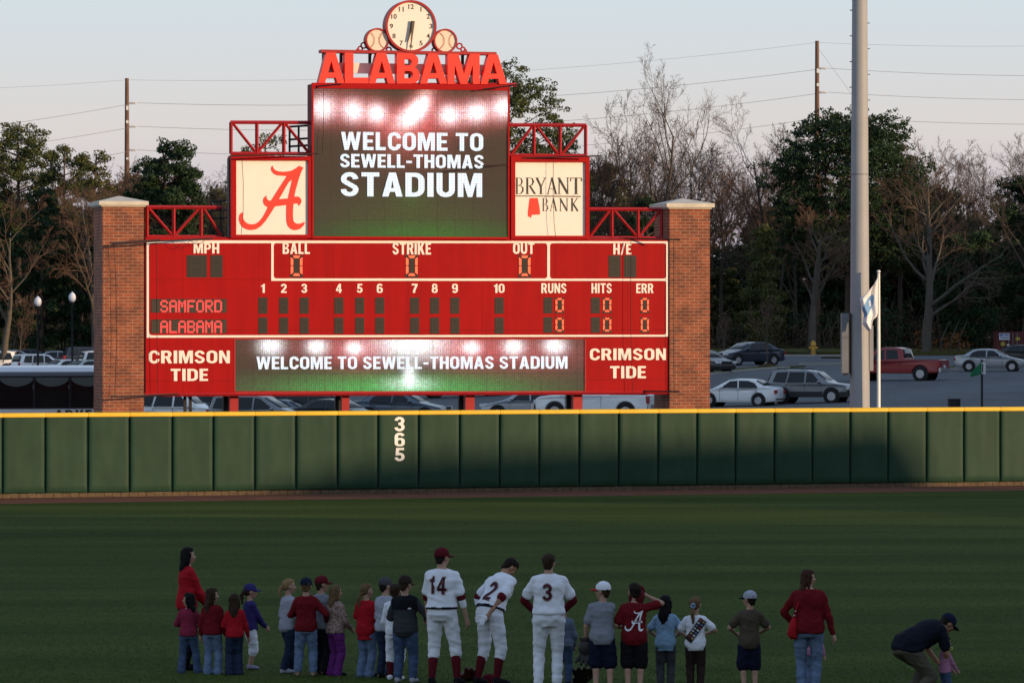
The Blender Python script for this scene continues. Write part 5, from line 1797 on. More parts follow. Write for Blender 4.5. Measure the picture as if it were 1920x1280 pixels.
SHAPES = {
    'sedan': dict(L=4.55, H=1.42, W=.87, zb=.93, wr=.32, xr=.95, xf=3.65, sill=.22,
                  top=[(4.55, .48), (4.50, .62), (4.36, .72), (3.45, .92), (2.62, 1.36), (2.2, 1.42), (1.5, 1.40), (1.2, 1.36), (.58, 1.02), (.1, .98), (.0, .88), (.0, .45)],
                  ws=((3.33, .965), (2.68, 1.345)), rw=((1.13, 1.335), (.66, 1.055)),
                  win=[[(3.0, .96), (2.52, 1.31), (2.12, 1.34), (2.08, .96)], [(2.0, .96), (2.04, 1.34), (1.52, 1.33), (1.18, 1.22), (.98, 1.0), (1.02, .96)]], doors=(3.05, 2.04, 1.05)),
    'suv': dict(L=4.6, H=1.76, W=.90, zb=1.05, wr=.38, xr=.92, xf=3.66, sill=.32,
                top=[(4.6, .55), (4.55, .85), (4.4, .98), (3.5, 1.10), (2.72, 1.66), (2.3, 1.74), (.9, 1.76), (.35, 1.70), (.12, 1.1), (.0, .95), (.0, .5)],
                ws=((3.38, 1.15), (2.80, 1.63)), rw=((.30, 1.62), (.13, 1.16)),
                win=[[(3.05, 1.10), (2.58, 1.60), (2.28, 1.65), (2.24, 1.10)], [(2.14, 1.10), (2.16, 1.65), (1.34, 1.65), (1.20, 1.10)], [(1.08, 1.10), (1.22, 1.65), (.62, 1.63), (.42, 1.14)]], doors=(3.1, 2.19, 1.15)),
    'van': dict(L=4.9, H=1.76, W=.95, zb=1.0, wr=.34, xr=.95, xf=3.9, sill=.24,
                top=[(4.9, .5), (4.86, .75), (4.7, .9), (4.0, 1.08), (2.95, 1.68), (2.4, 1.75), (.7, 1.75), (.3, 1.66), (.06, 1.05), (.0, .9), (.0, .45)],
                ws=((3.9, 1.13), (3.02, 1.64)), rw=((.26, 1.6), (.08, 1.1)),
                win=[[(3.55, 1.08), (2.85, 1.58), (2.55, 1.64), (2.5, 1.06)], [(2.4, 1.06), (2.44, 1.65), (1.5, 1.66), (1.46, 1.06)], [(1.36, 1.06), (1.4, 1.66), (.52, 1.62), (.34, 1.1)]], doors=(3.6, 2.45, 1.41)),
    'pickup': dict(L=5.6, H=1.88, W=.98, zb=1.14, wr=.40, xr=1.12, xf=4.55, sill=.42,
                   top=[(5.6, .6), (5.56, .98), (5.4, 1.08), (4.35, 1.18), (3.75, 1.78), (3.4, 1.87), (2.5, 1.87), (2.22, 1.80), (2.06, 1.20), (1.98, 1.18), (.05, 1.18), (.0, 1.14), (.0, .6)],
                   ws=((4.25, 1.23), (3.80, 1.74)), rw=((2.20, 1.74), (2.085, 1.27)),
                   win=[[(4.0, 1.2), (3.62, 1.70), (3.3, 1.76), (3.26, 1.2)], [(3.14, 1.22), (3.18, 1.76), (2.52, 1.75), (2.40, 1.24)]], doors=(4.05, 3.2, 2.3)),
}


def vehicle(kind, label, cat, loc, yaw, m, scale=1.0, lower=None, name="parked_car", rack=False, cap_lights=True, group="cars in the car park", plate=True):
    S_ = SHAPES[kind]
    L, H, W, zb, wr, xr, xf, sill = (S_[k] for k in ('L', 'H', 'W', 'zb', 'wr', 'xr', 'xf', 'sill'))
    o = thing(name, label, cat, loc, yaw, group)
    o.scale = (scale,) * 3
    hL = L / 2

    def halfw(x, zz):
        w_ = W
        e = max(0, abs(x - hL) / hL - .62) / .38
        w_ *= 1 - .11 * e * e
        if zz > zb: w_ *= 1 - .20 * (zz - zb) / (H - zb)
        if zz < .45: w_ *= 1 - .05 * (.45 - zz) / .3
        return w_

    pts = [(0.04, sill + .05)]
    for cx in (xr, xf):
        R_ = wr + .075
        a0_ = math.asin((sill - wr) / R_) if abs(sill - wr) < R_ else 0
        n = 10
        for k in range(n + 1):
            an = PI - a0_ - (PI - 2 * a0_) * k / n
            pts.append((cx + R_ * math.cos(an), wr + R_ * math.sin(an)))
    pts.append((L - .05, sill + .05))
    body = pts + S_['top']
    # refine long edges
    ref = []
    for i, p in enumerate(body):
        q = body[(i + 1) % len(body)]
        d = math.hypot(q[0] - p[0], q[1] - p[1]); k = max(1, int(d / .35))
        ref += [(p[0] + (q[0] - p[0]) * j / k, p[1] + (q[1] - p[1]) * j / k) for j in range(k)]
    body = ref
    n = len(body)
    ins = []
    for i in range(n):
        p0, p1, p2 = body[i - 1], body[i], body[(i + 1) % n]
        dx, dy = p2[0] - p0[0], p2[1] - p0[1]
        q = math.hypot(dx, dy) or 1
        ins.append((p1[0] - dy / q * .045, p1[1] + dx / q * .045))
    sl = [(-1, ins), (-.955, body), (-.5, body), (0, body), (.5, body), (.955, body), (1, ins)]
    vs, fs = [], []
    for s_, pr in sl:
        for (x, zz), (bx, bz) in zip(pr, body):
            cr = .03 * (1 - s_ * s_) if zz > .7 else 0
            nose = .07 * (s_ * s_) * (1 if x > hL else -1) * max(0, abs(x - hL) / hL - .8) / .2
            vs.append((x - nose - hL, s_ * halfw(x, bz), zz + cr))
    for i in range(len(sl) - 1):
        for k in range(n): fs.append((i * n + k, i * n + (k + 1) % n, (i + 1) * n + (k + 1) % n, (i + 1) * n + k))
    mb = MB().add(vs, fs)
    for s_, pr in (sl[0], sl[-1]):
        base = 0 if s_ < 0 else (len(sl) - 1) * n
        mb.f += [[base + t for t in tri] for tri in tessellate_polygon([[Vector((x, zz, 0)) for x, zz in pr]])]
        mb.m = [0] * len(mb.f)
    mb.build("body", m, o, smooth=38, recalc=True)
    if lower:
        mb = MB()
        for sgn in (-1, 1):
            for xa, xb in ((xr + wr + .1, xf - wr - .1), (.0, xr - wr - .1), (xf + wr + .1, L)):
                mb.box(xa - hL, sgn * (W - .02), sill + .02, xb - hL, sgn * (W + .012), sill + .30)
        mb.box(-hL - .03, -W * .9, sill + .05, -hL + .1, W * .9, sill + .38); mb.box(hL - .1, -W * .9, sill + .05, hL + .03, W * .9, sill + .36)
        mb.build("cladding", lower, o)
    side_y = lambda x, zz: halfw(x, zz) + .006
    for wn_ in S_['win']:
        for sgn in (-1, 1):
            mb = MB()
            P = []
            for i, p in enumerate(wn_):
                q = wn_[(i + 1) % len(wn_)]
                P += [(p[0] + (q[0] - p[0]) * j / 3, p[1] + (q[1] - p[1]) * j / 3) for j in range(3)]
            V = [Vector((x - hL, sgn * side_y(x, zz), zz)) for x, zz in P]
            V2 = [v - Vector((0, sgn * .05, 0)) for v in V]
            tri = tessellate_polygon([[Vector((x, zz, 0)) for x, zz in P]])
            mb.add(V + V2, [tuple(t) for t in tri] + [(i, (i + 1) % len(V), (i + 1) % len(V) + len(V), i + len(V)) for i in range(len(V))])
            mb.build("side_window", M_GLASS, o)
    for nm, (lo, hi) in (("windshield", S_['ws']), ("rear_window", S_['rw'])):
        mb = MB()
        dx, dz = hi[0] - lo[0], hi[1] - lo[1]
        q = math.hypot(dx, dz); nx_, nz_ = -dz / q, dx / q
        if nz_ < 0: nx_, nz_ = -nx_, -nz_
        rows_ = []
        for t in (0, .5, 1):
            x, zz = lo[0] + dx * t, lo[1] + dz * t
            w_ = halfw(x, zz) * .88
            rows_.append([Vector((x - hL + nx_ * .012, w_ * s_, zz + nz_ * .012 + .03 * (1 - s_ * s_) + .006)) for s_ in (-1, -.66, -.33, 0, .33, .66, 1)])
        mb.add([p for r_ in rows_ for p in r_], [(i * 7 + k, i * 7 + k + 1, i * 7 + k + 8, i * 7 + k + 7) for i in range(2) for k in range(6)])
        ob = mb.build(nm, M_GLASS, o, smooth=180)
        md = ob.modifiers.new("thickness", 'SOLIDIFY'); md.thickness = .02; md.offset = 0
    for cx in (xr, xf):
        for sgn in (-1, 1):
            y = sgn * (W - .10)
            M_ = Matrix.Translation((cx - hL, y, wr)) @ Matrix.Rotation(-sgn * PI / 2, 4, 'X')
            mb = MB(); mb.lathe([(wr * .60, .085), (wr * .88, .10), (wr, .06), (wr, -.10), (wr * .6, -.10)], 24, M_)
            w_ = mb.build("wheel", M_TYRE, o, smooth=40)
            mb = MB(); mb.lathe([(.001, .075), (wr * .16, .08), (wr * .18, .05), (wr * .5, .05), (wr * .6, .088)], 20, M_)
            for k in range(6):
                mb.box(-.035, wr * .12, .05, .035, wr * .58, .082, 0, M_ @ Matrix.Rotation(k * PI / 3, 4, 'Z'))
            mb.build("rim", M_RIM, w_, smooth=40)
            mb = MB(); mb.lathe([(wr + .065, -.02), (wr + .065, .04)], 20, M_)
            mb.lathe([(.001, -.12), (wr + .06, -.12)], 20, M_)
            mb.build("wheel_well", M_BLACK, o)
    hz = zb - (.22 if kind != 'pickup' else .26)
    for sgn in (-1, 1):
        mb = MB(); mb.box(hL - .22, sgn * W * .52, hz - .08, hL + .004, sgn * W * .88, hz + .07); mb.build("headlight", M_LAMP, o)
        mb = MB(); mb.box(-hL - .012, sgn * W * (.62 if kind == 'sedan' else .76), hz - (.02 if kind == 'sedan' else .10), -hL + .16, sgn * W * .90, hz + (.15 if kind == 'sedan' else .26)); mb.build("tail_light", M_TAIL, o)
        mx = S_['doors'][0] - .12
        mb = MB(); mb.ell((mx - hL, sgn * (W + .09), zb + .08), (.10, .11, .08)); mb.tube([(mx - hL, sgn * (W - .05), zb + .03), (mx - hL, sgn * (W + .05), zb + .06)], .03, 5); mb.build("mirror", m if kind != 'pickup' else M_TRIM, o, smooth=60)
        mb = MB()
        for x in S_['doors']: mb.box(x - hL - .007, sgn * (W - .02), sill + .12, x - hL + .007, sgn * (W + .004), zb - .02)
        mb.box(S_['doors'][-1] - hL, sgn * (W - .02), zb - .035, S_['doors'][0] - hL + .25, sgn * (W + .005), zb - .02)
        mb.build("door_gap", M_TRIM, o)
        mb = MB()
        for x in S_['doors'][1:]: mb.box(x - hL + .06, sgn * (W - .01), zb - .16, x - hL + .24, sgn * (W + .022), zb - .12)
        mb.build("handle", m, o)
    mb = MB(); mb.box(hL - .06, -W * .45, hz - .08, hL + .012, W * .45, hz + .05); mb.build("grille", M_TRIM, o)
    if kind == 'pickup':
        for x in (-hL, hL):
            mb = MB(); mb.box(x - .10 if x < 0 else x - .02, -W * .95, sill + .08, x + .02 if x < 0 else x + .12, W * .95, sill + .32); mb.build("bumper", M_CHROME, o)
        mb = MB(); mb.box(.10 - hL, -W * .82, .80, 1.95 - hL, W * .82, 1.215); mb.build("bed_opening", M_BLACK, o)
        mb = MB(); mb.box(-hL - .016, -W * .70, .62, -hL + .02, W * .70, 1.16); mb.build("tailgate", m, o)
    else:
        for x in (-hL, hL):
            mb = MB(); mb.box(x - .01 if x > 0 else x - .03, -W * .8, sill + .14, x + .03 if x > 0 else x + .01, W * .8, sill + .2); mb.build("bumper_strip", M_TRIM, o)
    if plate:
        mb = MB(); mb.box(-hL - .035, -.16, hz - .14, -hL - .005, .16, hz + .02); mb.build("number_plate", M_NUMBER, o)
    if rack:
        mb = MB()
        for sgn in (-1, 1): mb.tube([(.6 - hL, sgn * .6, H + .07), (2.3 - hL, sgn * .6, H + .06)], .025, 6)
        for x in (.9, 1.9): mb.tube([(x - hL, -.6, H + .07), (x - hL, .6, H + .07)], .02, 6)
        mb.build("roof_rack", M_TRIM, o)
    return o


WHITE = paint("white_car_paint", (.80, .81, .82), 0); SILVER = paint("silver_car_paint", (.36, .38, .40), .5); GREY = paint("grey_car_paint", (.20, .21, .225), .4)
DKBLUE = paint("dark_blue_car_paint", (.022, .030, .050)); BLACKP = paint("black_car_paint", (.012, .014, .016)); REDP = paint("red_car_paint", (.24, .012, .014)); BLUEG = paint("blue_grey_car_paint", (.10, .13, .17), .3)
PALEG = paint("pale_green_car_paint", (.40, .46, .44), .3); DKGREEN = paint("dark_green_car_paint", (.02, .035, .035))
rad = math.radians
CARS = [
    ('sedan', "white sedan with its rear right corner in sunlight, right of the right pillar", "car", 1386, 761, 158, WHITE, 1.0, {}),
    ('suv', "silver grey SUV with dark lower cladding and a roof rack, left of the light pole", "SUV", 1521, 755, -20, GREY, .98, dict(lower=M_TRIM, rack=True)),
    ('pickup', "red pickup truck partly behind the light pole and the white flagpole", "pickup truck", 1682, 713, 157, REDP, 1.06, {}),
    ('sedan', "silver sedan parked broadside at the far right of the car park", "car", 1858, 696, -10, SILVER, 1.03, {}),
    ('sedan', "dark car at the right edge behind the silver sedan", "car", 1925, 684, -20, BLACKP, 1.0, {}),
    ('sedan', "dark blue sedan with lit headlights far back beside the young tree", "car", 1404, 684, 212, DKBLUE, 1.16, {}),
    ('sedan', "black car nosing out from behind the right pillar", "car", 1318, 700, -52, BLACKP, 1.1, {}),
    ('suv', "white SUV under the left end of the scoreboard", "SUV", 338, 803, -14, WHITE, 1.05, {}),
    ('suv', "dark SUV half hidden behind the white SUV under the scoreboard", "SUV", 420, 794, -14, BLUEG, 1.05, {}),
    ('van', "grey minivan behind the leftmost red post of the scoreboard", "minivan", 484, 806, -16, GREY, 1.0, {}),
    ('sedan', "small blue grey sedan between the grey minivan and the black van under the scoreboard", "car", 536, 801, -18, BLUEG, 1.0, {}),
    ('van', "black van left of the second red post under the scoreboard", "van", 585, 796, -10, BLACKP, 1.1, {}),
    ('sedan', "black car with only its hood showing beside the second red post", "car", 632, 801, -28, BLACKP, 1.0, {}),
    ('sedan', "large grey sedan under the middle of the scoreboard", "car", 752, 792, -14, BLUEG, 1.1, {}),
    ('sedan', "silver sedan with a glint on its window, left of the white pickup", "car", 990, 786, 172, SILVER, 1.03, {}),
    ('pickup', "white pickup truck with its tailgate beside the right pillar", "pickup truck", 1116, 786, 166, WHITE, 1.04, {}),
    ('pickup', "dark pickup far behind the third red post of the scoreboard", "pickup truck", 868, 744, 10, BLUEG, 1.05, {}),
    ('suv', "white SUV cut off by the left edge of the photo", "SUV", -20, 702, 178, WHITE, 1.15, {}),
    ('suv', "white SUV with red tail light seen from behind, above the bus roof", "SUV", 76, 706, 33, WHITE, 1.06, {}),
    ('sedan', "white sedan seen from its rear window, right of the white SUVs", "car", 130, 709, 38, WHITE, 1.06, {}),
    ('sedan', "pale green sedan whose rear shows beside the left pillar", "car", 172, 711, 36, PALEG, 1.08, {}),
    ('suv', "dark SUV in the back row beside the left pillar", "SUV", 172, 693, 15, DKBLUE, 1.12, {}),
    ('sedan', "silver car roof in the back row above the white sedan", "car", 112, 692, 10, SILVER, 1.12, {}),
    ('sedan', "dark car in the back row behind the white SUV with red tail light", "car", 62, 688, 8, DKGREEN, 1.12, {}),
    ('sedan', "silver sedan in the back row between the two white SUVs", "car", 30, 690, 12, SILVER, 1.12, {}),
    ('van', "white van roof in the back row behind the pale green sedan", "minivan", 205, 699, 20, WHITE, 1.05, {}),
    ('suv', "dark car in the back row at the left edge", "car", -6, 690, 5, DKBLUE, 1.02, {}),
]
for kind, lab, cat, px, py, yaw, m, s_, kw in CARS:
    g = lot_at(px, py)
    nm = {"pickup": "pickup_truck", "suv": "parked_suv", "van": "parked_van", "sedan": "parked_car"}[kind]
    vehicle(kind, lab, cat, (g.x, g.y, g.z - .01), rad(yaw), m, s_, name=nm, **kw)

# ------------------------------------------------------------------ coach behind the wall
BUY = 160.0
bth = rad(17)
right = at(214, 640, BUY)
o = thing("coach", "white and black coach with dark tall windows behind the outfield wall", "coach", (right.x, right.y, -.05), bth)
M_COACH = mat("coach_white", (.72, .73, .76), .4, .05, 1, coat=.3); M_COACHGLASS = mat("coach_glass", (.006, .007, .008), .12, 0, spec=.5); M_COACHGREY = mat("coach_grey", (.16, .18, .22), .5, .1, 1); M_BLIND = mat("window_blind", (.10, .11, .10), .8, .1)
BL_ = 12.0
u_b = Vector((math.cos(bth), math.sin(bth), 0))


def bz(py, px=90):
    r = Vector(((px - 960) / F, 1, 0)); nn = Vector((-u_b.y, u_b.x, 0))
    t = right.dot(nn) / r.dot(nn)
    return EYE - (py - HY) / F * t + .05, (t * r - Vector((right.x, right.y, 0))).dot(u_b)


zr, zr2, zg, zw0, zw1, zband = bz(692)[0], bz(696)[0], bz(704)[0], bz(711)[0], bz(763)[0], bz(765)[0]
mb = MB(); mb.box(-BL_, 0, .35, 0, 2.5, zr2 - .002); mb.build("body", M_COACH, o)
mb = MB(); mb.prism([[(0.03, zr2), (.25, zr + .06), (1.25, zr + .12), (2.25, zr + .06), (2.47, zr2)]], lambda a, b, d: Vector((-BL_ * d, a, b)), 0, 1); mb.build("roof", M_COACH, o)
mb = MB(); mb.box(-BL_ + .02, -.012, zg, -.02, -.001, zr2 - .03); mb.build("eaves_panel", M_COACHGREY, o)
xs_ = [bz(700, p)[1] for p in (-140, -71, -3, 64, 131, 198)]
for x0, x1 in zip(xs_, xs_[1:]):
    mb = MB(); mb.box(x0 + .03, -.016, zw1, x1 - .03, -.004, zg - .05)
    w_ = mb.build("window", M_COACHGLASS, o)
    mb = MB()
    n = 14
    lp = [(x0 + .05, zg - .06), (x1 - .05, zg - .06)] + [(x1 - .05 + (x0 - x1 + .1) * k / n, zg - .15 - .22 * math.sin(PI * k / n) ** .7) for k in range(n + 1)]
    mb.prism([lp], lambda a, b, d: Vector((a, d, b)), -.022, -.0165); mb.build("blind", M_BLIND, w_)
    mb = MB(); mb.box(x1 - .046, -.024, zw1 + .75, x1 - .034, -.017, zg - .45); mb.build("bright_seal", M_GALV, w_)
mb = MB(); mb.box(-BL_ + .02, -.0035, zw1 - .02, -.02, -.0005, zg - .005); mb.build("window_band", M_TRIM, o)
mb = MB(); mb.box(-BL_ + .02, -.010, zw1 - .055, -.02, -.003, zw1 - .02); mb.build("lower_sash", M_TRIM, o)
mb = MB()
xa, xb = bz(770, 103)[1], bz(770, 190)[1]
block_text(mb, "ADVEN", lambda a, b, d: Vector((xa + (xb - xa) * a, -.016 + d, bz(786)[0] + (bz(768.5)[0] - bz(786)[0]) * b)), .012, gap=.2); mb.build("lettering", M_BLACK, o)
for x in (-2.2, -8.8):
    M_ = Matrix.Translation((x, .12, .5)) @ Matrix.Rotation(PI / 2, 4, 'X')
    mb = MB(); mb.lathe([(.3, .13), (.48, .12), (.5, .05), (.5, -.2)], 20, M_); mb.build("wheel", M_TYRE, o, smooth=40)

# ------------------------------------------------------------------ people
M_SKIN = mat("skin", (.42, .24, .17), .6, .05, 6, spec=.3)
M_SKIN2 = mat("tanned_skin", (.36, .18, .11), .6, .05, 6, spec=.3)
M_EYE = mat("eye_dark", (.02, .015, .012), .3, 0)
M_LIP = mat("lip", (.30, .10, .09), .5, 0)


def cloth(name, c, var=.14): return mat("cloth_" + name, c, .9, var, 9, spec=.1, bump=.25, bscale=30)


def hairm(name, c): return mat("hair_" + name, c, .7, .35, 40, spec=.12, stretch=(1, 1, .12))


C = dict(night=cloth("night_navy", (.009, .010, .018)), red=cloth("red", (.36, .010, .018)), darkred=cloth("dark_red", (.14, .008, .012)), pink=cloth("raspberry", (.22, .022, .05)), maroon=cloth("maroon", (.10, .008, .014)),
         white=cloth("white", (.78, .78, .84), .05), grey=cloth("grey_marl", (.22, .23, .27)), ltgrey=cloth("light_grey", (.34, .35, .41)), jeans=cloth("blue_denim", (.055, .085, .16), .3), ltjeans=cloth("light_denim", (.12, .17, .27), .3),
         dkjeans=cloth("dark_denim", (.020, .030, .062), .3), black=cloth("black", (.010, .010, .013)), navy=cloth("navy", (.010, .013, .032)), purple=cloth("purple_jersey", (.036, .026, .125)), plum=cloth("plum", (.13, .022, .15)),
         fleece=cloth("charcoal_fleece", (.040, .042, .048)), ltblue=cloth("light_blue", (.24, .37, .52)), brown=cloth("dark_brown", (.035, .020, .018)), dkgrey=cloth("dark_grey", (.060, .060, .068)), olive=cloth("brown_tee", (.075, .058, .042)),
         khaki=cloth("khaki", (.085, .072, .054)), lilac=cloth("lilac_shoe", (.28, .25, .36)), pattern=None, pinktop=cloth("pale_pink", (.40, .17, .28)), steel=cloth("steel_blue", (.12, .15, .21)), tan=cloth("tan", (.22, .16, .11)))
m = cloth("leopard", (.26, .18, .14)); C['pattern'] = m
nt = m.node_tree
vo = nt.nodes.new("ShaderNodeTexVoronoi"); vo.inputs['Scale'].default_value = 38
tc_ = nt.nodes.new("ShaderNodeTexCoord"); nt.links.new(tc_.outputs['Object'], vo.inputs['Vector'])
rp_ = nt.nodes.new("ShaderNodeValToRGB"); rp_.color_ramp.elements[0].position = .25; rp_.color_ramp.elements[0].color = (.04, .02, .02, 1); rp_.color_ramp.elements[1].position = .45; rp_.color_ramp.elements[1].color = (.32, .22, .19, 1)
nt.links.new(vo.outputs['Distance'], rp_.inputs[0]); nt.links.new(rp_.outputs[0], nt.nodes["Principled BSDF"].inputs['Base Color'])
HR = dict(black=hairm("black", (.008, .007, .007)), brown=hairm("brown", (.035, .020, .012)), dkbrown=hairm("dark_brown", (.018, .011, .008)), blonde=hairm("blonde", (.24, .15, .07)), dkblonde=hairm("dark_blonde", (.13, .078, .038)), red=hairm("auburn", (.05, .022, .013)))
JOBS = []      # (object, voxel, smooth steps, after(mesh))


def job(mb, name, m, parent, vox=.013, sm=5, after=None):
    o = mb.build(name, m, parent)
    md = o.modifiers.new("r", 'REMESH'); md.mode = 'VOXEL'; md.voxel_size = vox
    if sm:
        md = o.modifiers.new("s", 'SMOOTH'); md.factor = .5; md.iterations = sm
    JOBS.append((o, after))
    return o


def folds(amp, f=(9, 9, 14), seed=0.0):
    """wrinkles: warped waves pushed along the surface normals"""
    def fn(me):
        n = len(me.vertices)
        co, no = np.empty(n * 3), np.empty(n * 3)
        me.vertices.foreach_get("co", co)
        me.vertex_normals.foreach_get("vector", no)
        p = co.reshape(-1, 3); x, y, z = p[:, 0] * f[0] * 4, p[:, 1] * f[1] * 4, p[:, 2] * f[2] * 4
        w = np.sin(x * .55 + y * .4 + seed) * 1.6 + np.sin(z * .35 - x * .3 + seed * 2.1) * 1.3
        q = .42 * np.sin(z * .9 + .5 * x + w + seed) + .30 * np.sin(x * 1.1 - z * .55 + y * .8 + 1.4 * w + 1.7) + .22 * np.sin(z * 2.1 + x * 1.3 + w * 1.2 + seed * 3) + .15 * np.sin(y * 2.3 - x * 1.9 + z * 1.2)
        q = np.maximum(q, -.35)
        me.vertices.foreach_set("co", (p + no.reshape(-1, 3) * (amp * q)[:, None]).ravel())
        me.update()
    return fn


def ik(a, c, l1, l2, pole):
    d = c - a
    L = d.length
    mx = (l1 + l2) * .995
    if L > mx: c = a + d * (mx / L); L = mx
    L = max(L, abs(l1 - l2) * 1.02 + 1e-4)
    d = (c - a).normalized()
    x = (l1 * l1 - l2 * l2 + L * L) / (2 * L)
    hh = math.sqrt(max(0, l1 * l1 - x * x))
    p = pole - d * pole.dot(d)
    p = p.normalized() if p.length > 1e-5 else Vector((1, 0, 0))
    return a + d * x + p * hh, c


def person(px, feet, h, heading, label, head=(0, 0), kid=False, lean=0, lh=None, rh=None, lp=None, rp=None, stance=None, hip=None, top=None, sleeve='long', hem=.47, bottom='jeans', leg='long', flare=1.0,
           hair='brown', style='short', cap=None, brim=None, capback=False, shoes='black', socks=None, undersleeve=None, slim=1.0, skin=None, belt=None, after=None, group="people standing on the outfield grass", collar=None, knee=None):
    D = F * EYE / (feet - HY)
    o = thing("person", label, "person", ((px - 960) / F * D, D, 0), -math.radians(heading), group)
    skin = skin or M_SKIN
    fx = 1.12 if kid else 1.0        # limb thickness
    w_ = (1.02 if kid else 1.0) * slim
    hipz = (hip if hip else (.485 if kid else .52)) * h
    hh = (.155 if h > 1.25 else .172 if h > .95 else .20) * h if kid else .130 * h
    shz = (.785 if kid else .815)
    tl = (shz - (.485 if kid else .52)) * h        # hip to shoulder
    X3 = Vector((1, 0, 0))
    ang = math.radians(lean)

    def spine(s):        # s metres above the hip
        n = 8
        p = Vector((0, 0, hipz)); st = s / n
        a = 0
        for i in range(n):
            a = ang * min(1, max(0, (abs(s) * (i + .5) / n) / (.45 * tl) + .25)) if s > 0 else ang * .25
            p = p + Vector((0, math.sin(a), math.cos(a))) * st
        return p, Vector((0, math.cos(a), -math.sin(a))), Vector((0, math.sin(a), math.cos(a)))

    def ring(s, rx, ry, g=0.0, dy=0.0):
        p, f, u_ = spine(s * h)
        return (p + f * dy * h, X3 * (rx * h * w_ + g), f * (ry * h * (1 + (w_ - 1) * .8) + g))
    k = h * fx
    torso = [(-.05, .070, .062, 0), (.0, .092, .074, -.006), (.05, .094, .072, -.006), (.10, .083, .062, 0), (.16, .084, .062, .002), (.22, .094, .067, .004), (tl / h - .04, .096, .062, .0), (tl / h - .004, .080, .050, -.002), (tl / h + .018, .058, .042, -.003), (tl / h + .042, .036, .034, -.002)]
    B = MB()
    B.loft([ring(s, rx, ry, 0, dy) for s, rx, ry, dy in torso], 18)
    sp, sf, su = spine(tl)
    nb = sp + su * .035 * h
    # head
    hd = nb + su * (hh * .62) + sf * (.02 * h)
    if lean < 30: hd = nb + Vector((0, .012 * h, hh * .66))
    Mh = Matrix.Translation(hd) @ Matrix.Rotation(-math.radians(head[0] - heading), 4, 'Z') @ Matrix.Rotation(-math.radians(head[1]), 4, 'X') @ Matrix.Scale(hh, 4)
    B.ell((0, -.05, .12), (.335, .41, .375), Mh)
    B.ell((0, .10, -.14), (.265, .275, .33), Mh)
    B.ell((0, .22, -.40), (.13, .12, .09), Mh)
    B.cap(Mh @ Vector((0, .34, .04)), Mh @ Vector((0, .43, -.10)), .045 * hh, .072 * hh, 8)
    B.ell((0, .33, -.25), (.11, .07, .055), Mh)
    for sx in (-1, 1):
        B.ell((sx * .325, -.02, -.03), (.055, .11, .15), Mh)
        B.ell((sx * .19, .26, -.10), (.10, .10, .10), Mh)
    B.cap(nb - su * .05 * h, hd + (Mh.to_3x3() @ Vector((0, -.10, -.25))), .036 * k * (1 if not kid else .92), .032 * k * (.92 if kid else 1), 10)
    sw = (.088 if not kid else .086) * h * w_
    ua, fa = .175 * h, .150 * h
    ph = lambda q: Vector((q[0] * h, q[1] * h, q[2] * h))
    arms = []
    for sgn, tgt, pole in ((-1, lh, lp), (1, rh, rp)):
        S0 = sp + X3 * sgn * sw - su * .012 * h
        tg = ph(tgt) if tgt else Vector((sgn * .165 * h, .02 * h, (.485 if not kid else .46) * h))
        E_, W_ = ik(S0, tg, ua, fa, Vector(pole) if pole else Vector((sgn * .6, -.9, -.1)))
        arms.append((sgn, S0, E_, W_))
        B.cap(sp + X3 * sgn * sw * .45 + su * .0, S0, .030 * k, .031 * k)
        B.cap(S0, E_, .029 * k, .023 * k); B.cap(E_, W_, .0235 * k, .0155 * k)
        d = (W_ - E_).normalized()
        B.cap(W_, W_ + d * .035 * h, .015 * k, .020 * k, 8)
        B.cap(W_ + d * .025 * h, W_ + d * .050 * h, .019 * k, .020 * k, 8)
    # legs
    stance = stance or ((-.055, .0), (.055, .0))
    hipx = .050 * h * w_
    ul = ll = (hipz - .042 * h) * .507 if not hip else .245 * h
    legs = []
    for sgn, (sx, sy) in ((-1, stance[0]), (1, stance[1])):
        P0 = Vector((sgn * hipx, 0, hipz - .005 * h))
        A0 = Vector((sx * h, sy * h - .02 * h, .042 * h))
        K0, A0 = ik(P0, A0, ul, ll, Vector((sgn * .12, 1, 0)))
        A0.z = max(A0.z, .042 * h)
        legs.append((sgn, P0, K0, A0))
        B.cap(P0, K0, .052 * k * w_, .034 * k); B.cap(K0, A0, .034 * k, .019 * k)
        B.cap(K0.lerp(A0, .28) + Vector((0, -.006 * h, 0)), K0.lerp(A0, .55), .030 * k, .023 * k)
        B.cap(A0 + Vector((0, -.015 * h, -.018 * h)), A0 + Vector((sgn * .012 * h, .085 * h, -.026 * h)), .020 * k, .016 * k, 8)

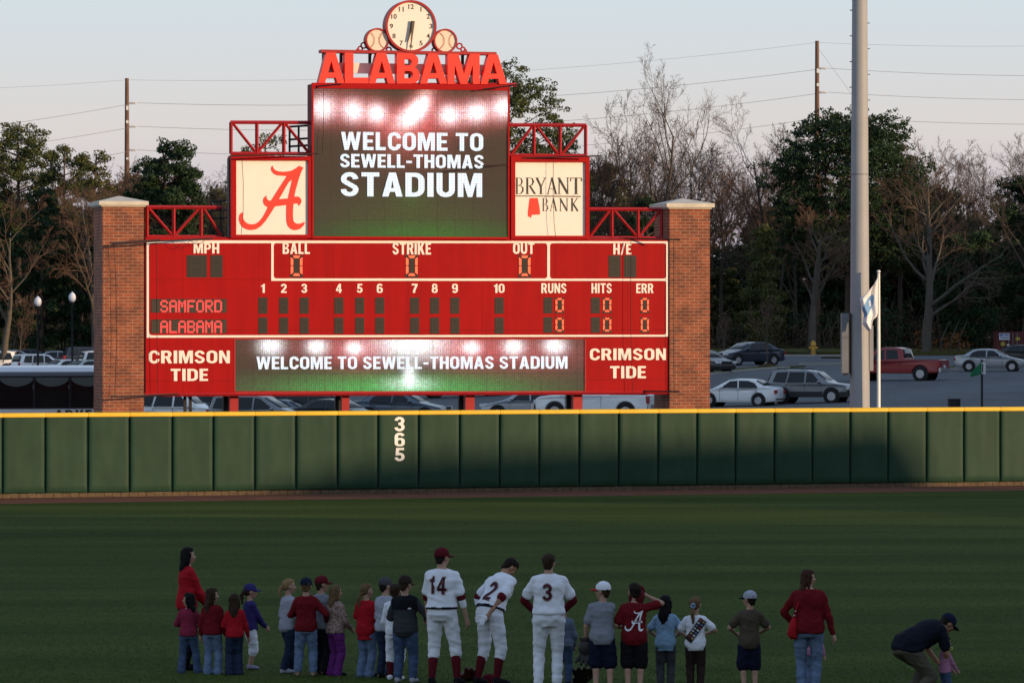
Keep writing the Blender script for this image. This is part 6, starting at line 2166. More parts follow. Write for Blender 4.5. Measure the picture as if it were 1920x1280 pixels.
    def fingers(me):
        mb = MB()
        for sgn, S0, E_, W_ in arms:
            d = (W_ - E_).normalized()
            side = d.cross(X3 * sgn)            # towards the front when the arm hangs
            if side.length < .2: side = Vector((0, 0, 1))
            side.normalize()
            side = side if side.y >= -.3 else -side
            inn = d.cross(side).normalized()
            if inn.x * sgn > 0: inn = -inn
            c0 = W_ + d * .052 * h
            for i, (off, ln) in enumerate(((.014, .036), (.005, .042), (-.004, .039), (-.013, .030))):
                p0 = c0 + side * off * h
                p1 = p0 + d * ln * .45 * h + inn * .004 * h
                p2 = p1 + d * ln * .32 * h + inn * .012 * h
                p3 = p2 + d * ln * .18 * h + inn * .014 * h
                mb.tube([p0 - d * .012 * h, p0, p1, p2, p3], [.0056 * k, .0056 * k, .0052 * k, .0046 * k, .003 * k], 6)
            q0 = W_ + d * .022 * h + side * .014 * h
            q1 = q0 + (d * .55 + side * .75).normalized() * .022 * h + inn * .004 * h
            q2 = q1 + (d * .9 + side * .25).normalized() * .018 * h + inn * .006 * h
            mb.tube([q0 - side * .012 * h, q0, q1, q2], [.0066 * k, .0066 * k, .0056 * k, .0035 * k], 6)
        eye = MB()
        for sx in (-1, 1): eye.ell((sx * .125, .335, .015), (.05, .025, .028), Mh, 8, 6, 1); eye.ell((sx * .13, .345, .085), (.085, .02, .016), Mh, 8, 5, 1)
        eye.ell((0, .395, -.255), (.085, .025, .022), Mh, 8, 6, 2)
        bm = bmesh.new(); bm.from_mesh(me)
        for src, mi in ((mb, 0), (eye, None)):
            base = [bm.verts.new(v) for v in src.v]
            for f_, mm in zip(src.f, src.m):
                try: fc = bm.faces.new([base[i] for i in f_]); fc.material_index = mm
                except ValueError: pass
        bm.to_mesh(me); bm.free()
    job(B, "body", [skin, M_EYE, M_LIP], o, .0105 if h > 1 else .009, 2, fingers)
    info = dict(o=o, h=h, Mh=Mh, arms=arms, legs=legs, spine=spine, sp=sp, hh=hh, k=k, ring=ring, tl=tl)
    sd = R.uniform(0, 50)
    # upper garment
    T = MB()
    s0 = hem - (.485 if kid else .52)
    rs = []
    for s, rx, ry, dy in torso:
        if s < s0 - .02: continue
        loose = .013 if not kid else .015
        rs.append((s, rx + loose + (.006 if s < .12 else 0), ry + loose + (.006 if s < .12 else 0), dy))
    if not rs or rs[0][0] > s0 + .01: rs.insert(0, (s0, .103 if not kid else .108, .088, -.003))
    rs[-1] = (rs[-1][0] - .004, rs[-1][1] - .004, rs[-1][2] - .002, rs[-1][3])
    T.loft([ring(s, rx, ry, 0, dy) for s, rx, ry, dy in rs], 20)
    for sgn, S0, E_, W_ in arms:
        T.cap(sp + X3 * sgn * sw * .35 + su * .012 * h, S0, .034 * k, .037 * k)
        if sleeve == 'short':
            M_ = S0.lerp(E_, .62); T.cap(S0, M_, .038 * k, .040 * k)
            T.cap(M_.lerp(S0, .2), M_ + (E_ - S0).normalized() * .012 * h, .041 * k, .044 * k)
        else:
            T.cap(S0, E_, .037 * k, .031 * k); T.cap(E_, W_.lerp(E_, .06), .033 * k, .023 * k)
    shirt = job(T, "shirt", C[top] if isinstance(top, str) else top, o, .0125 if h > 1 else .010, 5, None)
    info['shirt'] = shirt
    JOBS[-1] = (shirt, lambda me, f_=folds(.0062 * h, (8 / h, 8 / h, 13 / h), sd): (f_(me), after(info, me) if after else None))
    if undersleeve:
        U = MB()
        for sgn, S0, E_, W_ in arms:
            if undersleeve == 'long': U.cap(S0.lerp(E_, .5), E_, .034 * k, .030 * k); U.cap(E_, W_, .031 * k, .021 * k)
            else: U.cap(S0.lerp(E_, .55), S0.lerp(E_, .93), .036 * k, .034 * k)
        for n_, part in enumerate((0, 1)):
            U = MB(); sgn, S0, E_, W_ = arms[part]
            if undersleeve == 'long': U.cap(S0.lerp(E_, .5), E_, .035 * k, .031 * k); U.cap(E_, W_, .031 * k, .021 * k)
            else: U.cap(S0.lerp(E_, .55), S0.lerp(E_, .95), .037 * k, .035 * k)
            job(U, "undersleeve", C['maroon'], o, .012, 3)
    # lower garment
    P = MB()
    P.loft([ring(s, rx + .010, ry + .010, 0, dy) for s, rx, ry, dy in torso[:3] + [(.075, .086, .064, 0)]], 18)
    for sgn, P0, K0, A0 in legs:
        if leg == 'long':
            P.cap(P0, K0, .059 * k * w_, .045 * k); P.cap(K0, A0.lerp(K0, .10), .045 * k, .038 * k * flare)
            if flare > 1.0: P.cap(A0.lerp(K0, .16), A0 + Vector((0, .0, -.012 * h)), .036 * k * flare, .043 * k * flare)
        elif leg == 'short':
            e = P0.lerp(K0, .93); P.cap(P0, e, .062 * k * w_, .064 * k); P.cap(e.lerp(P0, .2), e, .064 * k, .066 * k)
        else:       # knickers gathered below the knee
            P.cap(P0, K0, .057 * k * w_, .046 * k); P.cap(K0, K0.lerp(A0, .22), .047 * k, .044 * k); P.cap(K0.lerp(A0, .22), K0.lerp(A0, .34), .046 * k, .036 * k)
    pname = {'long': "trousers", 'short': "shorts", 'knee': "trousers"}[leg]
    tr = job(P, pname, C[bottom], o, .0125 if h > 1 else .010, 4, folds(.0056 * h, (7 / h, 7 / h, 16 / h), sd + 9))
    info['trousers'] = tr
    if belt:
        Bm = MB(); Bm.loft([ring(s, .109, .089, 0, -.005) for s in (.040, .057)], 24); Bm.build("belt", C['black'], o, smooth=60)
    if socks:
        for sgn, P0, K0, A0 in legs:
            Q = MB(); Q.cap(K0.lerp(A0, .12), K0.lerp(A0, .45) + Vector((0, -.006 * h, 0)), .036 * k, .036 * k); Q.cap(K0.lerp(A0, .45) + Vector((0, -.006 * h, 0)), A0, .036 * k, .024 * k)
            job(Q, "sock", C[socks], o, .011, 3)
    for sgn, P0, K0, A0 in legs:
        Q = MB()
        f0 = Vector((A0.x, A0.y, 0)); out = sgn * .014 * h
        Q.loft([(f0 + Vector((0, -.034 * h, .028 * h)), X3 * .020 * k, Vector((0, 0, .024 * h))), (f0 + Vector((0, -.01 * h, .034 * h)), X3 * .027 * k, Vector((0, 0, .034 * h))), (f0 + Vector((out * .4, .035 * h, .026 * h)), X3 * .028 * k, Vector((0, 0, .027 * h))), (f0 + Vector((out, .08 * h, .020 * h)), X3 * .029 * k, Vector((0, 0, .020 * h))), (f0 + Vector((out * 1.2, .115 * h, .014 * h)), X3 * .018 * k, Vector((0, 0, .013 * h)))], 14)
        sh = job(Q, "shoe", C[shoes], o, .009, 3)
    # hair
    H_ = MB()
    if style != 'none':
        H_.ell((0, -.125, .15), (.37, .40, .385), Mh)
        H_.ell((0, -.02, .30), (.33, .36, .24), Mh)
        if style in ('short', 'boy'):
            H_.ell((0, -.25, -.12), (.29, .19, .30), Mh)
        if style in ('long', 'longwavy'):
            ln = {True: .95, False: .85}[kid]
            H_.ell((0, -.24, -.12), (.37, .25, .40), Mh)
            for sx in (-1, 1): H_.cap(Mh @ Vector((sx * .30, .02, .10)), Mh @ Vector((sx * .31, -.10, -.60)), .13 * hh, .10 * hh, 8)
            b0 = Mh @ Vector((0, -.32, -.2))
            bk = (Mh.to_3x3() @ Vector((0, -.10, 0)))
            xx = (Mh.to_3x3() @ Vector((1, 0, 0))); yy = (Mh.to_3x3() @ Vector((0, 1, 0)))
            rings = [(b0 + Vector((0, 0, .25 * hh)), xx * .32, yy * .18), (b0 + Vector((0, 0, -.15 * hh)), xx * .36, yy * .17), (b0 + bk + Vector((0, 0, -.5 * hh)), xx * .36, yy * .15), (b0 + bk * 1.3 + Vector((0, 0, -ln * hh)), xx * .27, yy * .12), (b0 + bk * 1.2 + Vector((0, 0, -(ln + .22) * hh)), xx * .14, yy * .06)]
            if style == 'longwavy': rings = [(c_ - bk * .6, ax_ * 1.2, ay_ * 1.45) for c_, ax_, ay_ in rings]
            H_.loft(rings, 14)
        if style in ('pony', 'lowpony'):
            H_.ell((0, -.25, .0), (.32, .22, .32), Mh)
            z0 = .10 if style == 'pony' else -.18
            a_, b_, c_ = Mh @ Vector((0, -.46, z0)), Mh @ Vector((0, -.66, z0 - .35)), Mh @ Vector((.04, -.60, z0 - .95))
            H_.cap(a_, b_, .09 * hh, .15 * hh, 8); H_.cap(b_, c_, .15 * hh, .06 * hh, 8)
            if style == 'pony': H_.cap(Mh @ Vector((0, -.36, z0)), a_, .12 * hh, .08 * hh, 8)
        job(H_, "hair", HR[hair], o, .011 if h > 1 else .009, 2, folds(.05 * hh, (60, 60, 9), sd))
    if cap:
        Q = MB()
        Rz = Matrix.Rotation(PI, 4, 'Z') if capback else Matrix.Identity(4)
        Mc = Mh @ Rz
        pr = [(.405, .08), (.41, .16), (.40, .26), (.365, .38), (.28, .49), (.15, .56), (.02, .585)]
        Q.lathe(pr, 24, Mh @ Matrix.Translation((0, -.07, .0)) @ Matrix.Diagonal((.98, 1.13, 1, 1)))
        Q.ell((0, -.07, .585), (.03, .03, .025), Mh, 8, 5)
        cp = Q.build("cap", C[cap], o, smooth=60)
        V, Fc = [], []
        n = 13
        for r_, (rad_, dz) in enumerate(((.40, .11), (.62, .085), (.74, .05))):
            for i in range(n):
                an = math.radians(35 + 110 * i / (n - 1))
                ex = (rad_ - .40) * max(0, math.sin((i / (n - 1)) * PI)) ** .6
                sgnc = -1 if capback else 1
                rr_ = .40 + ex
                y = (rr_ * math.sin(an) * 1.10 - .07)
                x = rr_ * math.cos(an)
                V.append(Mh @ Vector((x, sgnc * (y + .07) - .07, dz + .0 - .05 * abs(math.cos(an)))))
        for r_ in range(2):
            for i in range(n - 1): Fc.append((r_ * n + i, r_ * n + i + 1, (r_ + 1) * n + i + 1, (r_ + 1) * n + i))
        q2 = MB().add(V, Fc)
        br = q2.build("brim", C[brim or cap], cp, smooth=180)
        md = br.modifiers.new("thickness", 'SOLIDIFY'); md.thickness = .008
    return info


def on_back(parts, direction=Vector((0, 1, 0)), start=-1.0, lift=.006):
    """returns after(info, mesh): lays flat pieces onto the garment from behind. parts: (name, material, fn(mb, mapf), cx, z, width, height)"""
    def fn(info, me):
        bv = BVHTree.FromPolygons([v.co.copy() for v in me.vertices], [tuple(p.vertices) for p in me.polygons])
        for name, m_, draw, cx, z_, wd, ht, tilt in parts:
            def mapf(a, b, d):
                x, zz = (a - .5) * wd, (b - .5) * ht
                x, zz = x * math.cos(tilt) - zz * math.sin(tilt), x * math.sin(tilt) + zz * math.cos(tilt)
                hit = bv.ray_cast(Vector((cx + x, start, z_ + zz)), direction)
                y = hit[0].y if hit[0] else 0
                return Vector((cx + x, y - lift - .004 + d * .5, z_ + zz))
            mb = MB(); draw(mb, mapf)
            mb.build(name, m_, info['shirt'])
    return fn


def grid_poly(loops, step_=.06):
    return [sum(([(p[0] + (q[0] - p[0]) * j / max(1, int(math.hypot(q[0] - p[0], q[1] - p[1]) / step_ + 1)), p[1] + (q[1] - p[1]) * j / max(1, int(math.hypot(q[0] - p[0], q[1] - p[1]) / step_ + 1))) for j in range(max(1, int(math.hypot(q[0] - p[0], q[1] - p[1]) / step_ + 1)))] for p, q in zip(lp, lp[1:] + lp[:1])), []) for lp in loops]


def num_draw(s_):
    return lambda mb, mf: block_text(mb, s_, mf, .004, gap=.22)


M_NUM = mat("number_maroon", (.06, .006, .012), .7, .05); M_NUMEDGE = mat("number_edge", (.50, .38, .36), .7, .05)
ax0, ax1 = min(p[0] for p in A_OUT), max(p[0] for p in A_OUT); ay0, ay1 = min(p[1] for p in A_OUT), max(p[1] for p in A_OUT)
nrmA = lambda lp: [((x - ax0) / (ax1 - ax0), 1 - (y - ay0) / (ay1 - ay0)) for x, y in lp]
emblem_draw = lambda mb, mf: mb.prism([nrmA(A_OUT), nrmA(A_IN)], mf, 0, .004)

G = None
# far left group
person(351, 1255, 1.74, 66, "woman with long dark wavy hair in a red cardigan, tallest of the left group", (82, 0), top='red', bottom='black', hair='black', style='longwavy', hem=.50, lh=(-.03, .17, .54), rh=(.06, .17, .52), shoes='black', slim=.95, stance=((-.05, .02), (.05, -.02)))
person(353, 1261, 1.11, 4, "girl in a raspberry top with a pale headband and flared jeans", (-72, 0), kid=True, top='pink', bottom='jeans', hair='black', style='long', lh=(-.09, .16, .60), rh=(.10, .16, .60), flare=1.25, shoes='tan', stance=((-.085, 0), (.12, .02)))
person(398, 1263, 1.19, 12, "girl in a dark red top over a white shirt with light blue jeans", (66, 0), kid=True, top='darkred', bottom='ltjeans', hair='brown', style='long', lh=(-.15, .03, .46), rh=(.16, .04, .44), flare=1.25, shoes='white', stance=((-.05, 0), (.075, .0)))
person(440, 1264, 1.12, -14, "girl in a bright red top and dark jeans with long brown hair down her back", (8, 0), kid=True, top='red', bottom='dkjeans', hair='brown', style='long', lh=(-.06, .17, .60), rh=(.19, .06, .45), flare=1.3, shoes='black', stance=((-.07, 0), (.05, .0)))
inf = person(469, 1254, 1.19, 68, "girl in a purple baseball cap and jersey with white trousers", (84, 0), kid=True, top='purple', bottom='white', leg='knee', hair='brown', style='pony', cap='purple', lh=(-.03, .20, .50), rh=(.04, .21, .47), shoes='lilac', stance=((-.05, .03), (.045, .0)), undersleeve=None)
# second group
person(541, 1261, 1.33, 58, "girl in a grey hooded sweatshirt with a blonde ponytail", (80, 0), kid=True, top='ltgrey', bottom='dkjeans', hair='blonde', style='pony', lh=(-.09, .11, .53), rh=(.10, .11, .52), shoes='ltgrey', stance=((-.08, .10), (.03, -.06)), hem=.45)
person(574, 1267, 1.37, 3, "boy in a dark red sweatshirt, black cap and light jeans seen from behind", (6, 0), kid=True, top='darkred', bottom='ltjeans', hair='dkblonde', style='short', cap='navy', capback=False, lh=(-.08, .16, .64), rh=(.20, .12, .56), shoes='tan', stance=((-.085, 0), (.075, .0)), hem=.46)
person(603, 1264, 1.38, 40, "boy in a maroon cap and grey shirt with maroon sleeves and black trousers", (76, 0), kid=True, top='grey', bottom='black', hair='brown', style='short', cap='maroon', lh=(-.05, .19, .55), rh=(.09, .18, .52), sleeve='short', undersleeve='long', shoes='black')
person(629, 1266, 1.27, 48, "girl in a leopard patterned top and plum trousers with long blonde hair", (58, 0), kid=True, top='pattern', bottom='plum', hair='dkblonde', style='long', lh=(-.06, .15, .55), rh=(.09, .15, .52), shoes='black', flare=1.15)
person(687, 1268, 1.30, 30, "girl in a long red t-shirt and faded jeans with a low ponytail", (64, 0), kid=True, top='red', bottom='ltjeans', hair='dkblonde', style='lowpony', sleeve='short', hem=.40, lh=(-.07, .15, .58), rh=(.10, .16, .58), shoes='black', flare=1.2)
person(723, 1270, 1.39, 38, "boy in a grey cap and grey long sleeved shirt looking right", (66, 0), kid=True, top='ltgrey', bottom='dkjeans', hair='dkbrown', style='short', cap='dkgrey', lh=(-.08, .12, .50), rh=(.12, .12, .50), shoes='black')
person(741, 1274, 1.33, 5, "child in white baseball trousers and maroon socks hidden behind the boy in the charcoal jacket", (10, 0), kid=True, top='white', bottom='white', leg='knee', socks='maroon', hair='brown', shoes='white', lh=(-.09, .12, .5), rh=(.1, .14, .55), stance=((-.05, 0), (.05, 0)), slim=.9)


def jacket(info, me):
    bv = BVHTree.FromPolygons([v.co.copy() for v in me.vertices], [tuple(p.vertices) for p in me.polygons])
    me.materials.append(C['black'])
    h_ = info['h']
    for p in me.polygons:
        if p.center.z > .69 * h_ and abs(p.center.x) < .125 * h_: p.material_index = 1
    on_back([("chest_logo", C['white'], lambda mb, mf: (mb.prism([_arc(.5, .1, .48, .85, 0, 180, 10)], mf, 0, .004)), .058 * h_, .705 * h_, .05, .024, 0)])(info, me)


person(760, 1279, 1.46, 12, "boy in a charcoal fleece jacket with a black yoke and jeans", (34, 8), kid=True, top='fleece', bottom='jeans', hair='brown', style='short', cap='brown', hem=.44, lh=(-.09, .15, .58), rh=(.17, .15, .58), shoes='ltgrey', slim=1.06, stance=((-.07, 0), (.075, 0)), after=jacket)
# three players


def player(num, cx, z_, wd, ht, tilt=0):
    def fn(info, me):
        h_ = info['h']
        on_back([("number_edge", M_NUMEDGE, num_draw(num), cx * h_, z_ * h_, wd * 1.14, ht * 1.10, tilt)], lift=.004)(info, me)
        on_back([("number", M_NUM, num_draw(num), cx * h_, z_ * h_, wd, ht, tilt)], lift=.010)(info, me)
    return fn


i14 = person(829, 1283, 1.86, 14, "player number 14 in a white uniform and maroon cap, standing with feet apart", (48, 0), top='white', sleeve='short', undersleeve='short', bottom='white', leg='knee', socks='maroon', hair='dkbrown', style='short', cap='maroon', lh=(-.13, .08, .47), rh=(.18, .05, .46), rp=(.5, -.9, 0), shoes='black', hem=.578, belt=True, stance=((-.07, -.01), (.115, .02)), slim=1.10, after=player("14", -.012, .735, .235, .235, -.04))
i2 = person(918, 1283, 1.84, 44, "player number 2 in white bending forward with bowed bare head", (72, 50), lean=33, top='white', sleeve='short', undersleeve='short', bottom='white', leg='knee', socks='maroon', hair='dkbrown', style='short', lh=(-.16, .06, .49), lp=(-1, -.4, 0), rh=(.07, -.08, .53), rp=(1, -.6, .1), shoes='black', hem=.578, belt=True, stance=((-.085, -.02), (.075, .02)), slim=1.12, skin=M_SKIN2, after=player("2", .022, .70, .125, .235, -.12))
i3 = person(1029, 1293, 1.83, 0, "player number 3 in a white uniform with long white trousers, bareheaded", (14, 0), top='white', sleeve='short', undersleeve='long', bottom='white', leg='long', hair='brown', style='short', lh=(-.10, .13, .56), lp=(-1, -.3, 0), rh=(.10, .13, .56), rp=(1, -.3, 0), shoes='black', hem=.555, stance=((-.075, 0), (.06, .0)), slim=1.14, after=player("3", -.012, .725, .125, .225, 0))
person(1057, 1285, 1.13, 10, "child in a steel blue top and jeans hidden behind player number 3", (20, 0), kid=True, top='steel', bottom='jeans', hair='brown', style='short', lh=(-.1, .1, .5), rh=(.12, .08, .48), shoes='black')
# right group
person(1129, 1297, 1.47, 6, "boy in a white cap with a red brim, grey t-shirt and navy shorts", (-66, 0), kid=True, top='grey', sleeve='short', bottom='navy', leg='short', hair='brown', style='short', cap='white', brim='red', lh=(-.155, .06, .47), rh=(-.13, .24, .63), rp=(.6, -.5, -.3), shoes='white', hem=.44, stance=((-.055, 0), (.075, 0)))


def tee(info, me):
    h_ = info['h']
    on_back([("emblem", C['white'], emblem_draw, .0 * h_, .660 * h_, .255, .275, 0)])(info, me)


iA = person(1189, 1297, 1.46, 2, "boy in dark red t-shirt with white script letter, lifting a cap", (-22, 0), kid=True, top='darkred', sleeve='short', bottom='black', leg='short', hair='dkbrown', style='short', lh=(-.10, .14, .58), rh=(.125, .10, .875), rp=(1, -.2, -.3), shoes='black', hem=.44, slim=1.05, after=tee)
person(1248, 1291, 1.24, 4, "girl in a light blue t-shirt and dark grey trousers with loose dark hair", (22, 0), kid=True, top='ltblue', sleeve='short', bottom='dkgrey', hair='black', style='long', lh=(-.11, .16, .57), lp=(-1, -.6, -.2), rh=(.11, .16, .57), rp=(1, -.6, -.2), shoes='black', hem=.42)


def sash(info, me):
    bv = BVHTree.FromPolygons([v.co.copy() for v in me.vertices], [tuple(p.vertices) for p in me.polygons])
    h_ = info['h']
    a, b = Vector((.088 * h_, 0, .775 * h_)), Vector((-.075 * h_, 0, .545 * h_))
    d = (b - a).normalized(); n_ = Vector((-d.z, 0, d.x))

    def pt(t, s_, lift):
        p = a.lerp(b, t) + n_ * s_
        hit = bv.ray_cast(Vector((p.x, -1, p.z)), Vector((0, 1, 0)))
        return Vector((p.x, (hit[0].y if hit[0] else -.05) - lift, p.z))
    V = [pt(i / 16, (j / 4 - .5) * .105, .012) for i in range(17) for j in range(5)]
    mb = MB().add(V, [(i * 5 + j, i * 5 + j + 1, (i + 1) * 5 + j + 1, (i + 1) * 5 + j) for i in range(16) for j in range(4)])
    sh = mb.build("sash", C['brown'], info['shirt'], smooth=180)
    md = sh.modifiers.new("thickness", 'SOLIDIFY'); md.thickness = .006
    rq = random.Random(4)
    cols = [mat("badge_white", (.5, .5, .55), .8, 0), mat("badge_red", (.25, .05, .05), .8, 0), mat("badge_tan", (.30, .22, .12), .8, 0), mat("badge_blue", (.10, .16, .30), .8, 0)]
    for i in range(7):
        for s_ in (-.026, .026):
            c = rq.choice(cols); t = .07 + i * .125
            q = [pt(t + e, s_ + f_, .022) for e, f_ in ((-.034, -.017), (.034, -.017), (.034, .017), (-.034, .017))]
            mb = MB().add(q + [v + Vector((0, .004, 0)) for v in q], [(0, 1, 2, 3), (4, 5, 6, 7), (0, 1, 5, 4), (1, 2, 6, 5), (2, 3, 7, 6), (3, 0, 4, 7)])
            mb.build("badge", c, sh)


ig = person(1304, 1293, 1.23, 6, "girl in a white t-shirt with a brown badge sash and brown trousers", (20, 0), kid=True, top='white', sleeve='short', bottom='brown', hair='dkblonde', style='lowpony', lh=(-.11, .16, .58), lp=(-1, -.6, -.2), rh=(.13, .15, .62), rp=(1, -.7, -.2), shoes='black', hem=.45, after=sash)
mb = MB(); mb.tube([ig['Mh'] @ Vector((.12 * math.cos(t * PI / 6), -.50 - .05 * math.sin(t), -.02 + .12 * math.sin(t * PI / 6))) for t in range(13)], .012, 6); mb.build("hair_tie", C['ltblue'], ig['o'], smooth=180)
ib = person(1405, 1297, 1.35, -6, "boy in a brown t-shirt, grey cap with black brim and navy shorts", (-52, 0), kid=True, top='olive', sleeve='short', bottom='navy', leg='short', hair='dkbrown', style='short', cap='ltgrey', brim='black', lh=(-.11, .13, .57), lp=(-1, -.5, -.2), rh=(.12, .14, .58), rp=(1, -.6, -.2), shoes='black', hem=.44, slim=.94)
iw = person(1516, 1304, 1.67, 6, "woman in a loose dark red sweater and blue jeans looking right", (74, 0), top='darkred', bottom='ltjeans', hair='red', style='long', lh=(-.12, .12, .56), lp=(-1, -.3, 0), rh=(.205, .03, .45), rp=(.5, -.9, 0), shoes='black', hem=.50, slim=1.16)
person(1524, 1288, .93, 10, "small child in a pale pink top behind the woman in blue jeans", (20, 0), kid=True, top='pinktop', bottom='ltjeans', hair='brown', style='long', shoes='white', slim=.9)
im = person(1700, 1318, 1.80, 62, "man in a navy shirt, dark cap and khaki cargo trousers bending over a toddler", (70, 38), lean=66, hip=.385, top='night', sleeve='short', bottom='khaki', hair='dkbrown', style='short', cap='navy', lh=(-.08, .34, .26), rh=(.02, .33, .25), lp=(-1, -.2, 0), rp=(1, -.4, .2), shoes='black', hem=.50, slim=1.2, skin=M_SKIN2, stance=((-.09, .10), (.10, -.02)))
it = person(1772, 1316, .82, 62, "toddler in a pale pink top with a yellow ring dummy, held by the bending man", (76, 4), kid=True, top='pinktop', bottom='jeans', hair='brown', style='short', lh=(-.05, .2, .47), rh=(.07, .2, .48), shoes='white', group="people standing on the outfield grass")
mb = MB(); c = it['Mh'] @ Vector((.02, .52, -.26)); xx = it['Mh'].to_3x3() @ Vector((1, 0, 0))
mb.tube([c + Vector((0, .018 * math.cos(t * PI / 6), -.03 + .018 * math.sin(t * PI / 6))) for t in range(13)], .0045, 6)
ob = mb.build("dummy_ring", mat("yellow_plastic", (.7, .6, .12), .4, 0), it['o'], smooth=180)

# bake the body and clothing shapes
bpy.context.view_layer.update()
dg = bpy.context.evaluated_depsgraph_get()
new = []
for o, after in JOBS:
    new.append(bpy.data.meshes.new_from_object(o.evaluated_get(dg)))
for (o, after), me in zip(JOBS, new):
    old = o.data
    o.modifiers.clear()
    o.data = me
    me.name = o.name
    if not me.materials:
        for m in old.materials: me.materials.append(m)
    if after: after(me)
    me.polygons.foreach_set("use_smooth", [True] * len(me.polygons))
    me.update()
    bpy.data.meshes.remove(old)


# extra worn and held things
def local(info, p): return info['o'].matrix_world @ p


bpy.context.view_layer.update()
for info, side_ in ((i14, 1), (i2, 0)):
    sgn, S0, E_, W_ = info['arms'][side_]
    mb = MB(); mb.cap(E_.lerp(W_, .02), E_.lerp(W_, .36), .0275 * info['k'], .0245 * info['k'], 14); mb.build("wristband", C['white'], info['o'], smooth=180)
mb = MB()
mb.loft([(Vector((0, .1, 0)), Vector((.01, 0, 0)), Vector((0, 0, .01))), (Vector((0, .10, .0)), Vector((.05, 0, 0)), Vector((0, .02, .02)))], 8)


def glove(loc, rz, s_, label, mt, tilt=(0, 0), finger=True):
    """leather fielding glove: palm, webbing and four thick fingers with a thumb"""
    o = thing("baseball_glove", label, "glove", loc, rz, "baseball gloves")
    o.rotation_euler = (tilt[0], tilt[1], rz)
    mb = MB()
    mb.ell((0, 0, .02), (.095, .05, .11))
    for i in range(4):
        a = math.radians(64 + i * 22)
        b0 = Vector((math.cos(a) * .07, 0, .04 + math.sin(a) * .05)); b1 = b0 + Vector((math.cos(a) * .10, .035, math.sin(a) * .13))
        mb.cap(b0, b1, .030, .022, 8)
    mb.cap((.07, 0, 0), (.15, .04, .10), .032, .022, 8)
    mb.ell((.085, .035, .13), (.05, .012, .06))
    ob = mb.build("leather", mt, o); md = ob.modifiers.new("r", 'REMESH'); md.mode = 'VOXEL'; md.voxel_size = .009
    md = ob.modifiers.new("s", 'SMOOTH'); md.iterations = 2
    mb = MB(); mb.lathe([(.075, -.105), (.08, -.08), (.07, -.06)], 14, Matrix.Diagonal((1, .6, 1, 1))); mb.build("wrist_strap", mat("glove_strap", (.03, .014, .01), .6, .1), o, smooth=60)
    mb = MB()
    for k in range(5): mb.tube([(.05 + .012 * k, .05, .07), (.055 + .013 * k, .052, .17)], .004, 4)
    mb.build("lacing", mat("glove_lace", (.2, .12, .06), .7, .1), o)
    o.scale = (s_,) * 3
    return o


M_LEATHER = mat("black_leather", (.018, .014, .013), .5, .2, 9); M_LEATHER2 = mat("maroon_leather", (.085, .016, .014), .5, .2, 9)
ibw = [c for c in scene.objects if c.get('label', '').startswith("boy in a white cap")][0]
mw = ibw.matrix_world
hl = mw @ Vector((-.155 * 1.47, .06 * 1.47, .43 * 1.47))
glove((hl.x, hl.y - .03, hl.z - .02), rad(-8), 1.15, "black fielding glove on the left hand of the boy in the white cap", M_LEATHER, (PI, 0))
D = F * EYE / (1283 - HY)
gp = lambda px, fy: ((px - 960) / F * (F * EYE / (fy - HY)), F * EYE / (fy - HY), .06)
glove(gp(873, 1277), .5, 1.15, "maroon fielding glove lying on the grass behind player number 14", M_LEATHER2, (rad(70), .3))
glove(gp(1088, 1282), .2, 1.3, "dark fielding glove lying on the grass right of player number 3", mat("dark_leather", (.03, .012, .014), .5, .2, 9), (rad(60), 0))
o = thing("cap_on_grass", "maroon baseball cap lying on the grass between the feet of player number 2", "cap", (gp(917, 1279)[0], gp(917, 1279)[1], .0))
mb = MB(); mb.lathe([(.10, 0), (.102, .03), (.092, .08), (.06, .115), (.005, .13)], 20); mb.build("crown", C['maroon'], o, smooth=60)
mb = MB(); mb.prism([[(-.09, .05), (.09, .05), (.085, .13), (.04, .175), (-.04, .175), (-.085, .13)]], lambda a, b, d: Vector((a, b, .012 + d)), 0, .01); mb.build("brim", C['maroon'], o)
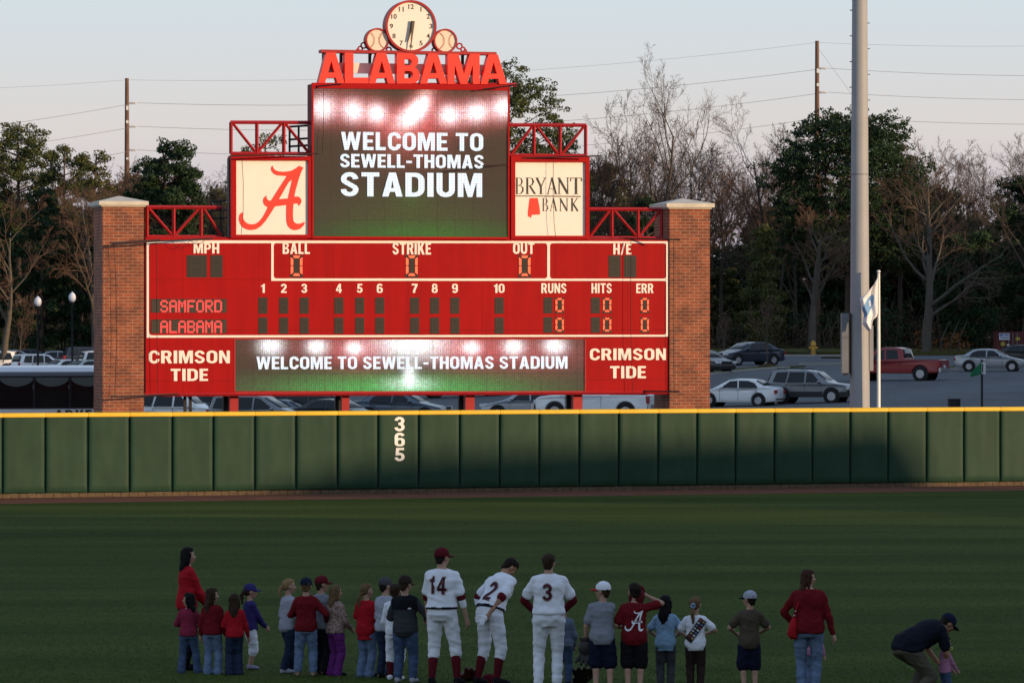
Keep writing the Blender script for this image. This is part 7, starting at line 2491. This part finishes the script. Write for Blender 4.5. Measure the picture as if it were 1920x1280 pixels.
# cap held by the boy with the script letter
sgn, S0, E_, W_ = iA['arms'][1]
d = (W_ - E_).normalized()
p = iA['o'].matrix_world @ (W_ + d * .06 + Vector((-.10, -.10, -.04)))
o = thing("held_cap", "maroon baseball cap held up behind the head of the boy in the script letter t-shirt", "cap", p)
o.rotation_euler = (rad(68), rad(18), 0)
mb = MB(); mb.lathe([(.10, -.03), (.104, .0), (.095, .06), (.062, .095), (.005, .11)], 20, Matrix.Diagonal((1.05, 1.15, 1, 1))); mb.build("crown", C['maroon'], o, smooth=60)
mb = MB(); mb.prism([[(-.09, .06), (.09, .06), (.085, .14), (.04, .19), (-.04, .19), (-.085, .14)]], lambda a, b, dd: Vector((a, b, -.03 + dd)), 0, .01); mb.build("brim", C['maroon'], o)
mb = MB()
for k in range(6): mb.ell((.075 * math.cos(k * PI / 3), .085 * math.sin(k * PI / 3), .075), (.006, .006, .006), None, 6, 4)
mb.build("eyelets", C['white'], o)
# batting gloves at the back of player 2
sgn, S0, E_, W_ = i2['arms'][1]
d = (W_ - E_).normalized()
p = i2['o'].matrix_world @ (W_ + d * .07)
o = thing("batting_gloves", "white batting gloves held behind the back of player number 2", "gloves", (p.x - .03, p.y - .03, p.z))
mb = MB()
mb.ell((0, 0, 0), (.055, .025, .05))
for i in range(4): mb.cap((-.03, -.005, .035 - i * .022), (-.115 + .01 * abs(i - 1.5), -.01, .045 - i * .03), .013, .011, 7)
for i in range(3): mb.cap((-.03 + i * .02, -.02, -.02), (-.06 + i * .03, -.03, -.09), .012, .010, 7)
ob = mb.build("leather", C['white'], o); md = ob.modifiers.new("r", 'REMESH'); md.mode = 'VOXEL'; md.voxel_size = .007
# handbag of the woman in the dark red sweater
mw = iw['o'].matrix_world
p = mw @ Vector((-.195, -.02, .90))
o = thing("handbag", "bright red shoulder bag on the woman in the dark red sweater", "bag", p)
mb = MB(); mb.loft([(Vector((0, 0, -.14)), Vector((.05, 0, 0)), Vector((0, .12, 0))), (Vector((-.015, 0, -.08)), Vector((.075, 0, 0)), Vector((0, .15, 0))), (Vector((0, 0, .06)), Vector((.06, 0, 0)), Vector((0, .13, 0))), (Vector((.01, 0, .15)), Vector((.025, 0, 0)), Vector((0, .10, 0)))], 16); mb.build("pouch", C['red'], o, smooth=70)
mb = MB(); mb.tube([(.0, -.09, .14), (.04, -.10, .30), (.09, -.05, .45), (.10, .03, .47), (.05, .09, .3), (0, .09, .14)], .011, 6); mb.build("strap", C['red'], o, smooth=180)
mb = MB(); mb.ell((.0, -.10, .17), (.012, .012, .012), None, 8, 6); mb.ell((.02, -.105, .23), (.010, .010, .010), None, 8, 6); mb.build("buckle", M_CHROME, o)
